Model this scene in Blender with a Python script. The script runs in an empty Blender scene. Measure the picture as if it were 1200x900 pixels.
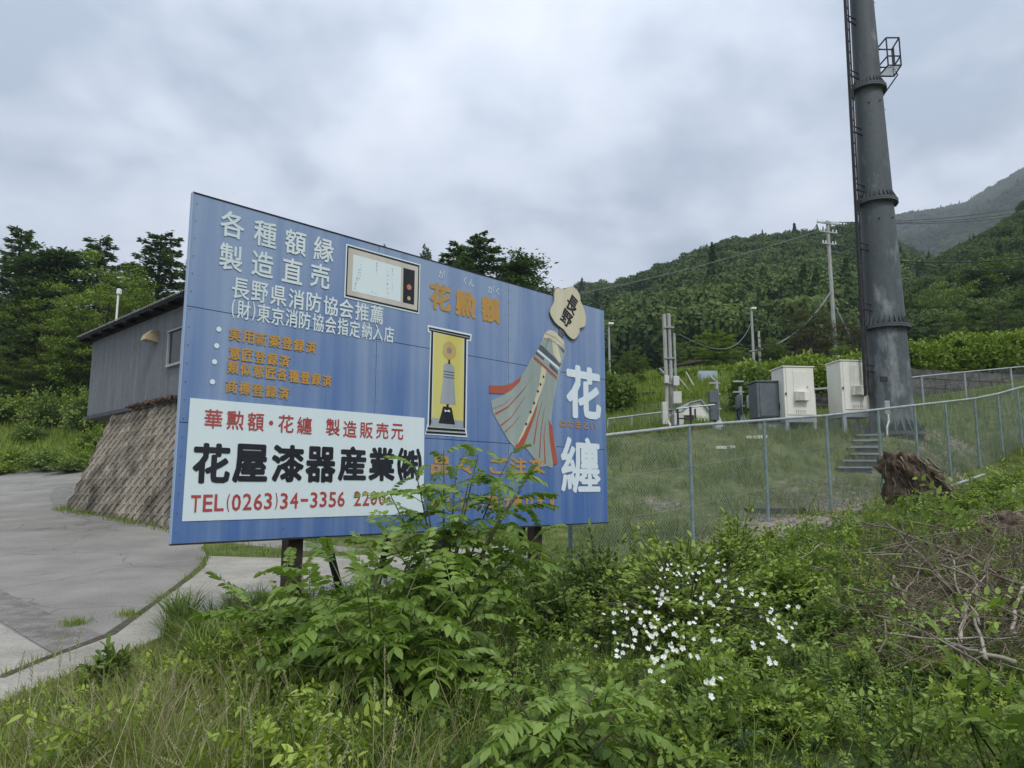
import bpy, bmesh, math, random
import numpy as np
from mathutils import Vector, Matrix, noise as mnoise
from mathutils.geometry import delaunay_2d_cdt
random.seed(7); RNG = np.random.default_rng(7)
S = bpy.context.scene
COL = S.collection
PI = math.pi
# ------------------------------------------------------------------ camera, sky, sun, exposure
EYE = 1.6
PITCH = math.atan(125 / 870)
cam_d = bpy.data.cameras.new('camera'); cam = bpy.data.objects.new('camera', cam_d); COL.objects.link(cam)
cam.location = (0, 0, EYE); cam.rotation_euler = (PI / 2 + PITCH, 0, 0)
cam_d.sensor_width = 36; cam_d.lens = 870 / 1200 * 36; cam_d.clip_end = 12000; cam_d.clip_start = .05
S.camera = cam
W = bpy.data.worlds.new('World'); S.world = W; W.use_nodes = True
SUN_EL, SUN_AZ = math.radians(52), math.radians(158)
nt = W.node_tree; N = nt.nodes; L = nt.links; N.clear()
def wn(t, **k):
    n = N.new(t)
    for a, v in k.items(): setattr(n, a, v)
    return n
out = wn('ShaderNodeOutputWorld'); bgA = wn('ShaderNodeBackground'); bgB = wn('ShaderNodeBackground'); mixs = wn('ShaderNodeMixShader')
sky = wn('ShaderNodeTexSky', sky_type='NISHITA', sun_disc=False); sky.sun_elevation = SUN_EL; sky.sun_rotation = SUN_AZ
bgA.inputs['Strength'].default_value = .1; L.new(sky.outputs[0], bgA.inputs['Color'])
tc = wn('ShaderNodeTexCoord'); sep = wn('ShaderNodeSeparateXYZ'); L.new(tc.outputs['Generated'], sep.inputs[0])
# cloud deck: direction projected onto a flat layer overhead
zc = wn('ShaderNodeMath', operation='MAXIMUM'); L.new(sep.outputs['Z'], zc.inputs[0]); zc.inputs[1].default_value = .0
zb = wn('ShaderNodeMath', operation='ADD'); L.new(zc.outputs[0], zb.inputs[0]); zb.inputs[1].default_value = .34
cx = wn('ShaderNodeMath', operation='DIVIDE'); cy = wn('ShaderNodeMath', operation='DIVIDE')
L.new(sep.outputs['X'], cx.inputs[0]); L.new(zb.outputs[0], cx.inputs[1]); L.new(sep.outputs['Y'], cy.inputs[0]); L.new(zb.outputs[0], cy.inputs[1])
cmb = wn('ShaderNodeCombineXYZ'); L.new(cx.outputs[0], cmb.inputs[0]); L.new(cy.outputs[0], cmb.inputs[1])
n1 = wn('ShaderNodeTexNoise'); n1.inputs['Scale'].default_value = 1.7; n1.inputs['Detail'].default_value = 7; n1.inputs['Roughness'].default_value = .5; n1.inputs['Distortion'].default_value = .25
n2 = wn('ShaderNodeTexNoise'); n2.inputs['Scale'].default_value = 5.0; n2.inputs['Detail'].default_value = 5; n2.inputs['Roughness'].default_value = .5
L.new(cmb.outputs[0], n1.inputs['Vector']); L.new(cmb.outputs[0], n2.inputs['Vector'])
mx = wn('ShaderNodeMix', data_type='FLOAT'); mx.inputs[0].default_value = .26; L.new(n1.outputs['Fac'], mx.inputs[2]); L.new(n2.outputs['Fac'], mx.inputs[3])
rp = wn('ShaderNodeValToRGB'); e = rp.color_ramp.elements
e[0].position = .40; e[0].color = (.25, .295, .36, 1); e[1].position = .61; e[1].color = (.525, .55, .605, 1)
e2 = rp.color_ramp.elements.new(.5); e2.color = (.405, .445, .51, 1)
L.new(mx.outputs[0], rp.inputs[0]); L.new(rp.outputs[0], bgB.inputs['Color']); 
# overcast luminance: brighter towards the zenith
gr = wn('ShaderNodeMapRange'); L.new(sep.outputs['Z'], gr.inputs[0]); gr.inputs[1].default_value = 0; gr.inputs[2].default_value = 1; gr.inputs[3].default_value = .96; gr.inputs[4].default_value = 2.0
L.new(gr.outputs[0], bgB.inputs['Strength'])
mixs.inputs[0].default_value = .95
L.new(bgA.outputs[0], mixs.inputs[1]); L.new(bgB.outputs[0], mixs.inputs[2]); L.new(mixs.outputs[0], out.inputs['Surface'])
sun_d = bpy.data.lights.new('sun', 'SUN'); sun_d.energy = 1.5; sun_d.angle = math.radians(14); sun_d.color = (1, .965, .91)
sun = bpy.data.objects.new('sun', sun_d); COL.objects.link(sun)
sd = Vector((math.sin(SUN_AZ) * math.cos(SUN_EL), math.cos(SUN_AZ) * math.cos(SUN_EL), math.sin(SUN_EL)))
sun.rotation_euler = sd.to_track_quat('Z', 'Y').to_euler()
S.view_settings.view_transform = 'Standard'; S.view_settings.look = 'None'; S.view_settings.exposure = 0.58; S.view_settings.gamma = 1
S.cycles.max_bounces = 6; S.cycles.diffuse_bounces = 3; S.cycles.transmission_bounces = 3; S.cycles.volume_bounces = 0; S.cycles.transparent_max_bounces = 6
S.cycles.use_denoising = True

# ------------------------------------------------------------------ helpers
cP, sP = math.cos(PITCH), math.sin(PITCH)
def at(px, py, Y):
    u = (px - 600) / 870; v = (450 - py) / 870
    y = cP - v * sP; z = sP + v * cP; k = Y / y
    return Vector((u * k, Y, z * k + EYE))
def tag(o, label=None, cat=None, group=None, kind=None):
    if label: o['label'] = label
    if cat: o['category'] = cat
    if group: o['group'] = group
    if kind: o['kind'] = kind
    return o
def empty(name, loc=(0, 0, 0), rz=0, label=None, cat=None, group=None):
    o = bpy.data.objects.new(name, None); COL.objects.link(o); o.location = loc; o.rotation_euler = (0, 0, rz); o.empty_display_size = .2
    return tag(o, label, cat, group)
def link(name, me, parent=None, loc=None):
    o = bpy.data.objects.new(name, me); COL.objects.link(o)
    if parent: o.parent = parent
    if loc is not None: o.location = loc
    return o
def copy_tree(o, parent=None):
    c = o.copy(); COL.objects.link(c); c.parent = parent
    for ch in [q for q in bpy.data.objects if q.parent == o]: copy_tree(ch, c)
    return c
class MB:
    def __init__(s): s.v = []; s.f = []
    def add(s, vs, fs):
        b = len(s.v); s.v += [tuple(p) for p in vs]; s.f += [tuple(b + i for i in f) for f in fs]; return s
    def box(s, c, d, rz=0, M=None):
        hx, hy, hz = d[0] / 2, d[1] / 2, d[2] / 2
        P = [Vector((x * hx, y * hy, z * hz)) for z in (-1, 1) for y in (-1, 1) for x in (-1, 1)]
        if rz: R = Matrix.Rotation(rz, 3, 'Z'); P = [R @ p for p in P]
        if M is not None: P = [M @ p for p in P]
        P = [p + Vector(c) for p in P]
        return s.add(P, [(0, 2, 3, 1), (4, 5, 7, 6), (0, 1, 5, 4), (2, 6, 7, 3), (0, 4, 6, 2), (1, 3, 7, 5)])
    def tube(s, pts, r, n=8, cap=True):
        pts = [Vector(p) for p in pts]; m = len(pts)
        rs = r if isinstance(r, (list, tuple)) else [r] * m
        ref = None; V = []
        for i, p in enumerate(pts):
            d = (pts[min(i + 1, m - 1)] - pts[max(i - 1, 0)]).normalized()
            if ref is None: ref = Vector((1, 0, 0)) if abs(d.z) > .9 else Vector((0, 0, 1))
            x = ref - d * ref.dot(d)
            if x.length < 1e-4: x = d.orthogonal()
            x.normalize(); y = d.cross(x); ref = x
            V += [p + (x * math.cos(a) + y * math.sin(a)) * rs[i] for a in [2 * PI * k / n for k in range(n)]]
        F = [(i * n + k, i * n + (k + 1) % n, (i + 1) * n + (k + 1) % n, (i + 1) * n + k) for i in range(m - 1) for k in range(n)]
        if cap: F += [tuple(range(n))[::-1], tuple((m - 1) * n + k for k in range(n))]
        return s.add(V, F)
    def poly(s, pts, yf, th):  # outline in (x,z), front at y=yf, thickness going +y
        n = len(pts)
        V = [(p[0], yf, p[1]) for p in pts] + [(p[0], yf + th, p[1]) for p in pts]
        return s.add(V, [tuple(range(n)), tuple(range(2 * n - 1, n - 1, -1))] + [(i, i + n, (i + 1) % n + n, (i + 1) % n) for i in range(n)])
    def build(s, name, m, parent=None, loc=None, smooth=False, bevel=0, kind=None):
        me = bpy.data.meshes.new(name); me.from_pydata(s.v, [], s.f)
        if bevel or True:
            bm = bmesh.new(); bm.from_mesh(me); bmesh.ops.recalc_face_normals(bm, faces=bm.faces)
            if bevel: bmesh.ops.bevel(bm, geom=list(bm.edges), offset=bevel, segments=1, affect='EDGES', clamp_overlap=True)
            bm.to_mesh(me); bm.free()
        if smooth:
            me.polygons.foreach_set('use_smooth', [True] * len(me.polygons)); 
        if m: me.materials.append(m)
        o = link(name, me, parent, loc)
        if kind: o['kind'] = kind
        return o
def cyl(a, b, r, n=10, r2=None):
    return MB().tube([a, b], [r, r if r2 is None else r2], n)

# materials
def mat(name, c1, c2=None, scale=4, rough=.85, bump=0, metal=0, stretch=(1, 1, 1), lo=.35, hi=.65, detail=8, spec=.3, fine=None, bscale=None):
    m = bpy.data.materials.new(name); m.use_nodes = True; t = m.node_tree; b = t.nodes['Principled BSDF']
    b.inputs['Roughness'].default_value = rough; b.inputs['Metallic'].default_value = metal; b.inputs['Specular IOR Level'].default_value = spec
    c2 = c2 or tuple(x * .8 for x in c1)
    tcn = t.nodes.new('ShaderNodeTexCoord'); mp = t.nodes.new('ShaderNodeMapping'); mp.inputs['Scale'].default_value = stretch
    t.links.new(tcn.outputs['Object'], mp.inputs[0])
    nz = t.nodes.new('ShaderNodeTexNoise'); nz.inputs['Scale'].default_value = scale; nz.inputs['Detail'].default_value = detail; nz.inputs['Roughness'].default_value = .62
    t.links.new(mp.outputs[0], nz.inputs['Vector'])
    r = t.nodes.new('ShaderNodeValToRGB'); r.color_ramp.elements[0].position = lo; r.color_ramp.elements[1].position = hi
    r.color_ramp.elements[0].color = (*c1, 1); r.color_ramp.elements[1].color = (*c2, 1)
    t.links.new(nz.outputs['Fac'], r.inputs[0]); col = r.outputs[0]
    if fine:
        n3 = t.nodes.new('ShaderNodeTexNoise'); n3.inputs['Scale'].default_value = fine[0]; n3.inputs['Detail'].default_value = 4
        t.links.new(tcn.outputs['Object'], n3.inputs['Vector'])
        mr = t.nodes.new('ShaderNodeMapRange'); mr.inputs[1].default_value = .3; mr.inputs[2].default_value = .7; mr.inputs[3].default_value = 1 - fine[1]; mr.inputs[4].default_value = 1 + fine[1]
        t.links.new(n3.outputs['Fac'], mr.inputs[0])
        vm = t.nodes.new('ShaderNodeVectorMath'); vm.operation = 'SCALE'; t.links.new(col, vm.inputs[0]); t.links.new(mr.outputs[0], vm.inputs['Scale']); col = vm.outputs[0]
    t.links.new(col, b.inputs['Base Color'])
    if bump:
        bn = t.nodes.new('ShaderNodeTexNoise'); bn.inputs['Scale'].default_value = bscale or scale * 6; bn.inputs['Detail'].default_value = 6
        t.links.new(mp.outputs[0], bn.inputs['Vector'])
        bu = t.nodes.new('ShaderNodeBump'); bu.inputs['Strength'].default_value = bump; bu.inputs['Distance'].default_value = .02
        t.links.new(bn.outputs['Fac'], bu.inputs['Height']); t.links.new(bu.outputs[0], b.inputs['Normal'])
    return m
def leafmat(name, stops, rough=.5, trans=.35, objrand=0, posn=0, spec=.35):
    """leaf colour from the per-leaf attribute 'tint' (0..1), plus per-plant variation"""
    m = bpy.data.materials.new(name); m.use_nodes = True; t = m.node_tree; b = t.nodes['Principled BSDF']; o = t.nodes['Material Output']
    b.inputs['Roughness'].default_value = rough; b.inputs['Specular IOR Level'].default_value = spec
    a = t.nodes.new('ShaderNodeAttribute'); a.attribute_name = 'tint'
    fac = a.outputs['Fac']
    if objrand:
        oi = t.nodes.new('ShaderNodeObjectInfo'); mm = t.nodes.new('ShaderNodeMath'); mm.operation = 'MULTIPLY_ADD'
        sb = t.nodes.new('ShaderNodeMath'); sb.operation = 'SUBTRACT'; t.links.new(oi.outputs['Random'], sb.inputs[0]); sb.inputs[1].default_value = .5
        t.links.new(sb.outputs[0], mm.inputs[0]); mm.inputs[1].default_value = objrand; t.links.new(fac, mm.inputs[2]); fac = mm.outputs[0]
    if posn:
        g = t.nodes.new('ShaderNodeNewGeometry'); nz = t.nodes.new('ShaderNodeTexNoise'); nz.inputs['Scale'].default_value = posn[0]; nz.inputs['Detail'].default_value = 3
        t.links.new(g.outputs['Position'], nz.inputs['Vector'])
        sb = t.nodes.new('ShaderNodeMath'); sb.operation = 'SUBTRACT'; t.links.new(nz.outputs['Fac'], sb.inputs[0]); sb.inputs[1].default_value = .5
        mm = t.nodes.new('ShaderNodeMath'); mm.operation = 'MULTIPLY_ADD'; t.links.new(sb.outputs[0], mm.inputs[0]); mm.inputs[1].default_value = posn[1]; t.links.new(fac, mm.inputs[2]); fac = mm.outputs[0]
    r = t.nodes.new('ShaderNodeValToRGB'); cr = r.color_ramp
    while len(cr.elements) < len(stops): cr.elements.new(.5)
    for i, c in enumerate(stops): cr.elements[i].position = i / (len(stops) - 1); cr.elements[i].color = (*c, 1)
    t.links.new(fac, r.inputs[0]); t.links.new(r.outputs[0], b.inputs['Base Color'])
    tr = t.nodes.new('ShaderNodeBsdfTranslucent'); mx = t.nodes.new('ShaderNodeMixShader'); mx.inputs[0].default_value = trans
    hs = t.nodes.new('ShaderNodeHueSaturation'); hs.inputs['Value'].default_value = 1.3; hs.inputs['Saturation'].default_value = 1.1; t.links.new(r.outputs[0], hs.inputs['Color'])
    t.links.new(hs.outputs[0], tr.inputs[0])
    t.links.new(b.outputs[0], mx.inputs[1]); t.links.new(tr.outputs[0], mx.inputs[2]); t.links.new(mx.outputs[0], o.inputs['Surface'])
    return m

# numpy scatter of a triangle template
def frames(d, up):
    d = d / np.linalg.norm(d, axis=1, keepdims=True)
    x = np.cross(d, up); ln = np.linalg.norm(x, axis=1, keepdims=True)
    x = np.where(ln < 1e-5, np.array([[1., 0, 0]]), x / np.maximum(ln, 1e-6)); z = np.cross(x, d)
    return np.stack([x, d, z], axis=2)
def tri_mesh(name, V, T, tint=None, m=None, smooth=False):
    me = bpy.data.meshes.new(name); nv, ntr = len(V), len(T)
    me.vertices.add(nv); me.vertices.foreach_set('co', np.asarray(V, dtype=np.float32).ravel())
    me.loops.add(ntr * 3); me.loops.foreach_set('vertex_index', np.asarray(T, dtype=np.int32).ravel())
    me.polygons.add(ntr); me.polygons.foreach_set('loop_start', np.arange(0, ntr * 3, 3, dtype=np.int32)); me.polygons.foreach_set('loop_total', np.full(ntr, 3, dtype=np.int32))
    if smooth: me.polygons.foreach_set('use_smooth', np.ones(ntr, dtype=bool))
    me.update(calc_edges=True)
    if tint is not None:
        a = me.attributes.new('tint', 'FLOAT', 'FACE'); a.data.foreach_set('value', np.asarray(tint, dtype=np.float32))
    if m: me.materials.append(m)
    return me
def expand(tv, tf, P, M, tint, ftint=None):
    tv = np.asarray(tv, float); tf = np.asarray(tf, int); k = len(P)
    V = np.einsum('kij,tj->kti', M, tv) + P[:, None, :]
    T = tf[None] + (np.arange(k) * len(tv))[:, None, None]
    ti = np.repeat(np.asarray(tint)[:, None], len(tf), axis=1)
    if ftint is not None: ti = ti + np.asarray(ftint)[None]
    return V.reshape(-1, 3), T.reshape(-1, 3), ti.ravel()
def merge(parts):
    Vs, Ts, Cs = [], [], []; b = 0
    for v, t, c in parts:
        Vs.append(v); Ts.append(t + b); Cs.append(c); b += len(v)
    return np.concatenate(Vs), np.concatenate(Ts), np.concatenate(Cs)
LEAF6 = ([(0, 0, 0), (-.24, .35, .05), (0, .4, -.02), (.24, .35, .05), (-.19, .7, .03), (0, .72, -.03), (.19, .7, .03), (0, 1, -.08)],
         [(0, 2, 1), (0, 3, 2), (1, 2, 5), (1, 5, 4), (2, 3, 6), (2, 6, 5), (4, 5, 7), (5, 6, 7)])
LEAF4 = ([(0, 0, 0), (-.21, .28, .05), (.21, .28, .05), (-.2, .62, .04), (.2, .62, .04), (0, 1, -.06), (0, .45, -.02)], [(0, 6, 1), (0, 2, 6), (1, 6, 3), (2, 4, 6), (3, 6, 5), (6, 4, 5)])
LEAF2 = ([(0, 0, 0), (-.27, .45, .06), (.27, .45, .06), (0, 1, -.05)], [(0, 3, 1), (0, 2, 3)])
BLADE = ([(-.5, 0, 0), (.5, 0, 0), (-.42, .45, .07), (.42, .45, .07), (-.25, .8, .26), (.25, .8, .26), (0, 1, .52)],
         [(0, 1, 3), (0, 3, 2), (2, 3, 5), (2, 5, 4), (4, 5, 6)])
BLADE2 = ([(-.5, 0, 0), (.5, 0, 0), (-.3, .6, .12), (.3, .6, .12), (0, 1, .4)], [(0, 1, 3), (0, 3, 2), (2, 3, 4)])
def rand_unit(k, up=0.0):
    v = RNG.normal(size=(k, 3)); v[:, 2] += up; return v / np.linalg.norm(v, axis=1, keepdims=True)
def inpoly(x, y, poly):
    x = np.asarray(x); y = np.asarray(y); r = np.zeros(x.shape, bool); n = len(poly)
    for i in range(n):
        x0, y0 = poly[i]; x1, y1 = poly[(i + 1) % n]
        if y0 == y1: continue
        c = ((y0 > y) != (y1 > y)) & (x < (x1 - x0) * (y - y0) / (y1 - y0) + x0); r ^= c
    return r

# ------------------------------------------------------------------ terrain: control points (x, y, z)
CP = [(-8, -8, .1), (8, -8, .0), (0, -8, 0), (0, 0, .0), (-4, 3, .15), (0, 3, .15), (4, 3, .25), (8, 3, .5), (-12, 5, .25), (-5, 6, .3), (-2, 6, .3), (1, 5.5, .3), (3.2, 6, .45),
      (6, 6.5, .95), (9, 7, 1.4), (12, 9, 1.7), (-5, 9, .45), (-9, 9, .45), (-14, 10, .5), (-2.6, 11.5, .58), (-5.2, 13, .66), (0, 10, .55), (1.5, 8.5, .5), (-6.8, 15, .86), (-12, 20, 1.13),
      (-9.5, 17.5, 1.0), (-2, 14, .75), (-4, 16, .9), (1.2, 10.3, .6), (2.74, 11.4, .76), (4.31, 12.6, 1.08), (5.9, 13.9, 1.25), (7.45, 15.1, 1.42), (9, 16.3, 1.6), (10.6, 17.6, 1.82),
      (12.2, 18.8, 2.1), (13.7, 20, 2.45), (5, 9.5, .95), (7, 12.3, 1.3), (9.5, 12, 1.7), (12, 14, 2.2), (0, 13, .9), (4.2, 14.5, 1.45), (1, 16, 1.7), (6.5, 16.6, 2.0), (9.6, 17.9, 2.7), (10.6, 18.9, 2.95),
      (2.2, 19, 2.9), (4, 19, 2.92), (6.5, 18.6, 2.95), (9.3, 19, 3.0), (12, 20.5, 3.1), (15, 22, 3.4), (5, 26, 4.1), (9, 26, 4.2), (13, 26, 4.5), (18, 27, 5.2), (1, 26, 3.7),
      (-24, 32, 1.75 + .3), (-21, 37, 2.9), (-30, 30, 2.0), (-15, 28, 1.9), (-18, 24, 1.35), (-20, 42, 4.7), (-30, 42, 4.6), (-21, 50, 6.7), (-33, 50, 6.7), (-40, 60, 8), (-20, 60, 8), (0, 60, 9), (-5, 24, 1.8), (-5, 35, 4),
      (8, 35, 6.6), (14, 36, 7.2), (24, 36, 8), (8, 45, 8.7), (18, 50, 9.4), (35, 50, 10), (12, 60, 10.8), (25, 80, 13), (50, 80, 14), (10, 100, 15), (40, 120, 18), (80, 100, 17), (0, 100, 15),
      (-60, 100, 15), (-80, 20, 5), (60, 20, 10), (30, -10, 2), (-30, -10, 0), (-100, 200, 20), (0, 200, 22), (100, 200, 26), (200, 100, 24), (-200, 50, 9), (0, -80, -6), (150, -60, 10), (-150, -60, -5)]
CPa = np.array(CP)
def _K(A, B):
    r = np.sqrt(((A[:, None, :] - B[None]) ** 2).sum(2) + .6); return r
_n = len(CPa); _A = np.zeros((_n + 3, _n + 3)); _A[:_n, :_n] = _K(CPa[:, :2], CPa[:, :2]) - np.eye(_n) * .02
_A[:_n, _n] = 1; _A[:_n, _n + 1:] = CPa[:, :2]; _A[_n, :_n] = 1; _A[_n + 1:, :_n] = CPa[:, :2].T
_w = np.linalg.solve(_A, np.concatenate([CPa[:, 2], [0, 0, 0]]))
def H(x, y):
    x = np.atleast_1d(np.asarray(x, float)); y = np.atleast_1d(np.asarray(y, float)); sh = x.shape
    P = np.stack([x.ravel(), y.ravel()], 1); P[:, 0] = np.clip(P[:, 0], -260, 260); P[:, 1] = np.clip(P[:, 1], -120, 260)
    o = []
    for i in range(0, len(P), 20000):
        q = P[i:i + 20000]; o.append(_K(q, CPa[:, :2]) @ _w[:_n] + _w[_n] + q @ _w[_n + 1:])
    return np.concatenate(o).reshape(sh)
def h(x, y): return float(H([x], [y])[0])
def onground(px, py):
    """world point where the camera's line of sight through a place meets the ground (used to measure layout)"""
    lo = None; Y = 2.0
    while Y < 80:
        p = at(px, py, Y)
        if p.z < h(p.x, p.y): break
        lo = Y; Y += .5
    if lo is None: return at(px, py, 2)
    hi = Y
    for _ in range(18):
        mid = (lo + hi) / 2; p = at(px, py, mid)
        if p.z < h(p.x, p.y): hi = mid
        else: lo = mid
    return at(px, py, hi)
def oncanopy(px, py, c):
    """same, for a surface c metres above the ground"""
    Y = 2.0
    while Y < 60:
        p = at(px, py, Y)
        if p.z < h(p.x, p.y) + c: break
        Y += .1
    return p
G = lambda px, py: tuple(onground(px, py)[:2])
WDIR = Vector((.722, -.692)); WOUT = Vector((-.692, -.722))      # line of the building wall, and the way it faces
WTOP = Vector((-11.3, 20.7)); WFOOT = Vector((-12.0, 20.0))
edge_in = [G(0, 797), G(68, 768), G(130, 745), G(190, 702), G(222, 678), G(238, 664), G(243, 652), G(238, 642)]
ROAD = [G(-60, 826)] + edge_in + [tuple(WFOOT + WDIR * 8.8), tuple(WFOOT + WDIR * 12 + Vector((.3, .3)) - WOUT * .4), tuple(WFOOT + WDIR * 12 - WOUT * 1.4), tuple(WFOOT - WOUT * 1.0 + WDIR * .8), tuple(WFOOT - WOUT * 9 + WDIR * .3), (-14, 33), (-17.5, 36.5)] + [G(95, 544), G(50, 549), G(0, 556)] + [(-34, 30), (-40, 24), (-40, 6), (-14, 2), (-7, 1.5)]
STRIP = [G(-60, 824)] + edge_in[:7] + [G(330, 655), G(430, 651), (0.3, 11.9), (.5, 10.2), G(450, 690), G(300, 706), G(240, 722), G(180, 752), G(110, 782), G(40, 808), G(0, 826), G(-60, 858)]
def grid_axis(fine0, fine1, step, far0, far1, g=1.22):
    a = list(np.arange(fine0, fine1 + 1e-6, step)); s = step
    while a[-1] < far1: s *= g; a.append(a[-1] + s)
    s = step; lo = []
    p = fine0
    while p > far0: s *= g; p -= s; lo.append(p)
    return np.array(lo[::-1] + a)
gx = grid_axis(-16, 16, .22, -1700, 1900); gy = grid_axis(1.5, 30, .22, -700, 2200)
X, Y = np.meshgrid(gx, gy); Z = H(X, Y)
near = (np.abs(X) < 20) & (Y < 32)
rough = np.array([mnoise.noise(Vector((a * .9, b * .9, 0))) * .07 + mnoise.noise(Vector((a * 3, b * 3, 4))) * .025 for a, b in zip(X.ravel(), Y.ravel())]).reshape(X.shape)
paved = inpoly(X, Y, ROAD) | inpoly(X, Y, STRIP)
Z = Z + np.where(paved, -.10, np.where(near, rough, 0))
nx, ny = len(gx), len(gy)
V = np.stack([X.ravel(), Y.ravel(), Z.ravel()], 1)
ii, jj = np.meshgrid(np.arange(nx - 1), np.arange(ny - 1)); a = (jj * nx + ii).ravel()
T = np.concatenate([np.stack([a, a + 1, a + nx + 1], 1), np.stack([a, a + nx + 1, a + nx], 1)])
def ground_mat():
    m = bpy.data.materials.new('soil_and_turf'); m.use_nodes = True; t = m.node_tree; b = t.nodes['Principled BSDF']; b.inputs['Roughness'].default_value = .95; b.inputs['Specular IOR Level'].default_value = .15
    g = t.nodes.new('ShaderNodeNewGeometry'); a = t.nodes.new('ShaderNodeAttribute'); a.attribute_name = 'bare'
    def nz(sc, d=6):
        n = t.nodes.new('ShaderNodeTexNoise'); n.inputs['Scale'].default_value = sc; n.inputs['Detail'].default_value = d; n.inputs['Roughness'].default_value = .65; t.links.new(g.outputs['Position'], n.inputs['Vector']); return n.outputs['Fac']
    def ramp(f, c1, c2, lo, hi):
        r = t.nodes.new('ShaderNodeValToRGB'); r.color_ramp.elements[0].position = lo; r.color_ramp.elements[1].position = hi
        r.color_ramp.elements[0].color = (*c1, 1); r.color_ramp.elements[1].color = (*c2, 1); t.links.new(f, r.inputs[0]); return r.outputs[0]
    grass = ramp(nz(2.6), (.05, .085, .02), (.15, .165, .06), .38, .62)
    grav = ramp(nz(26), (.14, .115, .09), (.42, .38, .33), .38, .66)
    ad = t.nodes.new('ShaderNodeMath'); ad.operation = 'ADD'; t.links.new(a.outputs['Fac'], ad.inputs[0])
    n = nz(3.5); sb = t.nodes.new('ShaderNodeMath'); sb.operation = 'MULTIPLY_ADD'; t.links.new(n, sb.inputs[0]); sb.inputs[1].default_value = 1.6; sb.inputs[2].default_value = -.8
    t.links.new(sb.outputs[0], ad.inputs[1])
    mr = t.nodes.new('ShaderNodeMapRange'); mr.inputs[1].default_value = .35; mr.inputs[2].default_value = .6; t.links.new(ad.outputs[0], mr.inputs[0])
    mx = t.nodes.new('ShaderNodeMix'); mx.data_type = 'RGBA'; t.links.new(mr.outputs[0], mx.inputs[0]); t.links.new(grass, mx.inputs[6]); t.links.new(grav, mx.inputs[7])
    t.links.new(mx.outputs[2], b.inputs['Base Color'])
    bu = t.nodes.new('ShaderNodeBump'); bu.inputs['Strength'].default_value = .8; bu.inputs['Distance'].default_value = .03; t.links.new(nz(18), bu.inputs['Height']); t.links.new(bu.outputs[0], b.inputs['Normal'])
    return m
BARE = [(2.1, 9.7, 1.1, .9), (3.3, 11.2, .8, .9), (4.8, 12.2, 1.2, 1.0), (6.0, 14.2, .9, .8), (7.3, 15.6, .7, .5), (6.8, 14.6, .8, .6), (9.6, 17.2, .8, .6), (2.7, 14.2, .5, .6), (12, 20.2, .9, .8), (6.5, 15.3, 1.5, .42), (5.2, 14.0, 1.2, .42), (8.6, 16.8, 1.2, .45), (9.9, 18.4, 1.0, .5), (11.2, 19.2, 1.2, .45), (3.8, 13.0, .9, .4), (6.2, 7.6, .9, .5), (-1.5, 13.4, .7, .5), (-21, 35, 1.5, .4), (10.5, 17.8, .7, .5)]
def bareness(x, y):
    r = np.zeros(np.shape(x))
    for bx, by, br, ba in BARE: r = np.maximum(r, ba * np.exp(-(((x - bx) ** 2 + (y - by) ** 2) / br ** 2)))
    return r
gm = ground_mat()
me = tri_mesh('ground', V, T, None, gm, smooth=True)
at_ = me.attributes.new('bare', 'FLOAT', 'POINT'); at_.data.foreach_set('value', bareness(V[:, 0], V[:, 1]).astype(np.float32))
tag(link('ground', me), kind='structure')

def drape(name, poly, m, dz, step=.35, thick=.12, label=None, kind='structure', parent=None, bump=0.0):
    x0, x1 = min(p[0] for p in poly), max(p[0] for p in poly); y0, y1 = min(p[1] for p in poly), max(p[1] for p in poly)
    b = []
    n = len(poly)
    for i in range(n):
        p, q = Vector(poly[i]), Vector(poly[(i + 1) % n]); k = max(1, int((q - p).length / step))
        b += [p.lerp(q, j / k) for j in range(k)]
    gxx, gyy = np.meshgrid(np.arange(x0, x1, step), np.arange(y0, y1, step)); gxx = gxx + (np.arange(gxx.shape[0]) % 2)[:, None] * step / 2
    msk = inpoly(gxx, gyy, poly); pts = b + [Vector((float(p), float(q))) for p, q in zip(gxx[msk], gyy[msk])]
    nb = len(b)
    vo, _, fo, *_r = delaunay_2d_cdt(pts, [(i, (i + 1) % nb) for i in range(nb)], [], 1, 1e-4)
    zz = H([v.x for v in vo], [v.y for v in vo]) + dz
    bm = bmesh.new(); bv = [bm.verts.new((v.x, v.y, float(z) + (mnoise.noise(Vector((v.x, v.y, 9))) * bump))) for v, z in zip(vo, zz)]
    for f in fo:
        try: bm.faces.new([bv[i] for i in f])
        except ValueError: pass
    bmesh.ops.recalc_face_normals(bm, faces=bm.faces)
    if bm.faces and sum(f.normal.z for f in bm.faces) < 0: bmesh.ops.reverse_faces(bm, faces=bm.faces)
    r = bmesh.ops.extrude_face_region(bm, geom=list(bm.faces)) if thick else None
    if r:
        for v in [g_ for g_ in r['geom'] if isinstance(g_, bmesh.types.BMVert)]: v.co.z += 0
        low = set(v for v in bm.verts) - set(g_ for g_ in r['geom'] if isinstance(g_, bmesh.types.BMVert))
        for v in low: v.co.z -= thick
    bmesh.ops.recalc_face_normals(bm, faces=bm.faces)
    me = bpy.data.meshes.new(name); bm.to_mesh(me); bm.free(); me.materials.append(m)
    o = link(name, me, parent)
    if kind: o['kind'] = kind
    return o
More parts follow.
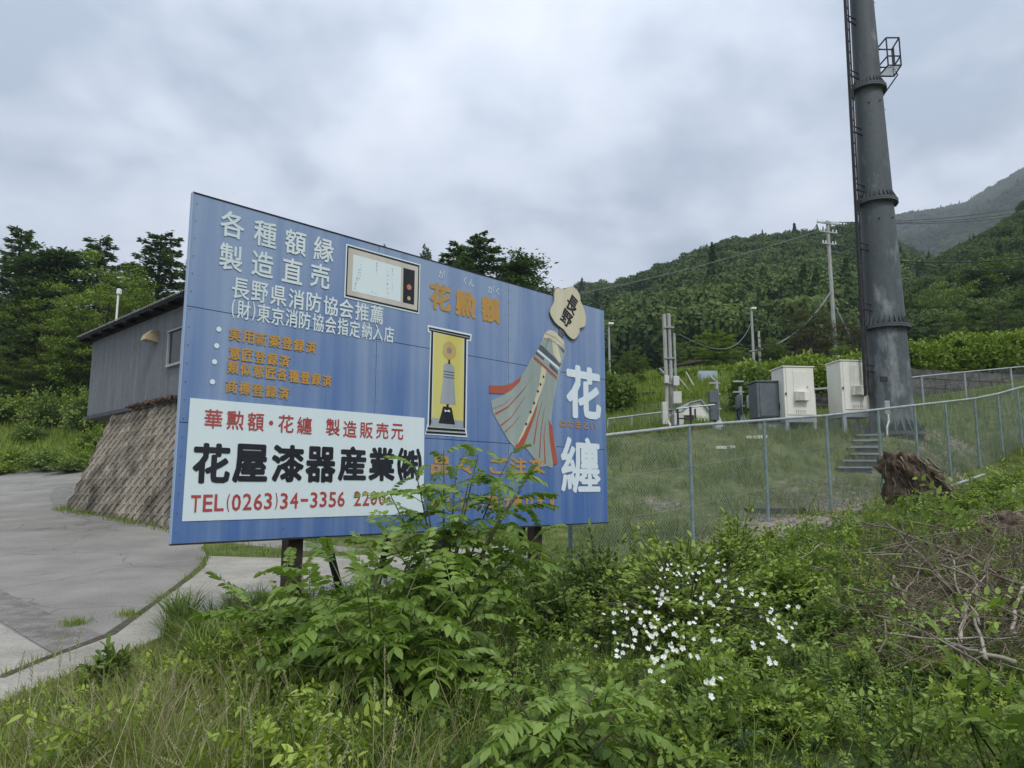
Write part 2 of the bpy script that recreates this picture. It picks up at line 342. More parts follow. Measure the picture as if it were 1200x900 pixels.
def asphalt_mat():
    m = mat('worn_asphalt', (.205, .195, .175), (.275, .262, .235), scale=.9, rough=.92, bump=.5, bscale=60, fine=(70, .22), lo=.3, hi=.7)
    t = m.node_tree; b = t.nodes['Principled BSDF']; src = b.inputs['Base Color'].links[0].from_socket
    g = t.nodes.new('ShaderNodeNewGeometry')
    dn = t.nodes.new('ShaderNodeTexNoise'); dn.inputs['Scale'].default_value = 1.2; t.links.new(g.outputs['Position'], dn.inputs['Vector'])
    ad = t.nodes.new('ShaderNodeMix'); ad.data_type = 'RGBA'; ad.inputs[0].default_value = .45; t.links.new(g.outputs['Position'], ad.inputs[6]); t.links.new(dn.outputs['Color'], ad.inputs[7])
    vo = t.nodes.new('ShaderNodeTexVoronoi'); vo.feature = 'DISTANCE_TO_EDGE'; vo.inputs['Scale'].default_value = .85; t.links.new(ad.outputs[2], vo.inputs['Vector'])
    mr = t.nodes.new('ShaderNodeMapRange'); mr.inputs[1].default_value = .0; mr.inputs[2].default_value = .009; mr.inputs[3].default_value = .6; mr.inputs[4].default_value = 1; t.links.new(vo.outputs[0], mr.inputs[0])
    # stains
    st = t.nodes.new('ShaderNodeTexNoise'); st.inputs['Scale'].default_value = .45; st.inputs['Detail'].default_value = 5; t.links.new(g.outputs['Position'], st.inputs['Vector'])
    ms = t.nodes.new('ShaderNodeMapRange'); ms.inputs[1].default_value = .35; ms.inputs[2].default_value = .7; ms.inputs[3].default_value = .82; ms.inputs[4].default_value = 1.1; t.links.new(st.outputs['Fac'], ms.inputs[0])
    mu = t.nodes.new('ShaderNodeMath'); mu.operation = 'MULTIPLY'; t.links.new(mr.outputs[0], mu.inputs[0]); t.links.new(ms.outputs[0], mu.inputs[1])
    vm = t.nodes.new('ShaderNodeVectorMath'); vm.operation = 'SCALE'; t.links.new(src, vm.inputs[0]); t.links.new(mu.outputs[0], vm.inputs['Scale']); t.links.new(vm.outputs[0], b.inputs['Base Color'])
    return m
M_asph = asphalt_mat()
M_conc = mat('old_concrete', (.26, .243, .205), (.37, .35, .305), scale=2.2, rough=.9, bump=.5, bscale=40, fine=(45, .2))
M_patch = mat('dark_patched_asphalt', (.13, .12, .105), (.24, .23, .21), scale=5, rough=.95, bump=.8, bscale=30, fine=(60, .3))
drape('road', ROAD, M_asph, -.012, step=.5)
drape('concrete_apron', STRIP, M_conc, .012, step=.3, thick=.16, bump=.01)
PATCH = [G(-40, 672), G(0, 690), G(75, 726), G(118, 742), G(128, 747), G(70, 769), G(0, 727), G(-40, 705)]
drape('patched_asphalt', PATCH, M_patch, -.006, step=.3, thick=.03)
SLAB = [G(-60, 703), G(0, 731), G(64, 768), G(0, 796), G(-60, 822)]
drape('concrete_slab', SLAB, M_conc, -.002, step=.3, thick=.05)
drape('damp_stain', [G(62, 572), G(88, 566), G(84, 580), G(80, 592), G(95, 599), G(130, 608), G(170, 613), G(200, 616), G(160, 616), G(110, 610), G(78, 604), G(64, 594), G(58, 582)], M_patch, -.006, step=.4, thick=.02)

# dirt packed into the joint between road and concrete
_L, _R = [], []
for i, p in enumerate(edge_in[:7]):
    a, b = Vector(edge_in[max(0, i - 1)]), Vector(edge_in[min(6, i + 1)]); d = (b - a).normalized(); n_ = Vector((-d.y, d.x)); w_ = .035 + .03 * random.random()
    _L.append(tuple(Vector(p) + n_ * w_)); _R.append(tuple(Vector(p) - n_ * w_ * .7))
M_dirt = mat('joint_dirt', (.045, .04, .028), (.11, .10, .07), scale=9, rough=1, bump=.6)
drape('joint_dirt', _L + _R[::-1], M_dirt, .016, step=.15, thick=.03, bump=.006)

# ------------------------------------------------------------------ building on the retaining wall
M_wall = mat('grey_painted_siding', (.130, .142, .152), (.180, .192, .202), scale=2.0, stretch=(2.5, 2.5, .35), rough=.75, bump=.12, fine=(9, .1))
M_roof = mat('dark_corrugated_sheet', (.05, .052, .055), (.09, .09, .09), scale=3, rough=.7)
M_rooftop = mat('galvanised_edge', (.26, .265, .265), (.36, .36, .36), scale=6, rough=.55, metal=.2)
M_tan = mat('faded_tan_metal', (.34, .26, .16), (.44, .35, .23), scale=8, rough=.6)
M_alu = mat('window_aluminium', (.34, .34, .34), (.42, .42, .42), scale=5, rough=.45, metal=.3)
M_glass = mat('dark_window_glass', (.012, .015, .018), (.02, .024, .028), scale=2, rough=.12, spec=.25)
M_white = mat('cream_white_paint', (.72, .71, .65), (.80, .79, .73), scale=3, stretch=(1, 1, .4), rough=.5, fine=(20, .04))
M_rust = mat('rusty_debris', (.06, .042, .032), (.13, .092, .068), scale=9, rough=.95, bump=.6)
BZ0, BZ1 = 3.76, 6.02
B0 = Vector((-12.62, 21.95)); BN = -WOUT   # left corner of the wall, direction into the building
bld = empty('workshop_building', (B0.x, B0.y, BZ0), math.atan2(WDIR.y, WDIR.x), 'grey sided workshop with black corrugated eave, standing on the sloped stone wall', 'building')
# local: x along wall, y into the building (rotated +90 from x), z up
HB = BZ1 - BZ0
pw = .91
for i in range(11):
    MB().box((pw * (i + .5), .04 + random.uniform(-.002, .002), HB / 2), (pw - .008, .08, HB)).build('siding_panel', M_wall, bld, bevel=.003)
for i in range(7):
    MB().box((.04, .09 + pw * (i + .5), HB / 2), (.08, pw - .008, HB)).build('siding_panel', M_wall, bld, bevel=.003)
mb = MB().box((5.0, 3.2, -.03), (10.1, 6.5, .1)); mb.box((5, 6.45, HB / 2), (10, .08, HB)); mb.box((10, 3.2, HB / 2), (.08, 6.4, HB)); mb.build('floor_slab', M_roof, bld)
# corrugated roof sheet, wave pitch 76 mm, ridges run into the building
def corrugated(x0, x1, y0, y1, z0, z1, pitch=.13, amp=.02):
    n = int((x1 - x0) / pitch * 8); vs = []; fs = []
    for th in (0, .006):
        for (yy, zz) in ((y0, z0), (y1, z1)):
            for i in range(n + 1):
                xx = x0 + (x1 - x0) * i / n; vs.append((xx, yy, zz + amp * math.sin(2 * PI * (xx - x0) / pitch) + th))
    m = n + 1
    for i in range(n):
        fs.append((i, i + 1, m + i + 1, m + i)); fs.append((2 * m + i, 3 * m + i, 3 * m + i + 1, 2 * m + i + 1)); fs.append((i, 2 * m + i, 2 * m + i + 1, i + 1))
    return MB().add(vs, fs)
roof = corrugated(-.28, 10.3, -.34, 7.0, HB + .13, HB + 1.0).build('roof', M_roof, bld, smooth=False)
mb = MB()
k = 0
xx = -.28
while xx < 10.2:
    mb.box((xx + .0225, -.352, HB + .158), (.045, .015, .028)); xx += .13
mb.build('ridge_ends', M_rooftop, roof, kind='stuff')
mb = MB()
for i in range(12): mb.box((-.1 + i * .92, 3.1, HB + .43), (.06, 7.0, .09), M=Matrix.Rotation(math.atan2(.87, 7.42), 3, 'X'))
mb.box((5, -.30, HB + .085), (10.4, .04, .06)).box((5.0, -.0, HB + .05), (10.2, .1, .1))
mb.box((5.0, -.15, HB + .10), (10.4, .28, .02)); mb.build('eave_frame', mat('black_eave', (.012, .012, .013), (.022, .022, .022), rough=.8), bld)
# window
w = MB(); wx0, wx1, wz0, wz1 = 5.86, 7.4, HB - 1.42, HB - .56
for b_ in (((wx0 + wx1) / 2, -.02, wz0), (wx1 - wx0 + .1, .1, .06)), (((wx0 + wx1) / 2, -.02, wz1), (wx1 - wx0 + .1, .1, .03)), ((wx0, -.02, (wz0 + wz1) / 2), (.035, .09, wz1 - wz0 - .06)), ((wx1, -.02, (wz0 + wz1) / 2), (.05, .09, wz1 - wz0 - .06)), (((wx0 + wx1) / 2, -.015, (wz0 + wz1) / 2), (.04, .06, wz1 - wz0 - .06)):
    w.box(*b_)
wf = w.build('window', M_alu, bld, bevel=.004)
MB().box(((wx0 + wx1) / 2, -.006, (wz0 + wz1) / 2), (wx1 - wx0 - .02, .012, wz1 - wz0 - .03)).build('pane', M_glass, wf)
# vent hood
vx = 4.92; hood = MB(); pr = []
for xx in (-.17, .17):
    pr += [(vx + xx, -.0, HB - .38), (vx + xx, -.14, HB - .40), (vx + xx, -.27, HB - .53), (vx + xx, -.31, HB - .66), (vx + xx, -.0, HB - .70)]
hood.add(pr, [(0, 1, 2, 3, 4), (9, 8, 7, 6, 5), (0, 5, 6, 1), (1, 6, 7, 2), (2, 7, 8, 3), (3, 8, 9, 4)])
hood.build('vent_hood', M_tan, bld)
# roof lamp on its pipe (a thing of its own)
p = at(136.5, 372, 20.9)
lp = empty('roof_light', (p.x, p.y, p.z - .1), 0, 'thin white pipe with a small lamp on top, rising from the workshop roof edge', 'lamp')
cyl((0, 0, 0), (0, 0, .82), .028).build('pipe', M_white, lp)
MB().box((.02, 0, .86), (.11, .13, .17)).build('lamp_head', M_white, lp, bevel=.02)
MB().box((-.06, 0, .80), (.08, .04, .04)).build('bracket', M_roof, lp)
# debris strip on the top of the wall
mb = MB()
for i in range(240):
    t = 1.9 + RNG.random() * 6.8; q = WTOP + WDIR * (t - .0) + WOUT * (.02 + RNG.random() * .2); s = .02 + RNG.random() * .045 * (1 if t > 2.5 else .5)
    mb.box((q.x, q.y, 3.72 + s * .5 + RNG.random() * .03), (s * 2.2, s * 1.5, s), M=Matrix.Rotation(RNG.random() * 3, 3, (RNG.normal(), RNG.normal(), 1)))
tag(mb.build('soil', M_rust), 'rusty brown soil and litter caught along the top of the stone wall', 'soil', kind='stuff')

# ------------------------------------------------------------------ battered stone wall of diamond-laid blocks
M_blk = mat('weathered_wall_block', (.075, .067, .050), (.26, .228, .18), scale=.8, rough=.95, bump=.7, bscale=25, fine=(3.2, .3), lo=.36, hi=.58)
for _q in list(M_blk.node_tree.nodes):
    if _q.type == 'TEX_COORD':
        _g = M_blk.node_tree.nodes.new('ShaderNodeNewGeometry')
        for _l in list(_q.outputs['Object'].links): _t = _l.to_socket; M_blk.node_tree.links.new(_g.outputs['Position'], _t)
M_core = mat('dark_joint_mortar', (.04, .037, .032), (.075, .07, .06), scale=6, rough=1)
WT, RB = 3.70, .35; WBASE = .55; BAT = .37
LB = 5.0
def wall_pt(u, wv, off=0):
    """u: metres along the top edge (negative = round the corner and back), wv: height z; off: outwards"""
    o = (WT - wv) * BAT + off; arc = RB * PI / 2
    c = WTOP + WDIR * RB - WOUT * RB
    if u >= arc / 2: t = u - arc / 2; q = WTOP + WDIR * (RB + t) + WOUT * o
    elif u <= -arc / 2: t = -u - arc / 2; q = WTOP - WOUT * (RB + t) - WDIR * o
    else:
        a = (u / (arc / 2)) * (PI / 4)   # -45..45
        d = WOUT * math.cos(PI / 4 - a) * 1.0 - WDIR * math.sin(PI / 4 - a)
        q = c + d * (RB + o)
    return Vector((q.x, q.y, wv))
rw = empty('retaining_wall', (WTOP.x, WTOP.y, 1.0), 0, 'battered stone retaining wall of diagonally laid blocks under the grey workshop', 'wall')
off0 = Vector((WTOP.x, WTOP.y, 1.0))
mb = MB(); us = [-LB + i * .25 for i in range(int((LB + 8.4) / .25) + 1)]; vs = [wall_pt(u, z_, -.035) - off0 for z_ in (WBASE, WT - .02) for u in us]; n = len(us)
mb.add(vs, [(i, i + 1, n + i + 1, n + i) for i in range(n - 1)]); mb.build('mortar_core', M_core, rw)
DX, DZ = .37, .40
cnt = 0
rows_ = int((WT - WBASE) / (DZ / 2)) + 1; far_blocks = MB()
for r_ in range(rows_):
    zc_ = WT - .0 - r_ * DZ / 2
    for c_ in range(-12, 36):
        uc = (c_ + .5 * (r_ % 2)) * DX
        if uc < -4 or uc > 8.2: continue
        g_ = .020; pts = [(uc - DX / 2 + g_, zc_), (uc, zc_ - DZ / 2 + g_), (uc + DX / 2 - g_, zc_), (uc, zc_ + DZ / 2 - g_)]
        pts = [(a_, min(b_, WT)) for a_, b_ in pts]
        if pts[1][1] < WBASE: continue
        j = .012 * random.random(); ins = .14
        cu, cz = uc, min(zc_, WT - .03)
        outer = [wall_pt(a_, b_, -.03) for a_, b_ in pts]
        inner = [wall_pt(a_ + (cu - a_) * ins, b_ + (cz - b_) * ins, .006 + j * .7 + random.uniform(-.004, .006)) for a_, b_ in pts]
        fcs = [(0, 1, 5, 4), (1, 2, 6, 5), (2, 3, 7, 6), (3, 0, 4, 7), (4, 5, 6, 7)]
        if -1.2 < uc < 5.2 and cnt < 298:
            cv = sum(outer, Vector()) / 4
            MB().add([p_ - cv for p_ in outer + inner], fcs).build('stone_block', M_blk, rw, loc=cv - off0); cnt += 1
        else: far_blocks.add([p_ - off0 for p_ in outer + inner], fcs)
far_blocks.build('stone_blocks', M_blk, rw, kind='stuff')
mb = MB(); us2 = [-LB + i * .3 for i in range(int((LB + 8.4) / .3) + 1)]; n = len(us2)
vs = [wall_pt(u, WT + .002, o_) - off0 for o_ in (.02, -.4) for u in us2] + [wall_pt(u, WT + .05, o_) - off0 - Vector((0, 0, .0)) for o_ in (.01, -.4) for u in us2]
mb.add(vs, [(i, i + 1, 2 * n + i + 1, 2 * n + i) for i in range(n - 1)] + [(2 * n + i, 2 * n + i + 1, 3 * n + i + 1, 3 * n + i) for i in range(n - 1)]); mb.build('coping', M_blk, rw)

# ------------------------------------------------------------------ the billboard
SA, SB = Vector((-2.516, 5.59)), Vector((1.20, 9.45)); SD = (SB - SA).normalized(); SL, SH = 5.36, 2.72; SZ = 1.21
def paint(name, base, fade, hi=.62, lo=.38, amount=1.0, grime=.0, chips=None, ztop=0):
    """sun-faded sign paint: vertical chalky streaks and a slow fade towards the top edge"""
    m = bpy.data.materials.new(name); m.use_nodes = True; t = m.node_tree; b = t.nodes['Principled BSDF']; b.inputs['Roughness'].default_value = .55; b.inputs['Specular IOR Level'].default_value = .3
    tcn = t.nodes.new('ShaderNodeTexCoord'); ob = t.nodes.new('ShaderNodeVectorTransform'); 
    g = t.nodes.new('ShaderNodeNewGeometry')
    def nz(st, sc, det=5, ro=.55):
        mp = t.nodes.new('ShaderNodeMapping'); mp.inputs['Scale'].default_value = st; t.links.new(tcn.outputs['Object'], mp.inputs[0])
        n = t.nodes.new('ShaderNodeTexNoise'); n.inputs['Scale'].default_value = sc; n.inputs['Detail'].default_value = det; n.inputs['Roughness'].default_value = ro; t.links.new(mp.outputs[0], n.inputs['Vector']); return n.outputs['Fac']
    def mth(op, a, bb=None, c=None):
        n = t.nodes.new('ShaderNodeMath'); n.operation = op
        for i_, v_ in enumerate((a, bb, c)):
            if v_ is None: continue
            if isinstance(v_, (int, float)): n.inputs[i_].default_value = v_
            else: t.links.new(v_, n.inputs[i_])
        return n.outputs[0]
    s1 = nz((3.2, 3.2, .13), 1.6, 4); s2 = nz((16, 16, .5), 1.0, 5); s3 = nz((1, 1, 1), 1.1, 6); s4 = nz((1, 1, 1), 30, 4, .7)
    sp = t.nodes.new('ShaderNodeSeparateXYZ'); t.links.new(tcn.outputs['Object'], sp.inputs[0])
    f = mth('ADD', mth('MULTIPLY', s1, .62), mth('MULTIPLY', s2, .16)); f = mth('ADD', f, mth('MULTIPLY', s3, .22))
    if ztop: f = mth('ADD', f, mth('MULTIPLY_ADD', sp.outputs['Z'], ztop / SH, -ztop * .5)); f = mth('ADD', f, mth('MULTIPLY_ADD', sp.outputs['X'], -.05 / SL, .025))
    r = t.nodes.new('ShaderNodeMapRange'); r.inputs[1].default_value = lo; r.inputs[2].default_value = hi; r.inputs[4].default_value = amount; t.links.new(f, r.inputs[0])
    mx = t.nodes.new('ShaderNodeMix'); mx.data_type = 'RGBA'; mx.inputs[6].default_value = (*base, 1); mx.inputs[7].default_value = (*fade, 1); t.links.new(r.outputs[0], mx.inputs[0]); col = mx.outputs[2]
    if chips:
        cn = nz((1, 1, 1), chips[1], 5, .75); cr = t.nodes.new('ShaderNodeMapRange'); cr.inputs[1].default_value = chips[2]; cr.inputs[2].default_value = chips[2] + .03; t.links.new(cn, cr.inputs[0])
        m2 = t.nodes.new('ShaderNodeMix'); m2.data_type = 'RGBA'; m2.inputs[7].default_value = (*chips[0], 1); t.links.new(cr.outputs[0], m2.inputs[0]); t.links.new(col, m2.inputs[6]); col = m2.outputs[2]
    t.links.new(col, b.inputs['Base Color'])
    bu = t.nodes.new('ShaderNodeBump'); bu.inputs['Strength'].default_value = .12; bu.inputs['Distance'].default_value = .01; t.links.new(s3, bu.inputs['Height']); t.links.new(bu.outputs[0], b.inputs['Normal'])
    return m
P_blue = paint('faded_blue_paint', (.070, .152, .375), (.265, .345, .50), lo=.30, hi=.68, ztop=.30)
P_white = paint('chalky_white_lettering', (.70, .77, .77), (.56, .65, .70), lo=.4, hi=.75, chips=((.25, .36, .58), 9, .66))
P_white2 = paint('solid_white_paint', (.74, .82, .85), (.68, .77, .82), chips=None)
P_panel = paint('pale_panel_paint', (.66, .76, .79), (.72, .80, .82), lo=.3, hi=.8)
P_orange = paint('flaking_orange_paint', (.56, .29, .05), (.42, .26, .09), lo=.4, hi=.6, chips=((.24, .28, .36), 14, .60))
P_red = paint('red_lettering_paint', (.40, .055, .05), (.46, .10, .09), lo=.4, hi=.7)
P_black = paint('black_lettering_paint', (.012, .013, .018), (.025, .027, .035))
P_beige = paint('beige_paint', (.50, .46, .40), (.60, .56, .50)); P_yel = paint('yellow_paint', (.60, .53, .13), (.66, .60, .22)); P_cream = paint('cream_paint', (.58, .52, .35), (.66, .62, .48), chips=((.25, .23, .18), 7, .68))
P_gry = paint('grey_green_paint', (.27, .33, .30), (.36, .41, .39), lo=.35, hi=.65); P_dgry = paint('dark_band_paint', (.06, .08, .11), (.12, .14, .17)); P_brick = paint('brick_red_paint', (.38, .075, .045), (.42, .12, .08)); P_lgry = paint('light_grey_paint', (.30, .33, .36), (.38, .41, .43)); P_tan = paint('tan_paint', (.50, .36, .13), (.55, .42, .2)); P_mauve = paint('mauve_brown_paint', (.30, .24, .2), (.34, .28, .24))
M_post = mat('dark_brown_steel', (.028, .018, .015), (.06, .04, .035), scale=7, rough=.7)
M_dark = mat('near_black_metal', (.02, .02, .022), (.04, .04, .042), scale=8, rough=.6)
bb = empty('billboard', (SA.x, SA.y, SZ), math.atan2(SD.y, SD.x), 'large faded blue painted billboard with Japanese lettering on dark brown posts', 'billboard')
CW = [0, 1.787, 3.573, 5.36]; RW = [0, .903, 1.805, SH]
for r_ in range(3):
    for c_ in range(3):
        x0, x1, z0, z1 = CW[c_], CW[c_ + 1], RW[r_], RW[r_ + 1]; g_ = .003
        o = MB().poly([(x0 + g_, z0 + g_), (x1 - g_, z0 + g_), (x1 - g_, z1 - g_), (x0 + g_, z1 - g_)], random.uniform(-.0015, .0015), .02).build('panel', P_blue, bb)
mb = MB()
for z_ in (.05, .9, 1.8, 2.66): mb.box((SL / 2, .05, z_), (SL - .04, .05, .06))
for x_ in (.04, .9, 1.79, 2.68, 3.57, 4.46, 5.32): mb.box((x_, .055, SH / 2), (.05, .05, SH - .04))
mb.build('back_frame', M_post, bb)
mb = MB(); mb.box((SL / 2, .012, SH + .004), (SL + .006, .034, .008)); mb.build('edge_strip', M_dark, bb); MB().box((SL / 2, .012, -.006), (SL + .006, .034, .012)).build('edge_strip', M_dark, bb)
MB().box((-.004, .012, SH / 2), (.008, .034, SH)).build('edge_strip', paint('pale_edge', (.30, .40, .58), (.4, .5, .64)), bb)
mb = MB()
for x_ in (.03, .9, 1.76, 1.81, 2.68, 3.55, 3.6, 4.46, 5.33):
    for i in range(19): mb.add([(x_ + math.cos(a_) * .0045, -.004, .08 + i * .142 + math.sin(a_) * .0045) for a_ in [PI * k / 3 for k in range(6)]], [(0, 1, 2, 3, 4, 5)])
mb.build('rivet', M_dark, bb, kind='stuff')
for x_, wd in ((1.08, .14), (2.75, .16), (4.16, .13)):
    q = SA + SD * x_; gz = h(q.x, q.y) - SZ
    MB().box((x_, .15, (gz - .3 + 2.3) / 2), (wd, .12, 2.3 - gz + .3)).build('post', M_post, bb, bevel=.006)
cyl((1.20, .06, .45), (2.02, .66, -.92), .035, 6).build('brace', M_dark, bb)
for x_ in (2.45, 4.5):
    q = SA + SD * x_ + Vector((-SD.y, SD.x)) * .9; gz = h(q.x, q.y) - SZ
    cyl((x_ - .06, .1, 1.3), (x_ + .04, 1.0, gz - .2), .035, 6).build('brace', M_dark, bb)

# --- lettering
def glyph(ch, weight):
    c = bpy.data.curves.new('glyph', 'FONT'); c.body = ch; c.size = 1; c.offset = weight; c.extrude = 0; c.resolution_u = 2
    o = bpy.data.objects.new('glyph', c); COL.objects.link(o)
    me = bpy.data.meshes.new_from_object(o.evaluated_get(bpy.context.evaluated_depsgraph_get())); bpy.data.objects.remove(o); bpy.data.curves.remove(c)
    v = np.array([p.co[:2] for p in me.vertices]); f = [tuple(p.vertices) for p in me.polygons]; bpy.data.meshes.remove(me)
    return v, f
_gc = {}
def get_glyph(ch, w):
    """the plain outline, laid several times round a small circle for a brushed bold stroke"""
    if (ch, w) not in _gc:
        if ch not in _gc: _gc[ch] = glyph(ch, 0)
        v, f = _gc[ch]
        if not len(v): _gc[(ch, w)] = (v, f)
        else:
            k = 0 if w < .002 else (6 if w < .03 else 12); vs = [v]; fs = list(f)
            for i in range(k):
                a_ = 2 * PI * i / k + .3; vs.append(v + np.array([math.cos(a_), math.sin(a_)]) * w); b_ = len(v) * (i + 1); fs += [tuple(b_ + j for j in q) for q in f]
            _gc[(ch, w)] = (np.concatenate(vs), fs)
    return _gc[(ch, w)]
def glyph_y(ch, i_): return -.00012 * (i_ // max(1, len(_gc[ch][0])))
def letter_row(txt, s0, s1, t0, t1, hh, weight, m, yf=-.0045, parent=None, shear=0, jitter=.015, name='lettering', wf=.86):
    adv = [{' ': .55, '・': .5, '(': .35, ')': .35, '-': .7, '　': 1}.get(c, .62 if ord(c) < 128 else 1.0) for c in txt]
    tot = sum(adv); un = (s1 - s0) / tot; x = s0
    for c, a_ in zip(txt, adv):
        if c not in ' 　':
            v, f = get_glyph(c, weight)
            if len(v):
                cyc = ord(c) > 255 and c not in '・'
                lo_, hi_ = v.min(0), v.max(0); sz = hi_ - lo_
                if cyc and c not in 'がくんはなまといどし々り':
                    sx = un * wf / max(sz[0], .75); sy = hh / max(sz[1], .8)
                elif cyc: sx = un * .80 / .85; sy = hh / .9
                elif c in '()': sx = sy = hh / max(sz[1], .1) * 1.02; sx *= .6
                elif c == '・': sx = sy = hh / .9
                elif c == '-': sx = un * a_ * .7 / sz[0]; sy = hh / .75
                else: sx = un * a_ * .84 / max(sz[0], .42); sy = hh / .74
                ctr = (lo_ + hi_) / 2
                cx_, cz_ = x + un * a_ / 2 + random.uniform(-1, 1) * jitter * un, t0 + (t1 - t0) * ((x - s0) / (s1 - s0)) + random.uniform(-1, 1) * jitter * hh
                P2 = (v - ctr) * np.array([sx, sy]); P2[:, 0] += P2[:, 1] * shear
                me = bpy.data.meshes.new(name); me.from_pydata([(cx_ + p_[0], yf + glyph_y(c, i_), cz_ + p_[1]) for i_, p_ in enumerate(P2)], [], f); me.materials.append(m); me.update()
                if len(me.polygons) and sum(p_.normal.y * p_.area for p_ in me.polygons) > 0: me.flip_normals()
                link(name, me, parent or bb)
        x += un * a_
ROWS = [("各種額縁", "w", 0.191, 1.324, 2.545, 2.527, 0.222), ("製造直売", "w", 0.2, 1.288, 2.27, 2.287, 0.222), ("長野県消防協会推薦", "w", 0.341, 1.863, 2.024, 2.045, 0.175), ("(財)東京消防協会指定納入店", "w", 0.351, 1.99, 1.849, 1.873, 0.158),
        ("実用新案登録済", "o", 0.342, 1.15, 1.636, 1.631, 0.108), ("意匠登録済", "o", 0.35, 0.9, 1.485, 1.477, 0.106), ("類似意匠各種登録済", "o", 0.343, 1.317, 1.366, 1.352, 0.106), ("商標登録済", "o", 0.337, 0.905, 1.214, 1.199, 0.105),
        ("華勲額・花纏 製造販売元", "r", 0.169, 2.138, 0.944, 0.942, 0.150), ("花屋漆器産業㈱", "k", 0.105, 2.365, 0.603, 0.645, 0.31), ("TEL(0263)34-3356 2200", "r", 0.117, 1.934, 0.294, 0.327, 0.135),
        ("花勲額", "o", 2.383, 3.463, 2.356, 2.36, 0.285), ("が", "w", 2.525, 2.629, 2.609, 2.604, 0.09), ("くん", "w", 2.857, 3.043, 2.606, 2.597, 0.09), ("がく", "w", 3.236, 3.449, 2.589, 2.582, 0.09),
        ("はなまとい", "o", 4.43, 5.158, 1.181, 1.186, 0.093), ("品々 ご注文", "o", 2.451, 4.196, 0.64, 0.682, 0.18), ("どしどし受け承ります", "o", 2.459, 4.387, 0.266, 0.272, 0.14), ("花", "W", 4.52, 5.30, 1.593, 1.593, 0.66), ("纏", "W", 4.40, 5.27, 0.70, 0.70, 0.68)]
for tx, cc, s0, s1, t0, t1, hh in ROWS:
    wgt = {'w': .016, 'o': .032, 'r': .014, 'k': .038, 'W': .036}[cc]
    if tx == "花勲額": wgt = .05
    if len(tx) <= 2 and hh < .1: wgt = .0
    if tx == "はなまとい": wgt = .012
    if tx == "纏": wgt = .021
    letter_row(tx, s0, s1, t0, t1, hh, wgt, {'w': P_white, 'o': P_orange, 'r': P_red, 'k': P_black, 'W': P_white2}[cc], yf=-.009 if cc in 'rk' else -.0045, jitter=.0 if cc in 'W' else .02, wf={'各種額縁': .72, '製造直売': .72, '花屋漆器産業㈱': .92, '花勲額': .80, '華勲額・花纏 製造販売元': .80}.get(tx, .88))
pan = MB().poly([(0.072, 1.093), (2.376, 1.100), (2.384, 0.168), (0.068, 0.163)], -.006, .003).build('white_panel', P_panel, bb)
def disc(mb, x, z, rx, rz, yf, n=14, wob=0): return mb.add([(x + math.cos(2 * PI * i / n) * rx * (1 + wob * math.sin(i * 2.2)), yf, z + math.sin(2 * PI * i / n) * rz * (1 + wob * math.sin(i * 2.2))) for i in range(n)], [tuple(range(n))])
mb = MB()
for x_, z_ in ((.265, 1.660), (.255, 1.525), (.245, 1.395), (.238, 1.235)): disc(MB(), x_, z_, .021, .021, -.0045).build('bullet_dot', P_white2, bb)
lay = lambda nm, pts, m, k_, par=bb: MB().poly(pts, -.004 - .0012 * k_, .0008).build(nm, m, par)
# framed certificate picture
fw = lay('framed_picture', [(1.414, 2.648), (2.292, 2.648), (2.287, 2.134), (1.411, 2.140)], P_white2, 0)
def sub(nm, pts, m, k_, par=fw): return MB().poly(pts, -.004 - .0012 * k_, .0008).build(nm, m, par)
sub('black_frame', [(1.427, 2.636), (2.280, 2.636), (2.276, 2.147), (1.424, 2.153)], P_black, 1); sub('mount', [(1.441, 2.618), (2.264, 2.614), (2.260, 2.166), (1.437, 2.170)], P_beige, 2)
sub('paper', [(1.493, 2.565), (2.049, 2.562), (2.049, 2.215), (1.490, 2.213)], P_panel, 3); sub('black_panel', [(2.078, 2.565), (2.220, 2.566), (2.218, 2.215), (2.080, 2.216)], P_black, 3)
mb = MB(); disc(mb, 2.151, 2.383, .03, .028, -.0092, wob=.08); mb.build('red_medal', paint('medal_red', (.50, .16, .09), (.55, .22, .13)), fw)
mb = MB(); disc(mb, 2.151, 2.270, .021, .021, -.0092, wob=.08); mb.build('yellow_medal', P_tan, fw)
mb = MB(); rr = random.Random(3)
for (xa, za, xb, zb, n, sz) in ((1.582, 2.488, 1.57, 2.35, 6, .010), (1.560, 2.43, 1.545, 2.33, 5, .010), (1.535, 2.34, 1.521, 2.245, 5, .014), (1.755, 2.539, 1.756, 2.455, 5, .012), (1.886, 2.489, 1.892, 2.275, 6, .015), (1.942, 2.47, 1.946, 2.31, 7, .010), (1.94, 2.52, 1.942, 2.50, 2, .012), (1.72, 2.25, 1.75, 2.24, 2, .012)):
    for i in range(n):
        f_ = i / max(1, n - 1); x_ = xa + (xb - xa) * f_ + rr.uniform(-.004, .004); z_ = za + (zb - za) * f_
        a_ = rr.uniform(.3, 1) * sz; b_ = rr.uniform(.25, .6) * sz
        mb.add([(x_ - a_ * .5, -.0092, z_ + b_), (x_ + a_ * .7, -.0092, z_ + b_ * .3), (x_ + a_ * .3, -.0092, z_ - b_ * 1.1), (x_ - a_ * .3, -.0092, z_ - b_ * .2)], [(0, 1, 2, 3)])
mb.build('brush_writing', P_dgry, fw)
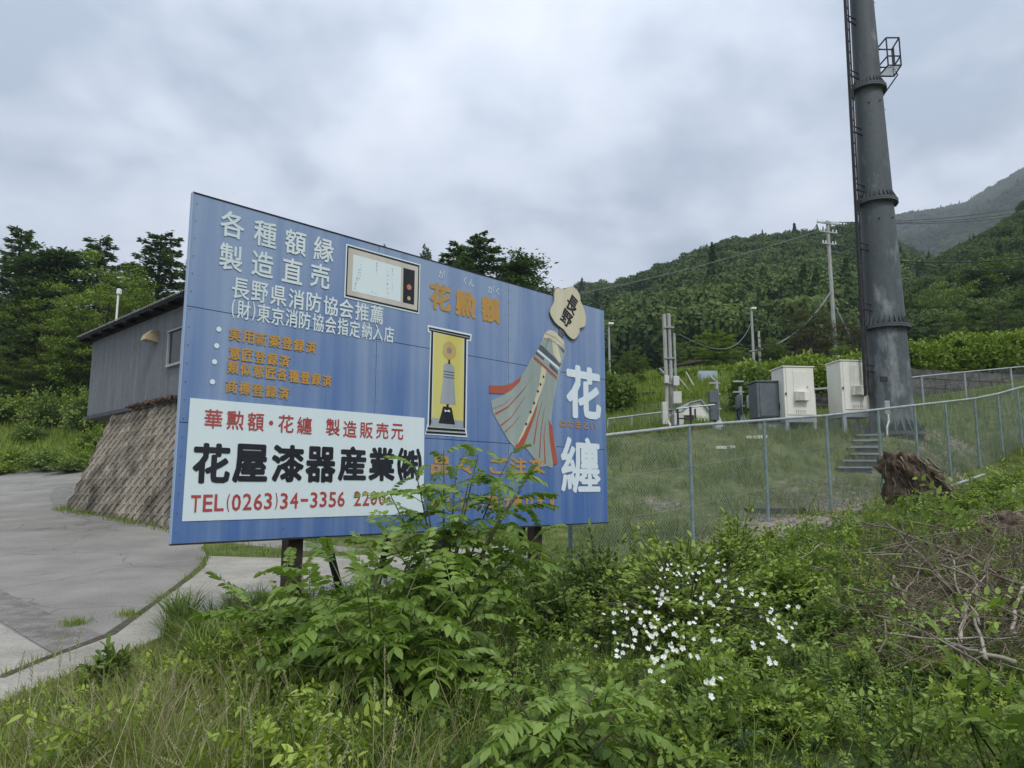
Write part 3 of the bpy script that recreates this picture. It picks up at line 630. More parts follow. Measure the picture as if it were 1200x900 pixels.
# framed matoi ornament picture
sc = lay('ornament_picture', [(2.398, 2.043), (3.005, 2.040), (2.996, 1.960), (2.948, 1.960), (2.941, 1.032), (2.953, 0.940), (2.389, 0.940), (2.418, 1.050), (2.436, 1.967), (2.402, 1.968)], P_white2, 0)
sub('black_top', [(2.413, 2.024), (2.985, 2.022), (2.976, 1.975), (2.425, 1.984)], P_black, 1, sc); sub('side_bar', [(2.448, 1.985), (2.474, 1.983), (2.466, 1.05), (2.434, 1.012)], P_black, 1, sc); sub('side_bar', [(2.900, 1.979), (2.930, 1.976), (2.922, 1.02), (2.896, 1.04)], P_black, 1, sc)
sub('yellow_ground', [(2.484, 1.976), (2.893, 1.977), (2.893, 1.105), (2.475, 1.110)], P_yel, 1, sc); sub('grey_shelf', [(2.475, 1.108), (2.893, 1.103), (2.905, 1.024), (2.447, 1.020)], P_lgry, 1, sc)
sub('base_bar', [(2.418, 1.014), (2.922, 1.018), (2.923, 0.992), (2.415, 0.988)], P_black, 1, sc); sub('base_bar', [(2.402, 0.974), (2.935, 0.978), (2.936, 0.955), (2.402, 0.950)], P_black, 1, sc); sub('base_line', [(2.408, .984), (2.928, .988), (2.928, .984), (2.408, .979)], P_mauve, 1, sc)
sub('gold_line', [(2.43, 2.004), (2.97, 2.000), (2.968, 1.994), (2.43, 1.998)], P_beige, 2, sc)
mb = MB(); disc(mb, 2.689, 1.819, .094, .096, -.0072, 16, .06); mb.build('flower_disc', P_tan, sc); mb = MB(); disc(mb, 2.689, 1.819, .036, .034, -.0084, 10, .1); mb.build('flower_centre', P_mauve, sc)
sub('small_cone', [(2.612, 1.655), (2.655, 1.687), (2.72, 1.684), (2.762, 1.650), (2.761, 1.526), (2.786, 1.262), (2.575, 1.262), (2.607, 1.494)], P_lgry, 2, sc)
for a_ in (1.597, 1.566, 1.539): sub('cone_band', [(2.616, a_ + .004), (2.764, a_ + .002), (2.764, a_ - .006), (2.616, a_ - .004)], P_dgry, 3, sc)
sub('stem', [(2.680, 1.725), (2.700, 1.722), (2.706, 1.680), (2.676, 1.680)], P_black, 3, sc); sub('stem', [(2.660, 1.262), (2.690, 1.262), (2.690, 1.225), (2.660, 1.225)], P_black, 3, sc)
sub('black_stand', [(2.617, 1.236), (2.730, 1.232), (2.779, 1.060), (2.560, 1.060)], P_black, 2, sc); sub('white_tie', [(2.635, 1.205), (2.665, 1.195), (2.70, 1.207), (2.71, 1.182), (2.67, 1.188), (2.64, 1.178)], P_white2, 3, sc)
# big fire-brigade standard
mt = lay('standard_streamers', [(3.877, 1.80), (3.743, 1.640), (3.614, 1.515), (3.506, 1.442), (3.295, 1.348), (3.322, 1.227), (3.436, 1.086), (3.56, 0.943), (3.687, 0.846), (3.816, 0.892), (4.0, .74), (4.082, 0.657), (4.20, .67), (4.301, 0.649), (4.365, 0.903), (4.287, 1.192), (4.33, 1.438), (4.417, 1.712), (4.2, 1.86), (3.96, 1.93)], P_gry, 1)
sub('red_flap', [(3.269, 1.516), (3.488, 1.535), (3.614, 1.575), (3.744, 1.646), (3.781, 1.676), (3.743, 1.600), (3.614, 1.50), (3.506, 1.446), (3.269, 1.430)], P_brick, 2, mt)
sub('red_flap', [(4.049, 1.374), (4.010, 1.253), (3.816, 0.892), (3.696, 0.843), (3.668, 0.873), (3.893, 1.127)], P_brick, 2, mt)
sub('red_flap', [(4.236, 1.215), (4.300, 1.14), (4.395, 0.704), (4.315, 0.689), (4.254, 0.977)], P_brick, 2, mt)
sub('cream_strip', [(4.120, 1.835), (4.205, 1.79), (4.170, 1.642), (4.020, 1.354), (3.800, 1.005), (3.700, 0.89), (3.73, .95), (3.95, 1.315), (4.07, 1.60)], P_cream, 3, mt)
mb = MB()
for x_, z_ in ((4.150, 1.707), (4.098, 1.612), (4.051, 1.527), (3.985, 1.385), (3.925, 1.278), (3.850, 1.135)): disc(mb, x_, z_, .016, .017, -.0092, 8)
mb.build('dot', P_black, mt)
def stroke(pts, w0, w1, m, k_, par=mt, nm='painted_line'):
    mb = MB(); n = len(pts); Lp, Rp = [], []
    for i, p_ in enumerate(pts):
        a_ = Vector(pts[max(0, i - 1)]); b_ = Vector(pts[min(n - 1, i + 1)]); d_ = (b_ - a_).normalized(); nn = Vector((-d_.y, d_.x)); w_ = w0 + (w1 - w0) * i / (n - 1)
        Lp.append(Vector(p_) + nn * w_); Rp.append(Vector(p_) - nn * w_)
    y_ = -.004 - .0012 * k_
    mb.add([(p_.x, y_, p_.y) for p_ in Lp + Rp], [(i, i + 1, n + i + 1, n + i) for i in range(n - 1)]); return mb.build(nm, m, par)
for pts, m_, w_ in (([(3.322, 1.27), (3.488, 1.327), (3.632, 1.422)], P_mauve, .007), ([(3.357, 1.211), (3.56, 1.308), (3.743, 1.464), (3.857, 1.566)], P_brick, .011), ([(3.445, 1.093), (3.614, 1.198), (3.837, 1.447)], P_brick, .009), ([(3.507, 1.022), (3.632, 1.111), (3.743, 1.22)], P_brick, .007),
                    ([(3.978, 0.912), (4.047, 1.216), (4.128, 1.42)], P_brick, .010), ([(4.073, 0.76), (4.105, 1.075), (4.167, 1.357)], P_brick, .010), ([(4.171, 0.698), (4.154, 1.025), (4.186, 1.185)], P_brick, .010), ([(3.706, 1.435), (3.818, 1.536), (3.934, 1.666), (4.052, 1.813)], P_mauve, .004),
                    ([(4.25, 1.32), (4.27, 1.5), (4.33, 1.70)], P_lgry, .008), ([(4.0, 1.3), (4.1, 1.5), (4.2, 1.75)], P_dgry, .003), ([(3.9, 1.45), (4.0, 1.6), (4.1, 1.8)], P_lgry, .006), ([(4.13, 1.45), (4.2, 1.6), (4.27, 1.75)], P_lgry, .005), ([(3.5, 1.36), (3.7, 1.5), (3.85, 1.67)], P_lgry, .006)):
    stroke(pts, w_, w_ * .25, m_, 3)
hd = lay('standard_cap', [(4.134, 2.150), (4.17, 2.22), (4.216, 2.262), (4.27, 2.285), (4.34, 2.285), (4.44, 2.25), (4.53, 2.180), (4.56, 2.056), (4.493, 1.908), (4.405, 1.69), (3.974, 1.907), (4.074, 2.072)], P_gry, 4)
s2_ = lambda nm, pts, m, k_: sub(nm, pts, m, k_, hd)
s2_('cap_top', [(4.134, 2.150), (4.17, 2.22), (4.216, 2.262), (4.27, 2.285), (4.34, 2.285), (4.44, 2.25), (4.53, 2.180), (4.54, 2.10), (4.40, 2.14), (4.26, 2.19)], P_cream, 5)
s2_('cream_patch', [(4.30, 2.17), (4.40, 2.14), (4.47, 1.95), (4.44, 1.90), (4.33, 2.00)], P_cream, 5)
for a_, b_ in (((4.155, 2.172), (4.53, 2.065)), ((4.19, 2.23), (4.545, 2.12))): stroke([a_, ((a_[0] + b_[0]) / 2, (a_[1] + b_[1]) / 2 + .03), b_], .005, .004, P_mauve, 6, hd)
s2_('dark_band', [(4.09, 2.081), (4.134, 2.073), (4.472, 1.898), (4.444, 1.857), (4.057, 2.026)], P_dgry, 5); s2_('dark_band', [(4.024, 1.990), (4.16, 1.93), (4.16, 1.90), (4.010, 1.960)], P_dgry, 5); s2_('dark_band', [(4.26, 1.885), (4.408, 1.807), (4.405, 1.755), (4.25, 1.84)], P_dgry, 5)
s2_('pale_band', [(4.06, 2.016), (4.44, 1.847), (4.425, 1.825), (4.04, 1.998)], P_white2, 5); s2_('red_band', [(3.994, 1.933), (4.400, 1.734), (4.393, 1.706), (3.978, 1.908)], P_brick, 5); s2_('dark_band', [(4.41, 2.125), (4.538, 2.067), (4.517, 2.038)], P_dgry, 6)
stroke([(4.25, 2.18), (4.18, 2.05)], .003, .003, P_dgry, 6, hd)
# the cut-out plaque that stands above the top edge
MB().poly([(4.457, 2.350), (4.545, 2.300), (4.498, 2.215), (4.414, 2.250)], -.016, .010).build('plaque_stem', P_dgry, bb)
pq = [(4.346, 2.775), (4.372, 2.812), (4.43, 2.822), (4.48, 2.818), (4.539, 2.835), (4.60, 2.868), (4.661, 2.888), (4.715, 2.888), (4.761, 2.871), (4.80, 2.84), (4.827, 2.804), (4.834, 2.74), (4.875, 2.69), (4.915, 2.629), (4.935, 2.56), (4.935, 2.5), (4.925, 2.45), (4.899, 2.421), (4.85, 2.405), (4.808, 2.390), (4.807, 2.342), (4.775, 2.29), (4.738, 2.256), (4.70, 2.235), (4.66, 2.233), (4.60, 2.255), (4.553, 2.285), (4.51, 2.32), (4.468, 2.338), (4.40, 2.36), (4.342, 2.388), (4.30, 2.425), (4.268, 2.46), (4.254, 2.498), (4.265, 2.54), (4.30, 2.59), (4.324, 2.623), (4.335, 2.67), (4.332, 2.72)]
plq = MB().poly(pq, -.030, .018).build('flower_plaque', P_cream, bb)
mb = MB(); cxq, czq = 4.60, 2.57
edge = [(cxq + (a_ - cxq) * 1.012, czq + (b_ - czq) * 1.012) for a_, b_ in pq]; mb.poly(edge, -.0285, .012).build('plaque_rim', P_mauve, plq)
def tilted(ch, cx_, cz_, sx, sy, ang, wgt, m, yf):
    v, f = get_glyph(ch, wgt); lo_, hi_ = v.min(0), v.max(0); q = (v - (lo_ + hi_) / 2) / (hi_ - lo_) * np.array([sx, sy]); ca, sa = math.cos(ang), math.sin(ang)
    mb = MB(); mb.add([(cx_ + a_ * ca - b_ * sa, yf + glyph_y(ch, i_), cz_ + a_ * sa + b_ * ca) for i_, (a_, b_) in enumerate(q)], f); me = bpy.data.meshes.new('lettering'); me.from_pydata(mb.v, [], mb.f); me.materials.append(m); me.update()
    if sum(p_.normal.y * p_.area for p_ in me.polygons) > 0: me.flip_normals()
    return link('lettering', me, plq)
tilted('長', 4.665, 2.665, .20, .23, -.50, .030, P_black, -.0312); tilted('野', 4.555, 2.470, .20, .20, -.50, .030, P_black, -.0312)

# ------------------------------------------------------------------ chain-link fence
M_galv = mat('galvanised_steel', (.30, .33, .33), (.44, .47, .47), scale=5, rough=.5, metal=.35, fine=(30, .12))
M_wire = mat('green_grey_wire', (.17, .20, .18), (.30, .33, .31), scale=5, rough=.6)
M_pgreen = mat('painted_green_grey_post', (.13, .19, .19), (.22, .28, .28), scale=6, rough=.6, fine=(30, .1))
def chain_fence(pts, hts, name, label, pitch=.06, rp=.03, rr=.024, wr=.0024, pm=None, rail_bottom=False, sink=.4):
    f = empty(name, (pts[0][0], pts[0][1], h(*pts[0])), 0, label, 'fence'); O = Vector(f.location)
    base = [Vector((p[0], p[1], h(*p))) for p in pts]; top = [b + Vector((0, 0, t)) for b, t in zip(base, hts)]
    for b, t in zip(base, top): cyl(b - O - Vector((0, 0, sink)), t - O - Vector((0, 0, .02)), rp, 10).build('post', pm or M_pgreen, f, smooth=False)
    for a, b in zip(top[:-1], top[1:]): cyl(a - O + Vector((0, 0, .0)), b - O, rr, 8).build('top_rail', M_galv, f)
    for k, (a, b, c, d) in enumerate(zip(base[:-1], base[1:], top[:-1], top[1:])):
        ln = (b - a).xy.length; hh = (c.z - a.z + d.z - b.z) / 2 - .08; mb = MB(); n = int(ln / pitch)
        def P(x, z):
            t = x / ln; lo = a.lerp(b, t); return Vector((lo.x, lo.y, lo.z + .05 + z)) - O
        step = pitch; nn = int((ln + hh) / step)
        off = Vector((-(b - a).y, (b - a).x, 0)).normalized() * .004
        for i in range(nn + 1):
            for sgn in (1, -1):
                x0, z0 = i * step - hh, 0; x1, z1 = i * step, hh
                if x0 < 0: z0 += -x0; x0 = 0
                if x1 > ln: z1 -= (x1 - ln); x1 = ln
                if x1 - x0 < .02: continue
                if sgn < 0: q0, q1 = P(x0, hh - z0), P(x1, hh - z1)
                else: q0, q1 = P(x0, z0), P(x1, z1)
                mb.tube([q0 + off * sgn, q1 + off * sgn], wr, 3, cap=False)
        mb.build('wire_netting', M_wire, f, kind='stuff')
        if rail_bottom: cyl(a - O + Vector((0, 0, .06)), b - O + Vector((0, 0, .06)), .018, 6).build('bottom_rail', M_galv, f)
        for zf in (.33, .66): 
            cyl(a.lerp(c, zf) - O, b.lerp(d, zf) - O, .0035, 4).build('tension_wire', M_wire, f)
    return f
FP = [at(668, 600, 9.9), at(811, 600, 11.4), at(900, 600, 12.6), at(972, 560, 13.9), at(1034, 560, 15.1), at(1076, 540, 16.2), at(1113, 540, 17.3), at(1148, 540, 18.5), at(1176, 540, 19.6), at(1200, 540, 20.7), at(1228, 520, 22)]
FP = [(p.x, p.y) for p in FP]
rail_px = [(668, 515), (811, 499), (900, 492.5), (972, 487), (1034, 480), (1076, 475), (1113, 471), (1148, 467), (1176, 461.5), (1200, 455), (1228, 448)]
hts = [at(px, py, p[1]).z - h(*p) for (px, py), p in zip(rail_px, FP)]
chain_fence(FP, hts, 'chain_link_fence', 'long grey green chain link fence climbing right in front of the mast and cabinets', rail_bottom=False)
cyl(at(1110, 571, 15.6), at(1153, 556, 17.4), .03, 8).build('fallen_rail', M_galv); o = bpy.data.objects['fallen_rail']; tag(o, 'pale steel rail lying along the foot of the fence at its right end', 'rail')
BPX = [(1000, 452), (1040, 446), (1082, 441), (1133, 436), (1188, 431), (1250, 425)]
BP = [at(px, 470, 24.6 + i * .5) for i, (px, _) in enumerate(BPX)]; BP = [(p.x, p.y) for p in BP]
chain_fence(BP, [at(px, py, p[1]).z - h(*p) for (px, py), p in zip(BPX, BP)], 'back_fence', 'low wire fence on the terrace in front of the dark block wall behind the mast', pitch=.1, rp=.03, wr=.003, pm=M_galv)
# far left fence rail past the billboard
q = [(at(712, 494, 21.5).x, 21.5), (at(740, 489, 22).x, 22), (at(776, 484, 22.5).x, 22.5)]
chain_fence(q, [at(712, 491, 21.5).z - h(*q[0]), at(740, 487.5, 22).z - h(*q[1]), at(776, 483, 22.5).z - h(*q[2])], 'side_fence', 'short run of wire fence between the billboard edge and the twin equipment poles', pitch=.1, wr=.003, pm=M_galv)

# ------------------------------------------------------------------ radio mast
M_mast = mat('dark_grey_mast_steel', (.060, .072, .078), (.105, .118, .125), scale=1.2, stretch=(1, 1, .5), rough=.6, fine=(14, .12), lo=.3, hi=.7)
def mast_mat():
    m = mat('stained_mast_steel', (.066, .078, .084), (.10, .112, .12), scale=1.2, stretch=(1.6, 1.6, .5), rough=.6, fine=(14, .1), lo=.3, hi=.7)
    t = m.node_tree; b = t.nodes['Principled BSDF']; src = b.inputs['Base Color'].links[0].from_socket
    tcn = t.nodes.new('ShaderNodeTexCoord'); mp = t.nodes.new('ShaderNodeMapping'); mp.inputs['Scale'].default_value = (1.4, 1.4, .55); mp.inputs['Location'].default_value = (3.1, 1.7, .4); t.links.new(tcn.outputs['Object'], mp.inputs[0])
    nz = t.nodes.new('ShaderNodeTexNoise'); nz.inputs['Scale'].default_value = 1.9; nz.inputs['Detail'].default_value = 7; nz.inputs['Roughness'].default_value = .65; t.links.new(mp.outputs[0], nz.inputs['Vector'])
    sp = t.nodes.new('ShaderNodeSeparateXYZ'); t.links.new(tcn.outputs['Object'], sp.inputs[0])
    # pale weathering is commoner low down on this mast
    md = t.nodes.new('ShaderNodeMapRange'); md.inputs[1].default_value = 0; md.inputs[2].default_value = 7; md.inputs[3].default_value = .06; md.inputs[4].default_value = -.10; t.links.new(sp.outputs['Z'], md.inputs[0])
    ad = t.nodes.new('ShaderNodeMath'); ad.operation = 'ADD'; t.links.new(nz.outputs['Fac'], ad.inputs[0]); t.links.new(md.outputs[0], ad.inputs[1])
    r = t.nodes.new('ShaderNodeMapRange'); r.inputs[1].default_value = .50; r.inputs[2].default_value = .66; r.inputs[4].default_value = .8; t.links.new(ad.outputs[0], r.inputs[0])
    mx = t.nodes.new('ShaderNodeMix'); mx.data_type = 'RGBA'; mx.inputs[7].default_value = (.27, .29, .30, 1); t.links.new(r.outputs[0], mx.inputs[0]); t.links.new(src, mx.inputs[6]); t.links.new(mx.outputs[2], b.inputs['Base Color'])
    return m
M_mast2 = mast_mat(); M_stand0 = mat('dark_footing', (.08, .075, .06), (.13, .12, .1), rough=1)
MY = 19.0; mbp = at(1047, 512, MY); MX = mbp.x; MZ = h(MX, MY) - .05
ms = empty('radio_mast', (MX, MY, MZ), 0, 'tall dark grey tapered steel mast with flanged joints and a ladder, behind the wire fence', 'mast')
zf = [at(1036, 385, MY).z - MZ, at(1025, 239, MY).z - MZ, at(1015, 106, MY).z - MZ, 17.6, 22]
def mr_(z): return .545 + (.27 - .545) * z / 13.2 if z < 13.2 else max(.18, .27 - .015 * (z - 13.2))
prev = 0; 
for i, z1 in enumerate(zf):
    z0 = prev; prev = z1
    MB().tube([(0, 0, z0), (0, 0, z1 - .0)], [mr_(z0), mr_(z1)], 40, cap=False).build('mast_section', M_mast2, ms, smooth=True)
    if i < len(zf) - 1:
        r = mr_(z1); mb = MB(); mb.tube([(0, 0, z1 - .05), (0, 0, z1 - .005)], r + .115, 32); mb.tube([(0, 0, z1 + .002), (0, 0, z1 + .045)], r + .115, 32)
        fl = mb.build('flange', M_mast, ms, kind='stuff')
        mb = MB()
        for k in range(28):
            a = 2 * PI * k / 28; ca, sa = math.cos(a), math.sin(a); t = Vector((-sa, ca, 0)) * .006
            p0 = Vector((ca * (r - .01), sa * (r - .01), z1 + .045)); p1 = Vector((ca * (r + .105), sa * (r + .105), z1 + .045)); p2 = Vector((ca * (r - .012), sa * (r - .012), z1 + .30))
            mb.add([p0 - t, p1 - t, p2 - t, p0 + t, p1 + t, p2 + t], [(0, 1, 2), (5, 4, 3), (0, 3, 4, 1), (1, 4, 5, 2), (2, 5, 3, 0)])
        mb.build('gusset_ribs', M_mast, ms, kind='stuff')
        mb = MB()
        for k in range(28):
            a = 2 * PI * (k + .5) / 28; mb.tube([(math.cos(a) * (r + .075), math.sin(a) * (r + .075), z1 - .10), (math.cos(a) * (r + .075), math.sin(a) * (r + .075), z1 + .09)], .016, 6)
        mb.build('flange_bolts', M_dark, ms, kind='stuff')
MB().tube([(0, 0, -.03), (0, 0, .06)], .74, 32).build('base_plate', M_mast, ms); MB().tube([(0, 0, -.8), (0, 0, -.04)], .62, 24).build('footing', M_stand0, ms)
mb = MB()
for k in range(24):
    a = 2 * PI * k / 24; mb.tube([(math.cos(a) * .69, math.sin(a) * .69, .06), (math.cos(a) * .69, math.sin(a) * .69, .22)], .022, 6)
mb.build('anchor_bolts', M_dark, ms, kind='stuff')
mb = MB()
for k in range(24):
    a = 2 * PI * (k + .5) / 24; ca, sa = math.cos(a), math.sin(a); t = Vector((-sa, ca, 0)) * .008; r = mr_(0)
    mb.add([Vector(p) + t * s_ for s_ in (-1, 1) for p in ((ca * (r - .02), sa * (r - .02), .06), (ca * .76, sa * .76, .06), (ca * (r - .02), sa * (r - .02), .42))], [(0, 1, 2), (5, 4, 3), (0, 3, 4, 1), (1, 4, 5, 2), (2, 5, 3, 0)])
mb.build('base_ribs', M_mast, ms, kind='stuff')
# ladder up the left side
def lad(z): r = mr_(z) + .24; return Vector((-r * .93, -r * .35, z))
lz = [1.0 + .5 * i for i in range(40)]
prevz = None
for side in (0, 1):
    d = Vector((-.02, -.19, 0)) * (1 if side else -1) * .0 + Vector((-.0, 0, 0))
    off = Vector((-.10, -.14, 0)) if side else Vector((0.06, .08, 0))
    MB().tube([lad(z) + off for z in lz], .024, 6).build('ladder_rail', M_dark, ms)
mb = MB()
z = 1.2
while z < 20: mb.tube([lad(z) + Vector((-.10, -.14, 0)), lad(z) + Vector((.06, .08, 0))], .011, 5); z += .33
mb.build('ladder_rungs', M_dark, ms, kind='stuff')
for z in [1.6 + 1.62 * i for i in range(12)]:
    mb = MB(); p_ = lad(z); mb.tube([p_ + Vector((-.1, -.14, 0)), p_ + Vector((.30, .10, 0))], .022, 6); mb.tube([p_ + Vector((-.1, -.14, .16)), p_ + Vector((.30, .10, .16))], .016, 6)
    mb.build('ladder_bracket', M_dark, ms, kind='stuff')
MB().tube([lad(z) + Vector((.02, .18, 0)) for z in lz], .035, 8).build('cable_conduit', M_dark, ms)
# safety cage / platform high on the right
pc = at(1041, 62, MY) - Vector((MX, MY, MZ)); z0 = at(1035, 78, MY - .3).z - MZ; z1 = at(1044, 42, MY - .3).z - MZ; rr_ = mr_(z0)
x0, x1, y0, y1 = rr_ + .05, rr_ + .40, -.40, .14
cg = empty('work_basket', (0, 0, 0)); cg.parent = ms; cg.name = 'work_basket'
B = MB(); T_ = .021
cs = [(x0, y0), (x1, y0), (x1 + .08, y1), (x0, y1)]
zt = z1 - .12; zb_ = z0 - .02
for i in range(4):
    a, b = cs[i], cs[(i + 1) % 4]
    for zz in (zb_, (zb_ * 2 + zt) / 3, zt): B.tube([(a[0], a[1], zz), (b[0], b[1], zz)], T_, 5)
    B.tube([(a[0], a[1], zb_), (a[0], a[1], zt)], T_, 5)
B.tube([((x0 + x1) / 2, y0, zb_), ((x0 + x1) / 2, y0, zt - .3)], T_, 5)
B.tube([(rr_ - .02, -.05, zt - .12), (x0, -.05, zt - .12)], .03, 6); B.tube([(rr_ - .02, -.05, zb_ + .15), (x0, -.05, zb_ + .15)], .03, 6); B.tube([(rr_ - .02, -.1, zb_ - .75), (x1 * .8 + .2, -.1, zb_ - .1), (x1, -.1, zb_)], .018, 6)
bpy.data.objects.remove(cg); B.build('work_basket', M_dark, ms, kind='stuff')
G_ = MB(); zz = zb_ + .01
for i in range(9): yy = y0 + (y1 - y0) * (i + .5) / 9; G_.box(((x0 + x1) / 2, yy, zz), (x1 - x0, .012, .02))
G_.build('basket_grating', M_galv, ms, kind='stuff')
for px, py in ((1012, 127), (1024, 125), (1022, 262), (1037, 261)): 
    p_ = at(px, py, MY) - Vector((MX, MY, MZ)); r = mr_(p_.z); x_ = max(-r * .9, min(r * .9, p_.x)); y_ = -math.sqrt(r * r - x_ * x_)
    cyl((x_, y_ + .02, p_.z), (x_ * 1.06, y_ * 1.06, p_.z), .022, 8).build('bolt_hole_plug', M_dark, ms)
for py_ in (3, 128): 
    p_ = at(1035, py_, MY) - Vector((MX, MY, MZ)); r = mr_(p_.z); cyl((r - .02, 0, p_.z), (r + .09, 0, p_.z), .008, 5).build('step_bolt', M_dark, ms)
p_ = at(1038, 478, MY - .5) - Vector((MX, MY, MZ)); r = mr_(p_.z)
MB().box((p_.x, -r - .03, p_.z), (.13, .08, .34)).build('switch_box', M_galv, ms, bevel=.01)
MB().tube([(p_.x, -r - .07, p_.z - .17), (p_.x - .01, -r - .09, p_.z - .35), (p_.x - .08, -r - .12, p_.z - .5), (p_.x - .09, -r - .12, p_.z - .9)], .024, 6).build('cable', M_white, ms)
MB().box((p_.x - .02, -r - .01, p_.z + .72), (.17, .06, .13)).build('name_plate', M_dark, ms)

# ------------------------------------------------------------------ equipment cabinets
M_cab = mat('cabinet_cream_paint', (.70, .68, .60), (.77, .75, .68), scale=2.5, stretch=(1, 1, .4), rough=.45, fine=(12, .03))
M_cabg = mat('cabinet_grey_paint', (.10, .118, .13), (.135, .152, .165), scale=3, rough=.55, fine=(12, .05))
M_stand = mat('galvanised_stand', (.28, .31, .34), (.38, .41, .43), scale=5, rough=.5, metal=.3)
M_louv = mat('louvre_grey', (.40, .38, .33), (.50, .48, .42), scale=6, rough=.6)
def cabinet(px, pytop, pybot, pyleg, wpx, Y, rz, label, extra=False):
    b0 = at(px, pybot, Y); t0 = at(px, pytop, Y); hc = t0.z - b0.z; w = wpx / 870 * Y; dp = w * .85; gz = h(b0.x, Y)
    c = empty('equipment_cabinet', (b0.x, Y, gz), rz, label, 'cabinet', 'cream telecom cabinets beside the mast')
    zb = b0.z - gz
    MB().box((0, 0, zb + hc / 2), (w, dp, hc)).build('cabinet_body', M_cab, c, bevel=.012)
    MB().box((0, 0, zb + hc + .018), (w + .05, dp + .05, .03)).build('lid', M_cab, c, bevel=.006)
    f = -dp / 2
    MB().box((.02, f - .008, zb + hc * .52), (w * .90, .016, hc * .93)).build('door', M_cab, c, bevel=.004)
    MB().box((-.0 + w * .02, f - .022, zb + hc * .62), (w * .44, .016, hc * .60)).build('inner_panel', M_cab, c, bevel=.005)
    v = MB().box((w * .02, f - .08, zb + hc * .42), (w * .42, .13, hc * .19)).build('fan_hood', M_cab, c, bevel=.01)
    for k in range(7): MB().box((w * -.05, f - .148, zb + hc * .345 + k * hc * .024), (w * .25, .006, hc * .012)).build('louvre', M_louv, v)
    MB().box((w * .24, f - .034, zb + hc * .6), (.02, .012, .04)).build('lock', M_dark, c)
    MB().box((-w * .455, f - .02, zb + hc * .47), (.035, .015, .06)).build('door_lock', M_dark, c)
    mb = MB()
    for k in range(5):
        mb.box((w * .0 - .12 + .06 * k, f - .018, zb + hc * .13), (.035, .006, .05)); mb.box((w * .0 - .12 + .06 * k, f - .018, zb + hc * .09), (.035, .006, .02))
    mb.build('vent_slots', M_louv, c, kind='stuff')
    for sx in (-1, 1):
        for sy in (-1, 1): MB().box((sx * (w / 2 - .04), sy * (dp / 2 - .04), zb / 2 - .16), (.085, .085, zb + .18)).build('leg', M_stand, c)
    MB().box((0, f + .05, zb - .06), (w + .04, .09, .11)).build('stand_beam', M_stand, c); MB().box((0, -f - .05, zb - .06), (w + .04, .09, .11)).build('stand_beam', M_stand, c)
    for sx in (-1, 1): MB().box((sx * (w / 2 - .04), 0, zb - .065), (.085, dp - .2, .1)).build('stand_beam', M_stand, c)
    MB().tube([(-w * .3, .1, zb - .05), (-w * .32, .05, zb * .4), (-w * .15, .0, .0)], .03, 6).build('cable', M_dark, c); MB().tube([(-w * .22, .1, zb - .05), (-w * .25, .05, zb * .5), (-w * .3, .0, .0)], .02, 6).build('cable', M_dark, c)
    if extra: MB().box((w / 2 + .05, .05, zb + hc * .25), (.1, dp * .7, hc * .52)).build('side_box', M_cab, c, bevel=.01)
    return c
cabinet(931, 433, 491, 516, 37, 19.6, .10, 'cream telecom cabinet on a steel stand beside the grey box, left of the pair', True)
cabinet(997, 426, 485, 514, 37, 19.4, .10, 'cream telecom cabinet on a steel stand closest to the dark mast, right of the pair')
p = at(899, 491, 19.8); gz = h(p.x, p.y); zb = p.z - gz
g = empty('grey_cabinet', (p.x, p.y, gz), .06, 'dark grey metal box cabinet on a low stand against the left cream cabinet', 'cabinet')
MB().box((0, 0, zb + .48), (.74, .6, .95)).build('cabinet_body', M_cabg, g, bevel=.01); MB().box((0, 0, zb + .975), (.80, .66, .04)).build('lid', M_cabg, g, bevel=.01)
MB().box((0.02, -.31, zb + .48), (.64, .02, .86)).build('door', M_cabg, g, bevel=.004); MB().box((.23, -.33, zb + .3), (.04, .03, .18)).build('handle', M_dark, g)
MB().box((0, 0, zb - .06), (.78, .62, .09)).build('base_tray', M_dark, g); MB().box((.02, .02, zb - .24), (.7, .55, .27)).build('plinth', M_stand, g)
for sx in (-1, 1): MB().box((sx * .32, -.2, (zb - .3) / 2), (.07, .07, zb)).build('leg', M_stand, g)

# ------------------------------------------------------------------ equipment poles
M_pole = mat('pale_concrete_pole', (.30, .30, .28), (.42, .42, .40), scale=4, stretch=(2, 2, .4), rough=.85, fine=(20, .08))
M_boxg = mat('pale_grey_box', (.50, .50, .46), (.58, .58, .54), scale=4, rough=.55)
Y0 = 20.5; p = at(786, 507, Y0); gz = h(p.x, Y0)
tp = empty('equipment_pole', (p.x, Y0, gz), 0, 'twin slim pale poles strapped together carrying several pale meter boxes', 'pole')
ht = at(784, 368, Y0).z - gz
cyl((-.07, 0, -.3), (-.09, 0, ht), .055, 10).build('pole', M_pole, tp); cyl((.07, 0, -.3), (.045, 0, ht + .02), .05, 10).build('pole', M_pole, tp); cyl((.20, .05, -.2), (.19, .05, at(792, 390, Y0).z - gz), .035, 8).build('conduit', M_galv, tp)
for pz in (384, 420, 450, 480): 
    z = at(786, pz, Y0).z - gz; MB().box((.02, 0, z), (.32, .16, .035)).build('strap', M_stand, tp)
def bx_px(par, pxa, pya, pxb, pyb, d, m, yo, nm='meter_box'):
    a = at(pxa, pya, Y0); b = at(pxb, pyb, Y0); o = par.location
    return MB().box(((a.x + b.x) / 2 - o.x, yo, (a.z + b.z) / 2 - o.z), (abs(b.x - a.x), d, abs(a.z - b.z))).build(nm, m, par, bevel=.01)
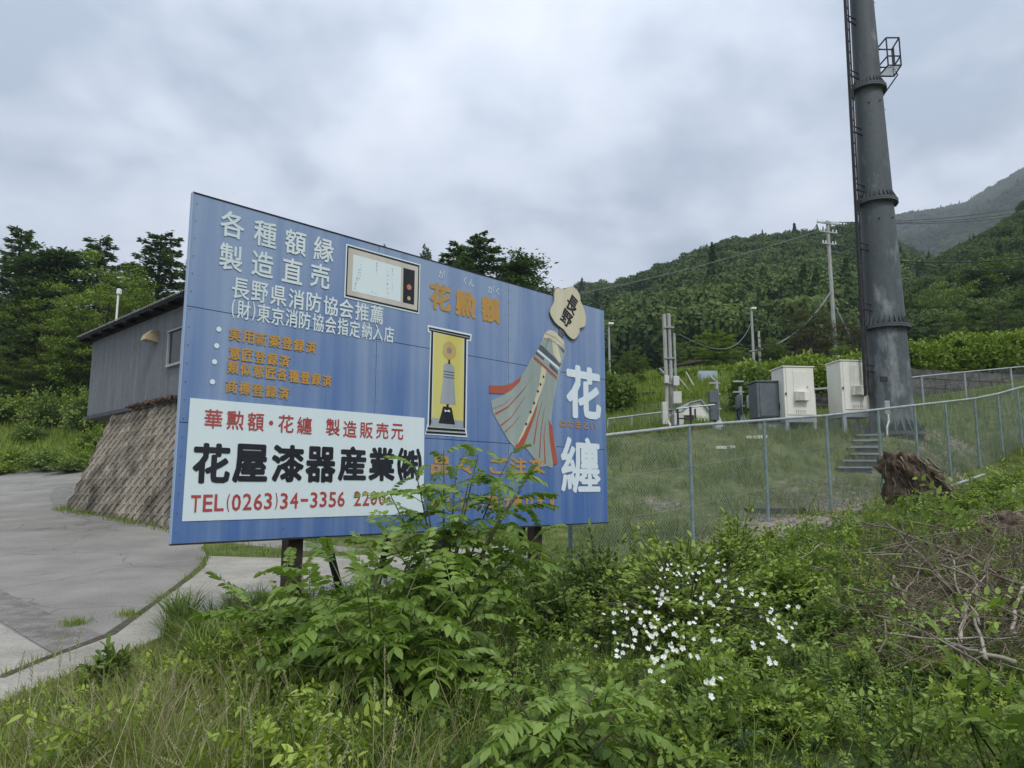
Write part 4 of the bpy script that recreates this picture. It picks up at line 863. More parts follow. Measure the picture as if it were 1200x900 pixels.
bx_px(tp, 777.5, 441, 783, 450, .14, M_boxg, -.1); bx_px(tp, 787.5, 442, 794.5, 453, .16, M_boxg, -.12); bx_px(tp, 787, 460, 797, 474, .2, M_boxg, -.13); bx_px(tp, 774.5, 472, 781.5, 498, .18, M_boxg, -.12); bx_px(tp, 788, 485, 799.5, 499, .2, M_boxg, -.13)
MB().tube([(-.02, -.1, at(784, 498, Y0).z - gz), (-.1, -.14, .25), (-.02, -.16, .0)], .028, 6).build('cable', M_white, tp)
for px_, topy, basey, Y0, label, bxs in ((842.5, 446, 520, 20.0, 'short pale pole with a flared base carrying dark radio units on its left side', ((829, 459, 838, 473), (837, 456, 841.5, 475), (830, 475, 838, 493), (836, 474, 842, 498))),
                                     (870, 453, 512, 20.6, 'short pole with dark radio units and one pale box, directly left of the grey cabinet', ((860.5, 465, 865.5, 480), (864, 463, 869, 486), (874, 464, 881, 479), (863, 484, 867, 497)))):
    p = at(px_, basey, Y0); gz = h(p.x, Y0); sp = empty('radio_pole', (p.x, Y0, gz), 0, label, 'pole', 'short poles with radio units')
    ht = at(px_, topy, Y0).z - gz; cyl((0, 0, -.2), (0, 0, ht), .05, 12).build('pole', M_galv, sp)
    MB().tube([(0, 0, -.05), (0, 0, .08), (0, 0, .3), (0, 0, .34)], [.19, .17, .07, .06], 12).build('flared_base', M_galv, sp)
    for k, (a, b, c_, d) in enumerate(bxs):
        pale = (k == 2 and px_ == 870); bx_px(sp, a, b, c_, d, .16, M_boxg if pale else M_cabg, -.02 if k % 2 else -.12, 'radio_unit')
    for zz in (.55, .95, 1.25): MB().box((-.06, -.02, zz), (.3, .06, .04)).build('clamp', M_galv, sp)
    MB().tube([(-.12, -.08, .55), (-.15, -.1, .3), (-.05, -.1, .05), (.1, -.2, 0)], .02, 6).build('cable', M_dark, sp)
# small pipe stand
Y0 = 19.6; p = at(806, 480, Y0); gz = h(p.x, Y0)
ps = empty('pipe_stand', (p.x, Y0, gz), 0, 'low grey pipe frame with two uprights in front of the white hut', 'frame')
for xx, b in ((0, .55), (-.33, 1.05)): pass
zt = at(800, 479, Y0).z - gz
cyl((-.27, 0, -.3), (-.27, 0, zt), .028, 8).build('upright', M_dark, ps); cyl((.07, 0, -.3), (.07, 0, zt + .05), .032, 8).build('upright', M_dark, ps); cyl((-.3, 0, zt), (.75, 0.1, zt + .12), .02, 8).build('cross_pipe', M_galv, ps); cyl((-.27, 0, zt * .6), (.07, 0, zt * .6), .02, 8).build('cross_pipe', M_dark, ps)
# white hut with gable
Y0 = 23.0; p = at(812, 500, Y0); gz = h(p.x, Y0) - .1; zb = 0
hut = empty('white_hut', (p.x, Y0, gz), .0, 'small white gabled hut with a dark square opening behind the equipment poles', 'hut')
def L_(px, py): q = at(px, py, Y0); return (q.x - p.x, q.z - gz)
prof = [L_(797, 506), L_(797, 484), L_(808, 473), L_(821, 470), L_(833, 486), L_(834, 504)]
x0, x1 = prof[0][0], prof[-1][0]
prof[0] = (prof[0][0], -.1); prof[-1] = (prof[-1][0], -.1)
MB().poly(prof, 0, 1.8).build('wall', M_white, hut)
rl = MB(); 
for a, b in zip(prof[1:-2], prof[2:-1]):
    a = Vector((a[0], 0, a[1] + .01)); b = Vector((b[0], 0, b[1] + .01)); n = Vector((-(b - a).z, 0, (b - a).x)).normalized() * .04
    rl.add([a + Vector((0, -.08, 0)), b + Vector((0, -.08, 0)), b + n + Vector((0, -.08, 0)), a + n + Vector((0, -.08, 0)), a + Vector((0, 1.9, 0)), b + Vector((0, 1.9, 0)), b + n + Vector((0, 1.9, 0)), a + n + Vector((0, 1.9, 0))], [(0, 1, 2, 3), (4, 7, 6, 5), (0, 4, 5, 1), (2, 6, 7, 3), (1, 5, 6, 2), (0, 3, 7, 4)])
rl.build('roof', M_galv, hut)
a, b = L_(799.5, 486.5), L_(813.5, 503); MB().box(((a[0] + b[0]) / 2, -.012, (a[1] + b[1]) / 2), (b[0] - a[0], .03, a[1] - b[1])).build('door', M_dark, hut)
a, b = L_(813.8, 479), L_(816, 504); MB().box(((a[0] + b[0]) / 2, -.02, (a[1] + b[1]) / 2), (b[0] - a[0], .04, a[1] - b[1])).build('door_post', M_dark, hut)
# white pebbles / bags near the pole bases
for px_, py_, w_, lb in ((848, 526, .36, 'flat white slab in the grass in front of the flared pole'), (884, 514, .42, 'long pale broken board in the grass below the grey cabinet')):
    q = onground(px_, py_); mb = MB(); mb.box((0, 0, .03), (w_, .14, .07)); mb.box((w_ * .5, .02, .05), (w_ * .5, .1, .06), rz=.2)
    tag(mb.build('white_board', M_white, None, loc=q), lb, 'board')
# steel steps up the bank
M_tread = mat('dark_step_grating', (.03, .03, .032), (.07, .07, .072), scale=9, rough=.7)
st = onground(1008, 556); top = onground(1020, 514)
stairs = empty('bank_steps', st, 0, 'short flight of dark mesh steps with grey nosings climbing the bank to the mast', 'steps')
for i, (xa, xb, py) in enumerate(((982, 1020, 553), (987, 1027, 545), (991, 1031, 537), (995, 1031, 529), (1000, 1031, 521), (1004, 1035, 514.5))):
    a = onground(xa, py); b = onground(xb, py); a.z += .0; c = (a + b) / 2 - st; wv = (b - a).length; rz = math.atan2(b.y - a.y, b.x - a.x)
    tr = MB().box(c + Vector((0, .12, -.02)), (wv, .30, .22), rz=rz).build('tread', M_tread, stairs)
    MB().box(c + Vector((0, -.04, .10)), (wv + .02, .05, .035), rz=rz).build('nosing', M_stand, tr)
# dark flat block wall behind the terrace: courses of long blocks
M_bwall = mat('dark_mossy_block', (.045, .045, .042), (.12, .115, .105), scale=3, rough=1, bump=.7, fine=(8, .3))
def course_wall(name, x0, y0, x1, y1, z0, hh, bw, bh, label):
    A = Vector((x0, y0, z0)); D = Vector((x1 - x0, y1 - y0, 0)); ln = D.length; rz = math.atan2(D.y, D.x)
    w = empty(name, A, rz, label, 'wall'); MB().box((ln / 2, .19, hh / 2 - .2), (ln, .3, hh + .3)).build('mortar_core', M_core, w)
    nr = int(hh / bh)
    for r_ in range(nr):
        x = -(r_ % 2) * bw / 2
        while x < ln:
            a_, b_ = max(0, x), min(ln, x + bw)
            if b_ - a_ > .15: MB().box(((a_ + b_) / 2, 0.02 + random.uniform(-.02, .02), r_ * bh + bh / 2), (b_ - a_ - .03, .12, bh - .035)).build('block', M_bwall, w)
            x += bw
    return w
a = at(1052, 470, 27); b = at(1230, 470, 29); course_wall('block_wall', a.x, 27, b.x, 29, h(a.x, 27) - .2, at(1100, 433, 27.7).z - h(a.x, 27) + .2, 1.1, .36, 'dark block retaining wall under the hedge right of the mast')
a = at(946, 490, 26.5); b = at(1050, 490, 26.9); course_wall('terrace_wall', a.x, 26.5, b.x, 26.9, h(a.x, 26.5) - .2, at(960, 459, 26.5).z - h(a.x, 26.5) + .2, .6, .34, 'dark stone wall seen between the two cream cabinets')
cyl(at(950, 456.5, 26.2), at(1000, 453, 26.2), .04, 6).build('pipe_rail', M_stand); tag(bpy.data.objects['pipe_rail'], 'thin grey rail on top of the dark wall between the cream cabinets', 'rail')
# wooden shed glimpsed by the sign edge
Y0 = 33; p = at(738, 478, Y0); gz = h(p.x, Y0); M_or = mat('orange_boards', (.34, .13, .035), (.42, .18, .06), scale=5, rough=.8)
sh = empty('orange_shed', (p.x, Y0, gz), .1, 'tiny orange box shed with a flat dark roof under the trees by the billboard edge', 'shed')
z0, z1 = at(738, 488, Y0).z - gz, at(738, 476, Y0).z - gz
MB().box((0, 0, (z1 - .3) / 2), (.95, 1, z1 + .3)).build('wall', M_or, sh); z2 = at(738, 464, Y0).z - gz
MB().box((.0, 0, z2), (1.9, 1.6, .06), M=Matrix.Rotation(-.06, 3, 'Y')).build('roof', M_dark, sh)
for sx in (-.6, .6): cyl((sx, .3, 0), (sx, .3, z2), .03, 6).build('post', M_dark, sh)

# ------------------------------------------------------------------ far utility poles and wires
def upole(px, pyt, pyb, Y, r, label, arms=(), lamp=False, m=M_pole):
    b = at(px, pyb, Y); t = at(px + (pyb - pyt) * -.03, pyt, Y); gz = h(b.x, Y) - 1; zt = t.z - gz
    o = empty('utility_pole', (b.x, Y, gz), 0, label, 'pole', 'utility poles on the hillside'); cyl((0, 0, 0), (0, 0, zt), r, 10, r * .7).build('pole', m, o)
    for dz, wd in arms:
        ar = MB().box((0, -.15, zt - dz), (wd, .12, .12), rz=.3).build('crossarm', M_stand, o); iz = MB()
        for k in (-1, -.55, .55, 1): MB().tube([(k * wd * .46 * math.cos(.3), -.15 + k * wd * .46 * math.sin(.3), zt - dz + .06), (k * wd * .46 * math.cos(.3), -.15 + k * wd * .46 * math.sin(.3), zt - dz + .32)], [.07, .05], 6).build('insulator', M_white, ar)
    if lamp: MB().box((.16, -.1, zt + .02), (.42, .25, .16)).build('lamp_head', M_white, o, bevel=.03)
    return o, Vector((b.x, Y, gz + zt))
_, P1 = upole(979, 259, 410, 70, .22, 'tall pale concrete utility pole with crossarms standing left of the dark mast', ((.3, 2.6), (1.2, 2.0), (2.4, 1.6)))
_, P2 = upole(883.5, 362, 428, 60, .13, 'slim pale pole with a small lamp on top, taller of two behind the terrace', (), True)
_, P3 = upole(891, 388, 428, 58, .13, 'slim pale pole without a lamp, shorter of two behind the terrace')
_, P4 = upole(714.5, 380, 440, 55, .10, 'thin grey lamp pole showing just past the billboard edge among the trees', (), True)
M_cabl = mat('black_cable', (.02, .02, .02), (.03, .03, .03), rough=.6); M_cabg2 = mat('grey_cable', (.16, .17, .18), (.2, .2, .2), rough=.6)
def cable(a, b, sag, r, label, m=M_cabl, grp=None):
    pts = []
    for i in range(17):
        t = i / 16; q = a.lerp(b, t); q.z -= sag * 4 * t * (1 - t); pts.append(q)
    o = MB().tube(pts, r, 5).build('overhead_cable', m); tag(o, label, 'cable', grp); return o
cable(at(-200, 335, 75), at(968, 268, 70), 7.2, .035, 'thin wire crossing the sky from behind the billboard to the tall utility pole', M_cabg2)
for k, (ya, yb, lab) in enumerate(((262, 226, 'uppermost'), (265, 232, 'second'), (267, 236, 'third'))):
    cable(P1 + Vector((k * 1.1 - 1, 0, -.1)), at(1330, yb - 18 + k, 95), 1.8, .03, 'overhead line running from the tall utility pole behind the mast, %s of three' % lab, M_cabl, 'power lines right of the mast')
cable(P1 + Vector((0, 0, -3.2)), at(1330, 278, 62), 1.6, .055, 'thick dark cable sloping up to the right across the forest behind the mast')
cable(P1 + Vector((0, 0, -2.2)), at(1330, 290, 70), 2.6, .04, 'dark cable just above the forest edge right of the mast')
cable(P1 + Vector((-1, 0, -.3)), at(868, 372, 120), 1, .035, 'wire falling from the tall utility pole down over the wooded slope')
cable(P1 + Vector((0, 0, -7)), at(878, 412, 55), 1.3, .07, 'thick grey stay cable sagging left from the tall utility pole to the trees', M_cabg2)
cable(P1 + Vector((.1, 0, -8.2)), at(1000, 402, 68), 0, .05, 'short grey stay running down right from the tall utility pole', M_cabg2)
cable(at(797, 392, 20.5), P2 + Vector((0, 0, -1)), 1.2, .018, 'thin pale cable from the twin equipment poles to the lamp pole', M_cabg2)

# vine trellis frames on the terrace
for i, (xa, ya, xb, yb) in enumerate(((773, 432, 782, 441), (794, 441, 808, 458), (804, 436, 813, 452), (832, 440, 838, 446), (864, 441, 869, 449))):
    o = cyl(at(xa, ya, 33), at(xb, yb, 33 - .5), .035, 6).build('garden_stake', M_pole); tag(o, ['garden stake leaning left of the twin equipment poles on the terrace', 'longer garden stake just right of the twin poles on the terrace', 'garden stake leaning below the sloping timber beam on the terrace', 'garden stake leaning beside the blue grey sheet', 'garden stake by the right end of the grey concrete terrace edge'][i], 'stake', 'garden stakes on the terrace')
o = MB().tube([at(770, 434, 34), at(795, 428, 34), at(823, 423, 34)], .07, 6).build('timber_beam', M_post); tag(o, 'dark sloping timber beam on the terrace behind the twin poles', 'beam')
o = MB().box(at(829, 446, 35), (.9, .3, .9)).box(at(828, 448, 34.9), (.6, .3, .8)).build('plastic_sheet', mat('blue_grey_sheet', (.30, .38, .42), (.4, .46, .5), rough=.6)); tag(o, 'pale blue grey sheet heaped on the terrace near the broad tree', 'sheet')
o = MB().box(at(856, 450, 36), (2.6, .4, .7)).build('concrete_edge', M_pole); tag(o, 'grey concrete edge of the terrace to the right of the broad tree', 'wall')

# ------------------------------------------------------------------ wooded hills
M_floor = mat('forest_floor', (.018, .032, .012), (.035, .055, .02), scale=.05, rough=1)
def hill(name, ridge, foot, nu, nv, bulge=.08, nz=.02, back=.5):
    """surface from a foot line up to a ridge line and down behind it"""
    def res(pts, n):
        P = [Vector(p) for p in pts]; d = [0]
        for a, b in zip(P[:-1], P[1:]): d.append(d[-1] + (b - a).length)
        o = []
        for i in range(n):
            t = d[-1] * i / (n - 1); k = 0
            while k < len(P) - 2 and d[k + 1] < t: k += 1
            o.append(P[k].lerp(P[k + 1], (t - d[k]) / max(1e-6, d[k + 1] - d[k])))
        return o
    R_, F_ = res(ridge, nu), res(foot, nu); V_ = []
    for j in range(nv + 6):
        for i in range(nu):
            if j <= nv:
                t = j / nv; p = F_[i].lerp(R_[i], t); hh_ = R_[i].z - F_[i].z
                p.z += hh_ * bulge * math.sin(PI * t) + mnoise.noise(Vector((p.x, p.y, 0)) * (6 / max(80, hh_ * 3))) * hh_ * nz * 6 * math.sin(PI * t)
            else:
                t = (j - nv) / 6; d = (R_[i] - F_[i]); p = R_[i] + Vector((d.x * t * back, d.y * t * back, -(R_[i].z - F_[i].z) * t * 1.0))
            V_.append(p)
    T_ = []
    for j in range(nv + 5):
        for i in range(nu - 1):
            a = j * nu + i; T_ += [(a, a + 1, a + nu + 1), (a, a + nu + 1, a + nu)]
    me = tri_mesh(name, np.array([tuple(v) for v in V_]), np.array(T_), None, M_floor, True)
    o = link(name, me); o['kind'] = 'structure'; return np.array([tuple(v) for v in V_]).reshape(nv + 6, nu, 3)
def W_(px, py, Y): return at(px, py, Y)
mid_ridge = [W_(*p) for p in ((560, 407, 520), (640, 387, 520), (690, 372, 500), (730, 365, 500), (760, 356, 500), (790, 340, 510), (830, 320, 530), (860, 307, 540), (900, 298, 560), (940, 294, 580), (985, 287, 600), (1020, 295, 560), (1055, 315, 520), (1090, 337, 480), (1140, 360, 440), (1220, 385, 420))]
mid_foot = [W_(*p) for p in ((560, 470, 120), (640, 450, 110), (700, 440, 105), (760, 436, 100), (820, 434, 95), (880, 430, 95), (940, 428, 95), (1000, 425, 100), (1060, 420, 110), (1140, 415, 120), (1220, 410, 120))]
far_ridge = [W_(*p) for p in ((900, 330, 1500), (960, 285, 1500), (1000, 268, 1500), (1050, 257, 1450), (1100, 249, 1400), (1130, 244, 1350), (1150, 232, 1350), (1175, 216, 1300), (1200, 202, 1300), (1260, 170, 1300), (1340, 150, 1300))]
far_foot = [W_(*p) for p in ((900, 420, 560), (1000, 400, 520), (1100, 380, 480), (1200, 360, 450), (1340, 340, 450))]
right_ridge = [W_(*p) for p in ((1052, 406, 180), (1075, 384, 190), (1090, 362, 200), (1110, 340, 210), (1135, 320, 225), (1160, 300, 240), (1200, 280, 250), (1260, 249, 260), (1340, 224, 260))]
right_foot = [W_(*p) for p in ((1045, 418, 75), (1100, 412, 72), (1160, 408, 70), (1230, 400, 70), (1340, 390, 70))]
left_ridge = [W_(*p) for p in ((-420, 400, 170), (-200, 405, 160), (0, 425, 150), (120, 430, 150), (300, 430, 160), (450, 432, 170), (600, 425, 180), (700, 415, 190))]
left_foot = [W_(*p) for p in ((-420, 500, 60), (-200, 500, 60), (100, 490, 62), (400, 480, 66), (700, 450, 80))]
hA = hill('hill', mid_ridge, mid_foot, 60, 26, bulge=.04); hB = hill('mountain', far_ridge, far_foot, 50, 20, bulge=.02); hC = hill('hill', right_ridge, right_foot, 30, 16, bulge=.12); hD = hill('hill', left_ridge, left_foot, 30, 12)

# crown prototypes for the woods (never placed themselves; the woods are one mass each)
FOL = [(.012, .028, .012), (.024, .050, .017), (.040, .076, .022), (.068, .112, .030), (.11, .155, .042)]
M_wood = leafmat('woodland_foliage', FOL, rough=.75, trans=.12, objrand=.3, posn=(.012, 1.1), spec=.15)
def ico(sub):
    bm = bmesh.new(); bmesh.ops.create_icosphere(bm, subdivisions=sub, radius=1); V_ = np.array([tuple(v.co) for v in bm.verts]); F_ = np.array([[v.index for v in f.verts] for f in bm.faces]); bm.free(); return V_, F_
def crown_proto(name, nleaf, leaf, sx, sz, conic=0.0, seed=0, core=True):
    R = np.random.default_rng(seed); parts = []
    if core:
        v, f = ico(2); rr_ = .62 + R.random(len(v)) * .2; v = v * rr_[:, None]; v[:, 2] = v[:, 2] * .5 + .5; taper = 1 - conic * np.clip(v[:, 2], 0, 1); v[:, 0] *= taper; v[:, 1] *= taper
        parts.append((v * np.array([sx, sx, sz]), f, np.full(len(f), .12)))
    # lumps of small leaf sprays
    nl = 9; lc = R.normal(size=(nl, 3)); lc /= np.linalg.norm(lc, axis=1, keepdims=True); lc *= .62; lc[:, 2] = lc[:, 2] * .55 + .5
    lb = R.random(nl) * .3
    k = R.integers(0, nl, nleaf); d = R.normal(size=(nleaf, 3)); d[:, 2] += .35; d /= np.linalg.norm(d, axis=1, keepdims=True)
    rad = .42 * (.72 + .34 * R.random(nleaf)); P = lc[k] + d * rad[:, None] * np.array([1, 1, .7]); taper = np.clip(1 - conic * np.clip(P[:, 2], 0, 1), .06, 1); P[:, 0] *= taper; P[:, 1] *= taper
    P = P * np.array([sx, sx, sz]); out_ = d + R.normal(size=(nleaf, 3)) * .5; fr = frames(np.cross(out_, R.normal(size=(nleaf, 3))), out_) * (leaf * (.6 + .8 * R.random(nleaf)))[:, None, None]
    tv = [(-.5, -.5, 0), (.5, -.35, .1), (.4, .5, 0), (-.35, .45, .12)]; tf = [(0, 1, 2), (0, 2, 3)]
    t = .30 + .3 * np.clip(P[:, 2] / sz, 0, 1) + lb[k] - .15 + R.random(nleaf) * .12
    parts.append(expand(tv, tf, P, fr, t))
    V_, T_, C_ = merge(parts); me = tri_mesh(name, V_, T_, C_, M_wood); return me
pc_ = bpy.data.collections.new('woodland_crowns')
for i in range(5):
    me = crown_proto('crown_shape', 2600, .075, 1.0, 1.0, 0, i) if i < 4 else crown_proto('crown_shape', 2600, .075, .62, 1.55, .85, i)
    o = bpy.data.objects.new('crown_shape', me); pc_.objects.link(o)
def scatter_gn(name, pts, scl, rot, idx, label, cat='forest'):
    me = bpy.data.meshes.new(name); me.vertices.add(len(pts)); me.vertices.foreach_set('co', np.asarray(pts, np.float32).ravel())
    for nm, ty, d in (('scl', 'FLOAT_VECTOR', scl), ('rot', 'FLOAT_VECTOR', rot)):
        a = me.attributes.new(nm, ty, 'POINT'); a.data.foreach_set('vector', np.asarray(d, np.float32).ravel())
    a = me.attributes.new('idx', 'INT', 'POINT'); a.data.foreach_set('value', np.asarray(idx, np.int32)); me.update()
    o = link(name, me); g = bpy.data.node_groups.new(name, 'GeometryNodeTree'); g.interface.new_socket('Geometry', in_out='INPUT', socket_type='NodeSocketGeometry'); g.interface.new_socket('Geometry', in_out='OUTPUT', socket_type='NodeSocketGeometry')
    n = g.nodes; l = g.links; gi = n.new('NodeGroupInput'); go = n.new('NodeGroupOutput'); ip = n.new('GeometryNodeInstanceOnPoints'); ci = n.new('GeometryNodeCollectionInfo')
    ci.inputs['Collection'].default_value = pc_; ci.inputs['Separate Children'].default_value = True; ci.inputs['Reset Children'].default_value = True
    def na(nm, ty): a = n.new('GeometryNodeInputNamedAttribute'); a.data_type = ty; a.inputs[0].default_value = nm; return a.outputs[0]
    l.new(gi.outputs[0], ip.inputs['Points']); l.new(ci.outputs[0], ip.inputs['Instance']); ip.inputs['Pick Instance'].default_value = True
    l.new(na('idx', 'INT'), ip.inputs['Instance Index']); l.new(na('scl', 'FLOAT_VECTOR'), ip.inputs['Scale']); l.new(na('rot', 'FLOAT_VECTOR'), ip.inputs['Rotation']); l.new(ip.outputs[0], go.inputs[0])
    m = o.modifiers.new('scatter', 'NODES'); m.node_group = g
    me.materials.append(M_wood); tag(o, label, cat, kind='stuff'); return o
def on_hill(HH, n, smin, smax, skip=0, conif=.1, thr=None):
    nv_, nu_ = HH.shape[:2]; u = RNG.random(n) * (nu_ - 1.001); v = RNG.random(n) * (nv_ - 5.0 - 1.001); i = u.astype(int); j = v.astype(int); fu, fv = (u - i)[:, None], (v - j)[:, None]
    P = HH[j, i] * (1 - fu) * (1 - fv) + HH[j, i + 1] * fu * (1 - fv) + HH[j + 1, i] * (1 - fu) * fv + HH[j + 1, i + 1] * fu * fv
    s = smin + (smax - smin) * RNG.random(n) ** 1.6; patch = np.array([mnoise.noise(Vector(tuple(p * .011))) for p in P])
    idx = np.where(RNG.random(n) < conif + np.clip(patch - .42, 0, 1) * .6 * (conif > 0), 4, RNG.integers(0, 4, n))
    S3 = np.stack([s, s, s * (.8 + .5 * RNG.random(n))], 1); R3 = np.stack([RNG.normal(size=n) * .06, RNG.normal(size=n) * .06, RNG.random(n) * 6.28], 1)
    P[:, 2] += s * .1; return P, S3, R3, idx
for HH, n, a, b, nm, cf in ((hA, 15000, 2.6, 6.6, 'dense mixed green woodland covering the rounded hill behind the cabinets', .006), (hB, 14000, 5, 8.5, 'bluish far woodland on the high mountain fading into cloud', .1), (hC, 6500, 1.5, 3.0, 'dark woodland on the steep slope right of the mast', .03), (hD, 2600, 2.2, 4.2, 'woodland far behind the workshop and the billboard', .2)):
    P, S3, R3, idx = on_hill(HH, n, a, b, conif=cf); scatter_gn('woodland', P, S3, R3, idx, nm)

# ------------------------------------------------------------------ individual trees
M_bark = mat('tree_bark', (.05, .042, .034), (.10, .09, .075), scale=6, stretch=(1, 1, .3), rough=1, bump=.6)
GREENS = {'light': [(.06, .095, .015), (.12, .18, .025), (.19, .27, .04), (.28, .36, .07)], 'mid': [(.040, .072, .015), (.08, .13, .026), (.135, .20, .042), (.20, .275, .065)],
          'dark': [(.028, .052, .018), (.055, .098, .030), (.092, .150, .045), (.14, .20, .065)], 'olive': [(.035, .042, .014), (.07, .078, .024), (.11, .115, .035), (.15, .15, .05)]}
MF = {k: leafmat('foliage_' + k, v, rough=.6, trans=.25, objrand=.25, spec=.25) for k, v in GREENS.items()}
def tree_meshes(kind, seed, nleaf, leaf):
    """unit-height tree (height 1). returns crown mesh, wood mesh"""
    R = np.random.default_rng(seed); wood = MB(); P = []; D = []; TT = []
    if kind == 'conifer':
        wood.tube([(0, 0, -.03), (.004, 0, .5), (0, 0, .98)], [.016, .010, .002], 7)
        nb = 95
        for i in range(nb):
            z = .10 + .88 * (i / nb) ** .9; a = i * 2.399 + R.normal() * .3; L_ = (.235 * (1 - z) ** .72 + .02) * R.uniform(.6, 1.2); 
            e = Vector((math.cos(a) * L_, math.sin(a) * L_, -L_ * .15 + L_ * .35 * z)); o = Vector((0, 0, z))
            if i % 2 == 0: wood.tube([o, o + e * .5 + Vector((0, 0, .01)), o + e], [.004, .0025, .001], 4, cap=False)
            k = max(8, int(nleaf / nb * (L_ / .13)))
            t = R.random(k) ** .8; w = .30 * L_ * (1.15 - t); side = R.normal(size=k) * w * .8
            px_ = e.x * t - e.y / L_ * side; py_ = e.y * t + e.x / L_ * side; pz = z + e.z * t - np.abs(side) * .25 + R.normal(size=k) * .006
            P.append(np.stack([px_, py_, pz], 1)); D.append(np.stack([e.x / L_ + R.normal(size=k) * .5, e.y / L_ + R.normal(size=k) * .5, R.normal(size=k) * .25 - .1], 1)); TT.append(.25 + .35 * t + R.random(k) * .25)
    elif kind == 'pine':   # open layered pads (red pine / larch)
        wood.tube([(0, 0, -.03), (.01, .0, .4), (-.01, .01, .7), (0, 0, .96)], [.018, .013, .008, .002], 7)
        nb = 42
        for i in range(nb):
            z = .22 + .76 * (i / nb); a = i * 2.399 + R.normal() * .4; L_ = (.30 * (1 - z) ** .85 + .02) * R.uniform(.4, 1.3); e = Vector((math.cos(a) * L_, math.sin(a) * L_, L_ * R.uniform(-.05, .4))); o = Vector((0, 0, z))
            wood.tube([o, o + e * .5 - Vector((0, 0, .008)), o + e], [.005, .003, .001], 4, cap=False)
            npad = 5
            for q in range(npad):
                t0 = .35 + .68 * (q + R.random()) / npad; c = o + e * t0; c += Vector((R.normal() * .022, R.normal() * .022, R.normal() * .008)); k = max(6, int(nleaf / (nb * npad)))
                g = R.normal(size=(k, 3)) * np.array([.027, .027, .010]); P.append(np.array(tuple(c)) + g); D.append(R.normal(size=(k, 3)) * np.array([1, 1, .5]) + np.array([0, 0, .5])); TT.append(.25 + np.clip(g[:, 2] / .02, -1, 1) * .2 + R.random(k) * .25 + .1 * t0)
    else:                  # broadleaf: limbs ending in leaf clumps laid in tiers
        wood.tube([(0, 0, -.03), (.012, .0, .16), (-.006, .01, .34), (.004, .0, .62)], [.024, .018, .012, .004], 8)
        nb = 34; 
        for i in range(nb):
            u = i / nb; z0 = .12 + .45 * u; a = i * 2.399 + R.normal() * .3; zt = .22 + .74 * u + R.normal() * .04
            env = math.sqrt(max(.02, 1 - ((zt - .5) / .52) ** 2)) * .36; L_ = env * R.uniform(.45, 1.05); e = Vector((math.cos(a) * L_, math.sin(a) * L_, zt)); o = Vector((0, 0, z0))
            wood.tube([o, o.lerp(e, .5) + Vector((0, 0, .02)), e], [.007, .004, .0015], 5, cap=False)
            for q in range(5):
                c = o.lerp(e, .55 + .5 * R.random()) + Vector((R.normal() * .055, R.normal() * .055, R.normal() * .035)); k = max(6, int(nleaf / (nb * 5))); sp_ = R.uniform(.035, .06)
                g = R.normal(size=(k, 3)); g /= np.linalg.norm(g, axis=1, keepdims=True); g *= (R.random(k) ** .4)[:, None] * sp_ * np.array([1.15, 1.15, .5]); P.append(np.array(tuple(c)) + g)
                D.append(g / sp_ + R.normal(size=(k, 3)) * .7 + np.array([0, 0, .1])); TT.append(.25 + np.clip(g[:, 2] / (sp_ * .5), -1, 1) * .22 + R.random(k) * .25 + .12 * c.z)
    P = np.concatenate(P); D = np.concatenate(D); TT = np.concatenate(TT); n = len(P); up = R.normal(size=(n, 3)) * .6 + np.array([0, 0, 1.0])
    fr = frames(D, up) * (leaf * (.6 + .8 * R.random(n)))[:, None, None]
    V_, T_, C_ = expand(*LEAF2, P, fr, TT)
    return (V_, T_, C_), wood
TP = {}
def tree_proto(kind, seed, col, nleaf=9000, leaf=.02):
    key = (kind, seed, col)
    if key not in TP:
        (V_, T_, C_), wd = tree_meshes(kind, seed, nleaf, leaf); cm = tri_mesh('crown', V_, T_, C_, MF[col]); wm = bpy.data.meshes.new('trunk'); wm.from_pydata(wd.v, [], wd.f); wm.materials.append(M_bark)
        TP[key] = (cm, wm)
    return TP[key]
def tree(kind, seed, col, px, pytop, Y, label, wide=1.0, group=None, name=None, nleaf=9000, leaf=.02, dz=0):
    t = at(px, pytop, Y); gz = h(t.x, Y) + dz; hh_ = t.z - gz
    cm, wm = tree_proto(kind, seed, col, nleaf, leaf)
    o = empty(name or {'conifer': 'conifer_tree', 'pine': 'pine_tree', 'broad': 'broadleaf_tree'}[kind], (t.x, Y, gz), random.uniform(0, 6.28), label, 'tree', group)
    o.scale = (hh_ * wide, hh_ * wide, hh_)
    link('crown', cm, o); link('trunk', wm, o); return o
# left group behind the workshop
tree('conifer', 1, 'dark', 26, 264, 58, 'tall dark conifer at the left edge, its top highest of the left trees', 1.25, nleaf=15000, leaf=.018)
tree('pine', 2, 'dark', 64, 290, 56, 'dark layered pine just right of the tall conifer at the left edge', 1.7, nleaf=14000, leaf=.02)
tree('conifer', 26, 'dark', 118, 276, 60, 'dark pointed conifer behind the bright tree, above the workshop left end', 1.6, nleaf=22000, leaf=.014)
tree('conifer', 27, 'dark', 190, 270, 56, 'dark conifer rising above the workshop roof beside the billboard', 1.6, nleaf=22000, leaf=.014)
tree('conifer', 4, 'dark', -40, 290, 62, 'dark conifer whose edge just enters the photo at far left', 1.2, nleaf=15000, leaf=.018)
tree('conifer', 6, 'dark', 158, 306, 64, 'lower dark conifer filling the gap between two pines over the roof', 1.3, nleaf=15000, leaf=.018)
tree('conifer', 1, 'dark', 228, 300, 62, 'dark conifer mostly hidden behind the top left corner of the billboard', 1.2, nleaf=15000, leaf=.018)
tree('broad', 11, 'light', 128, 300, 50, 'tall bright yellow green broadleaf tree behind the workshop left corner', 1.05, nleaf=20000, leaf=.015)
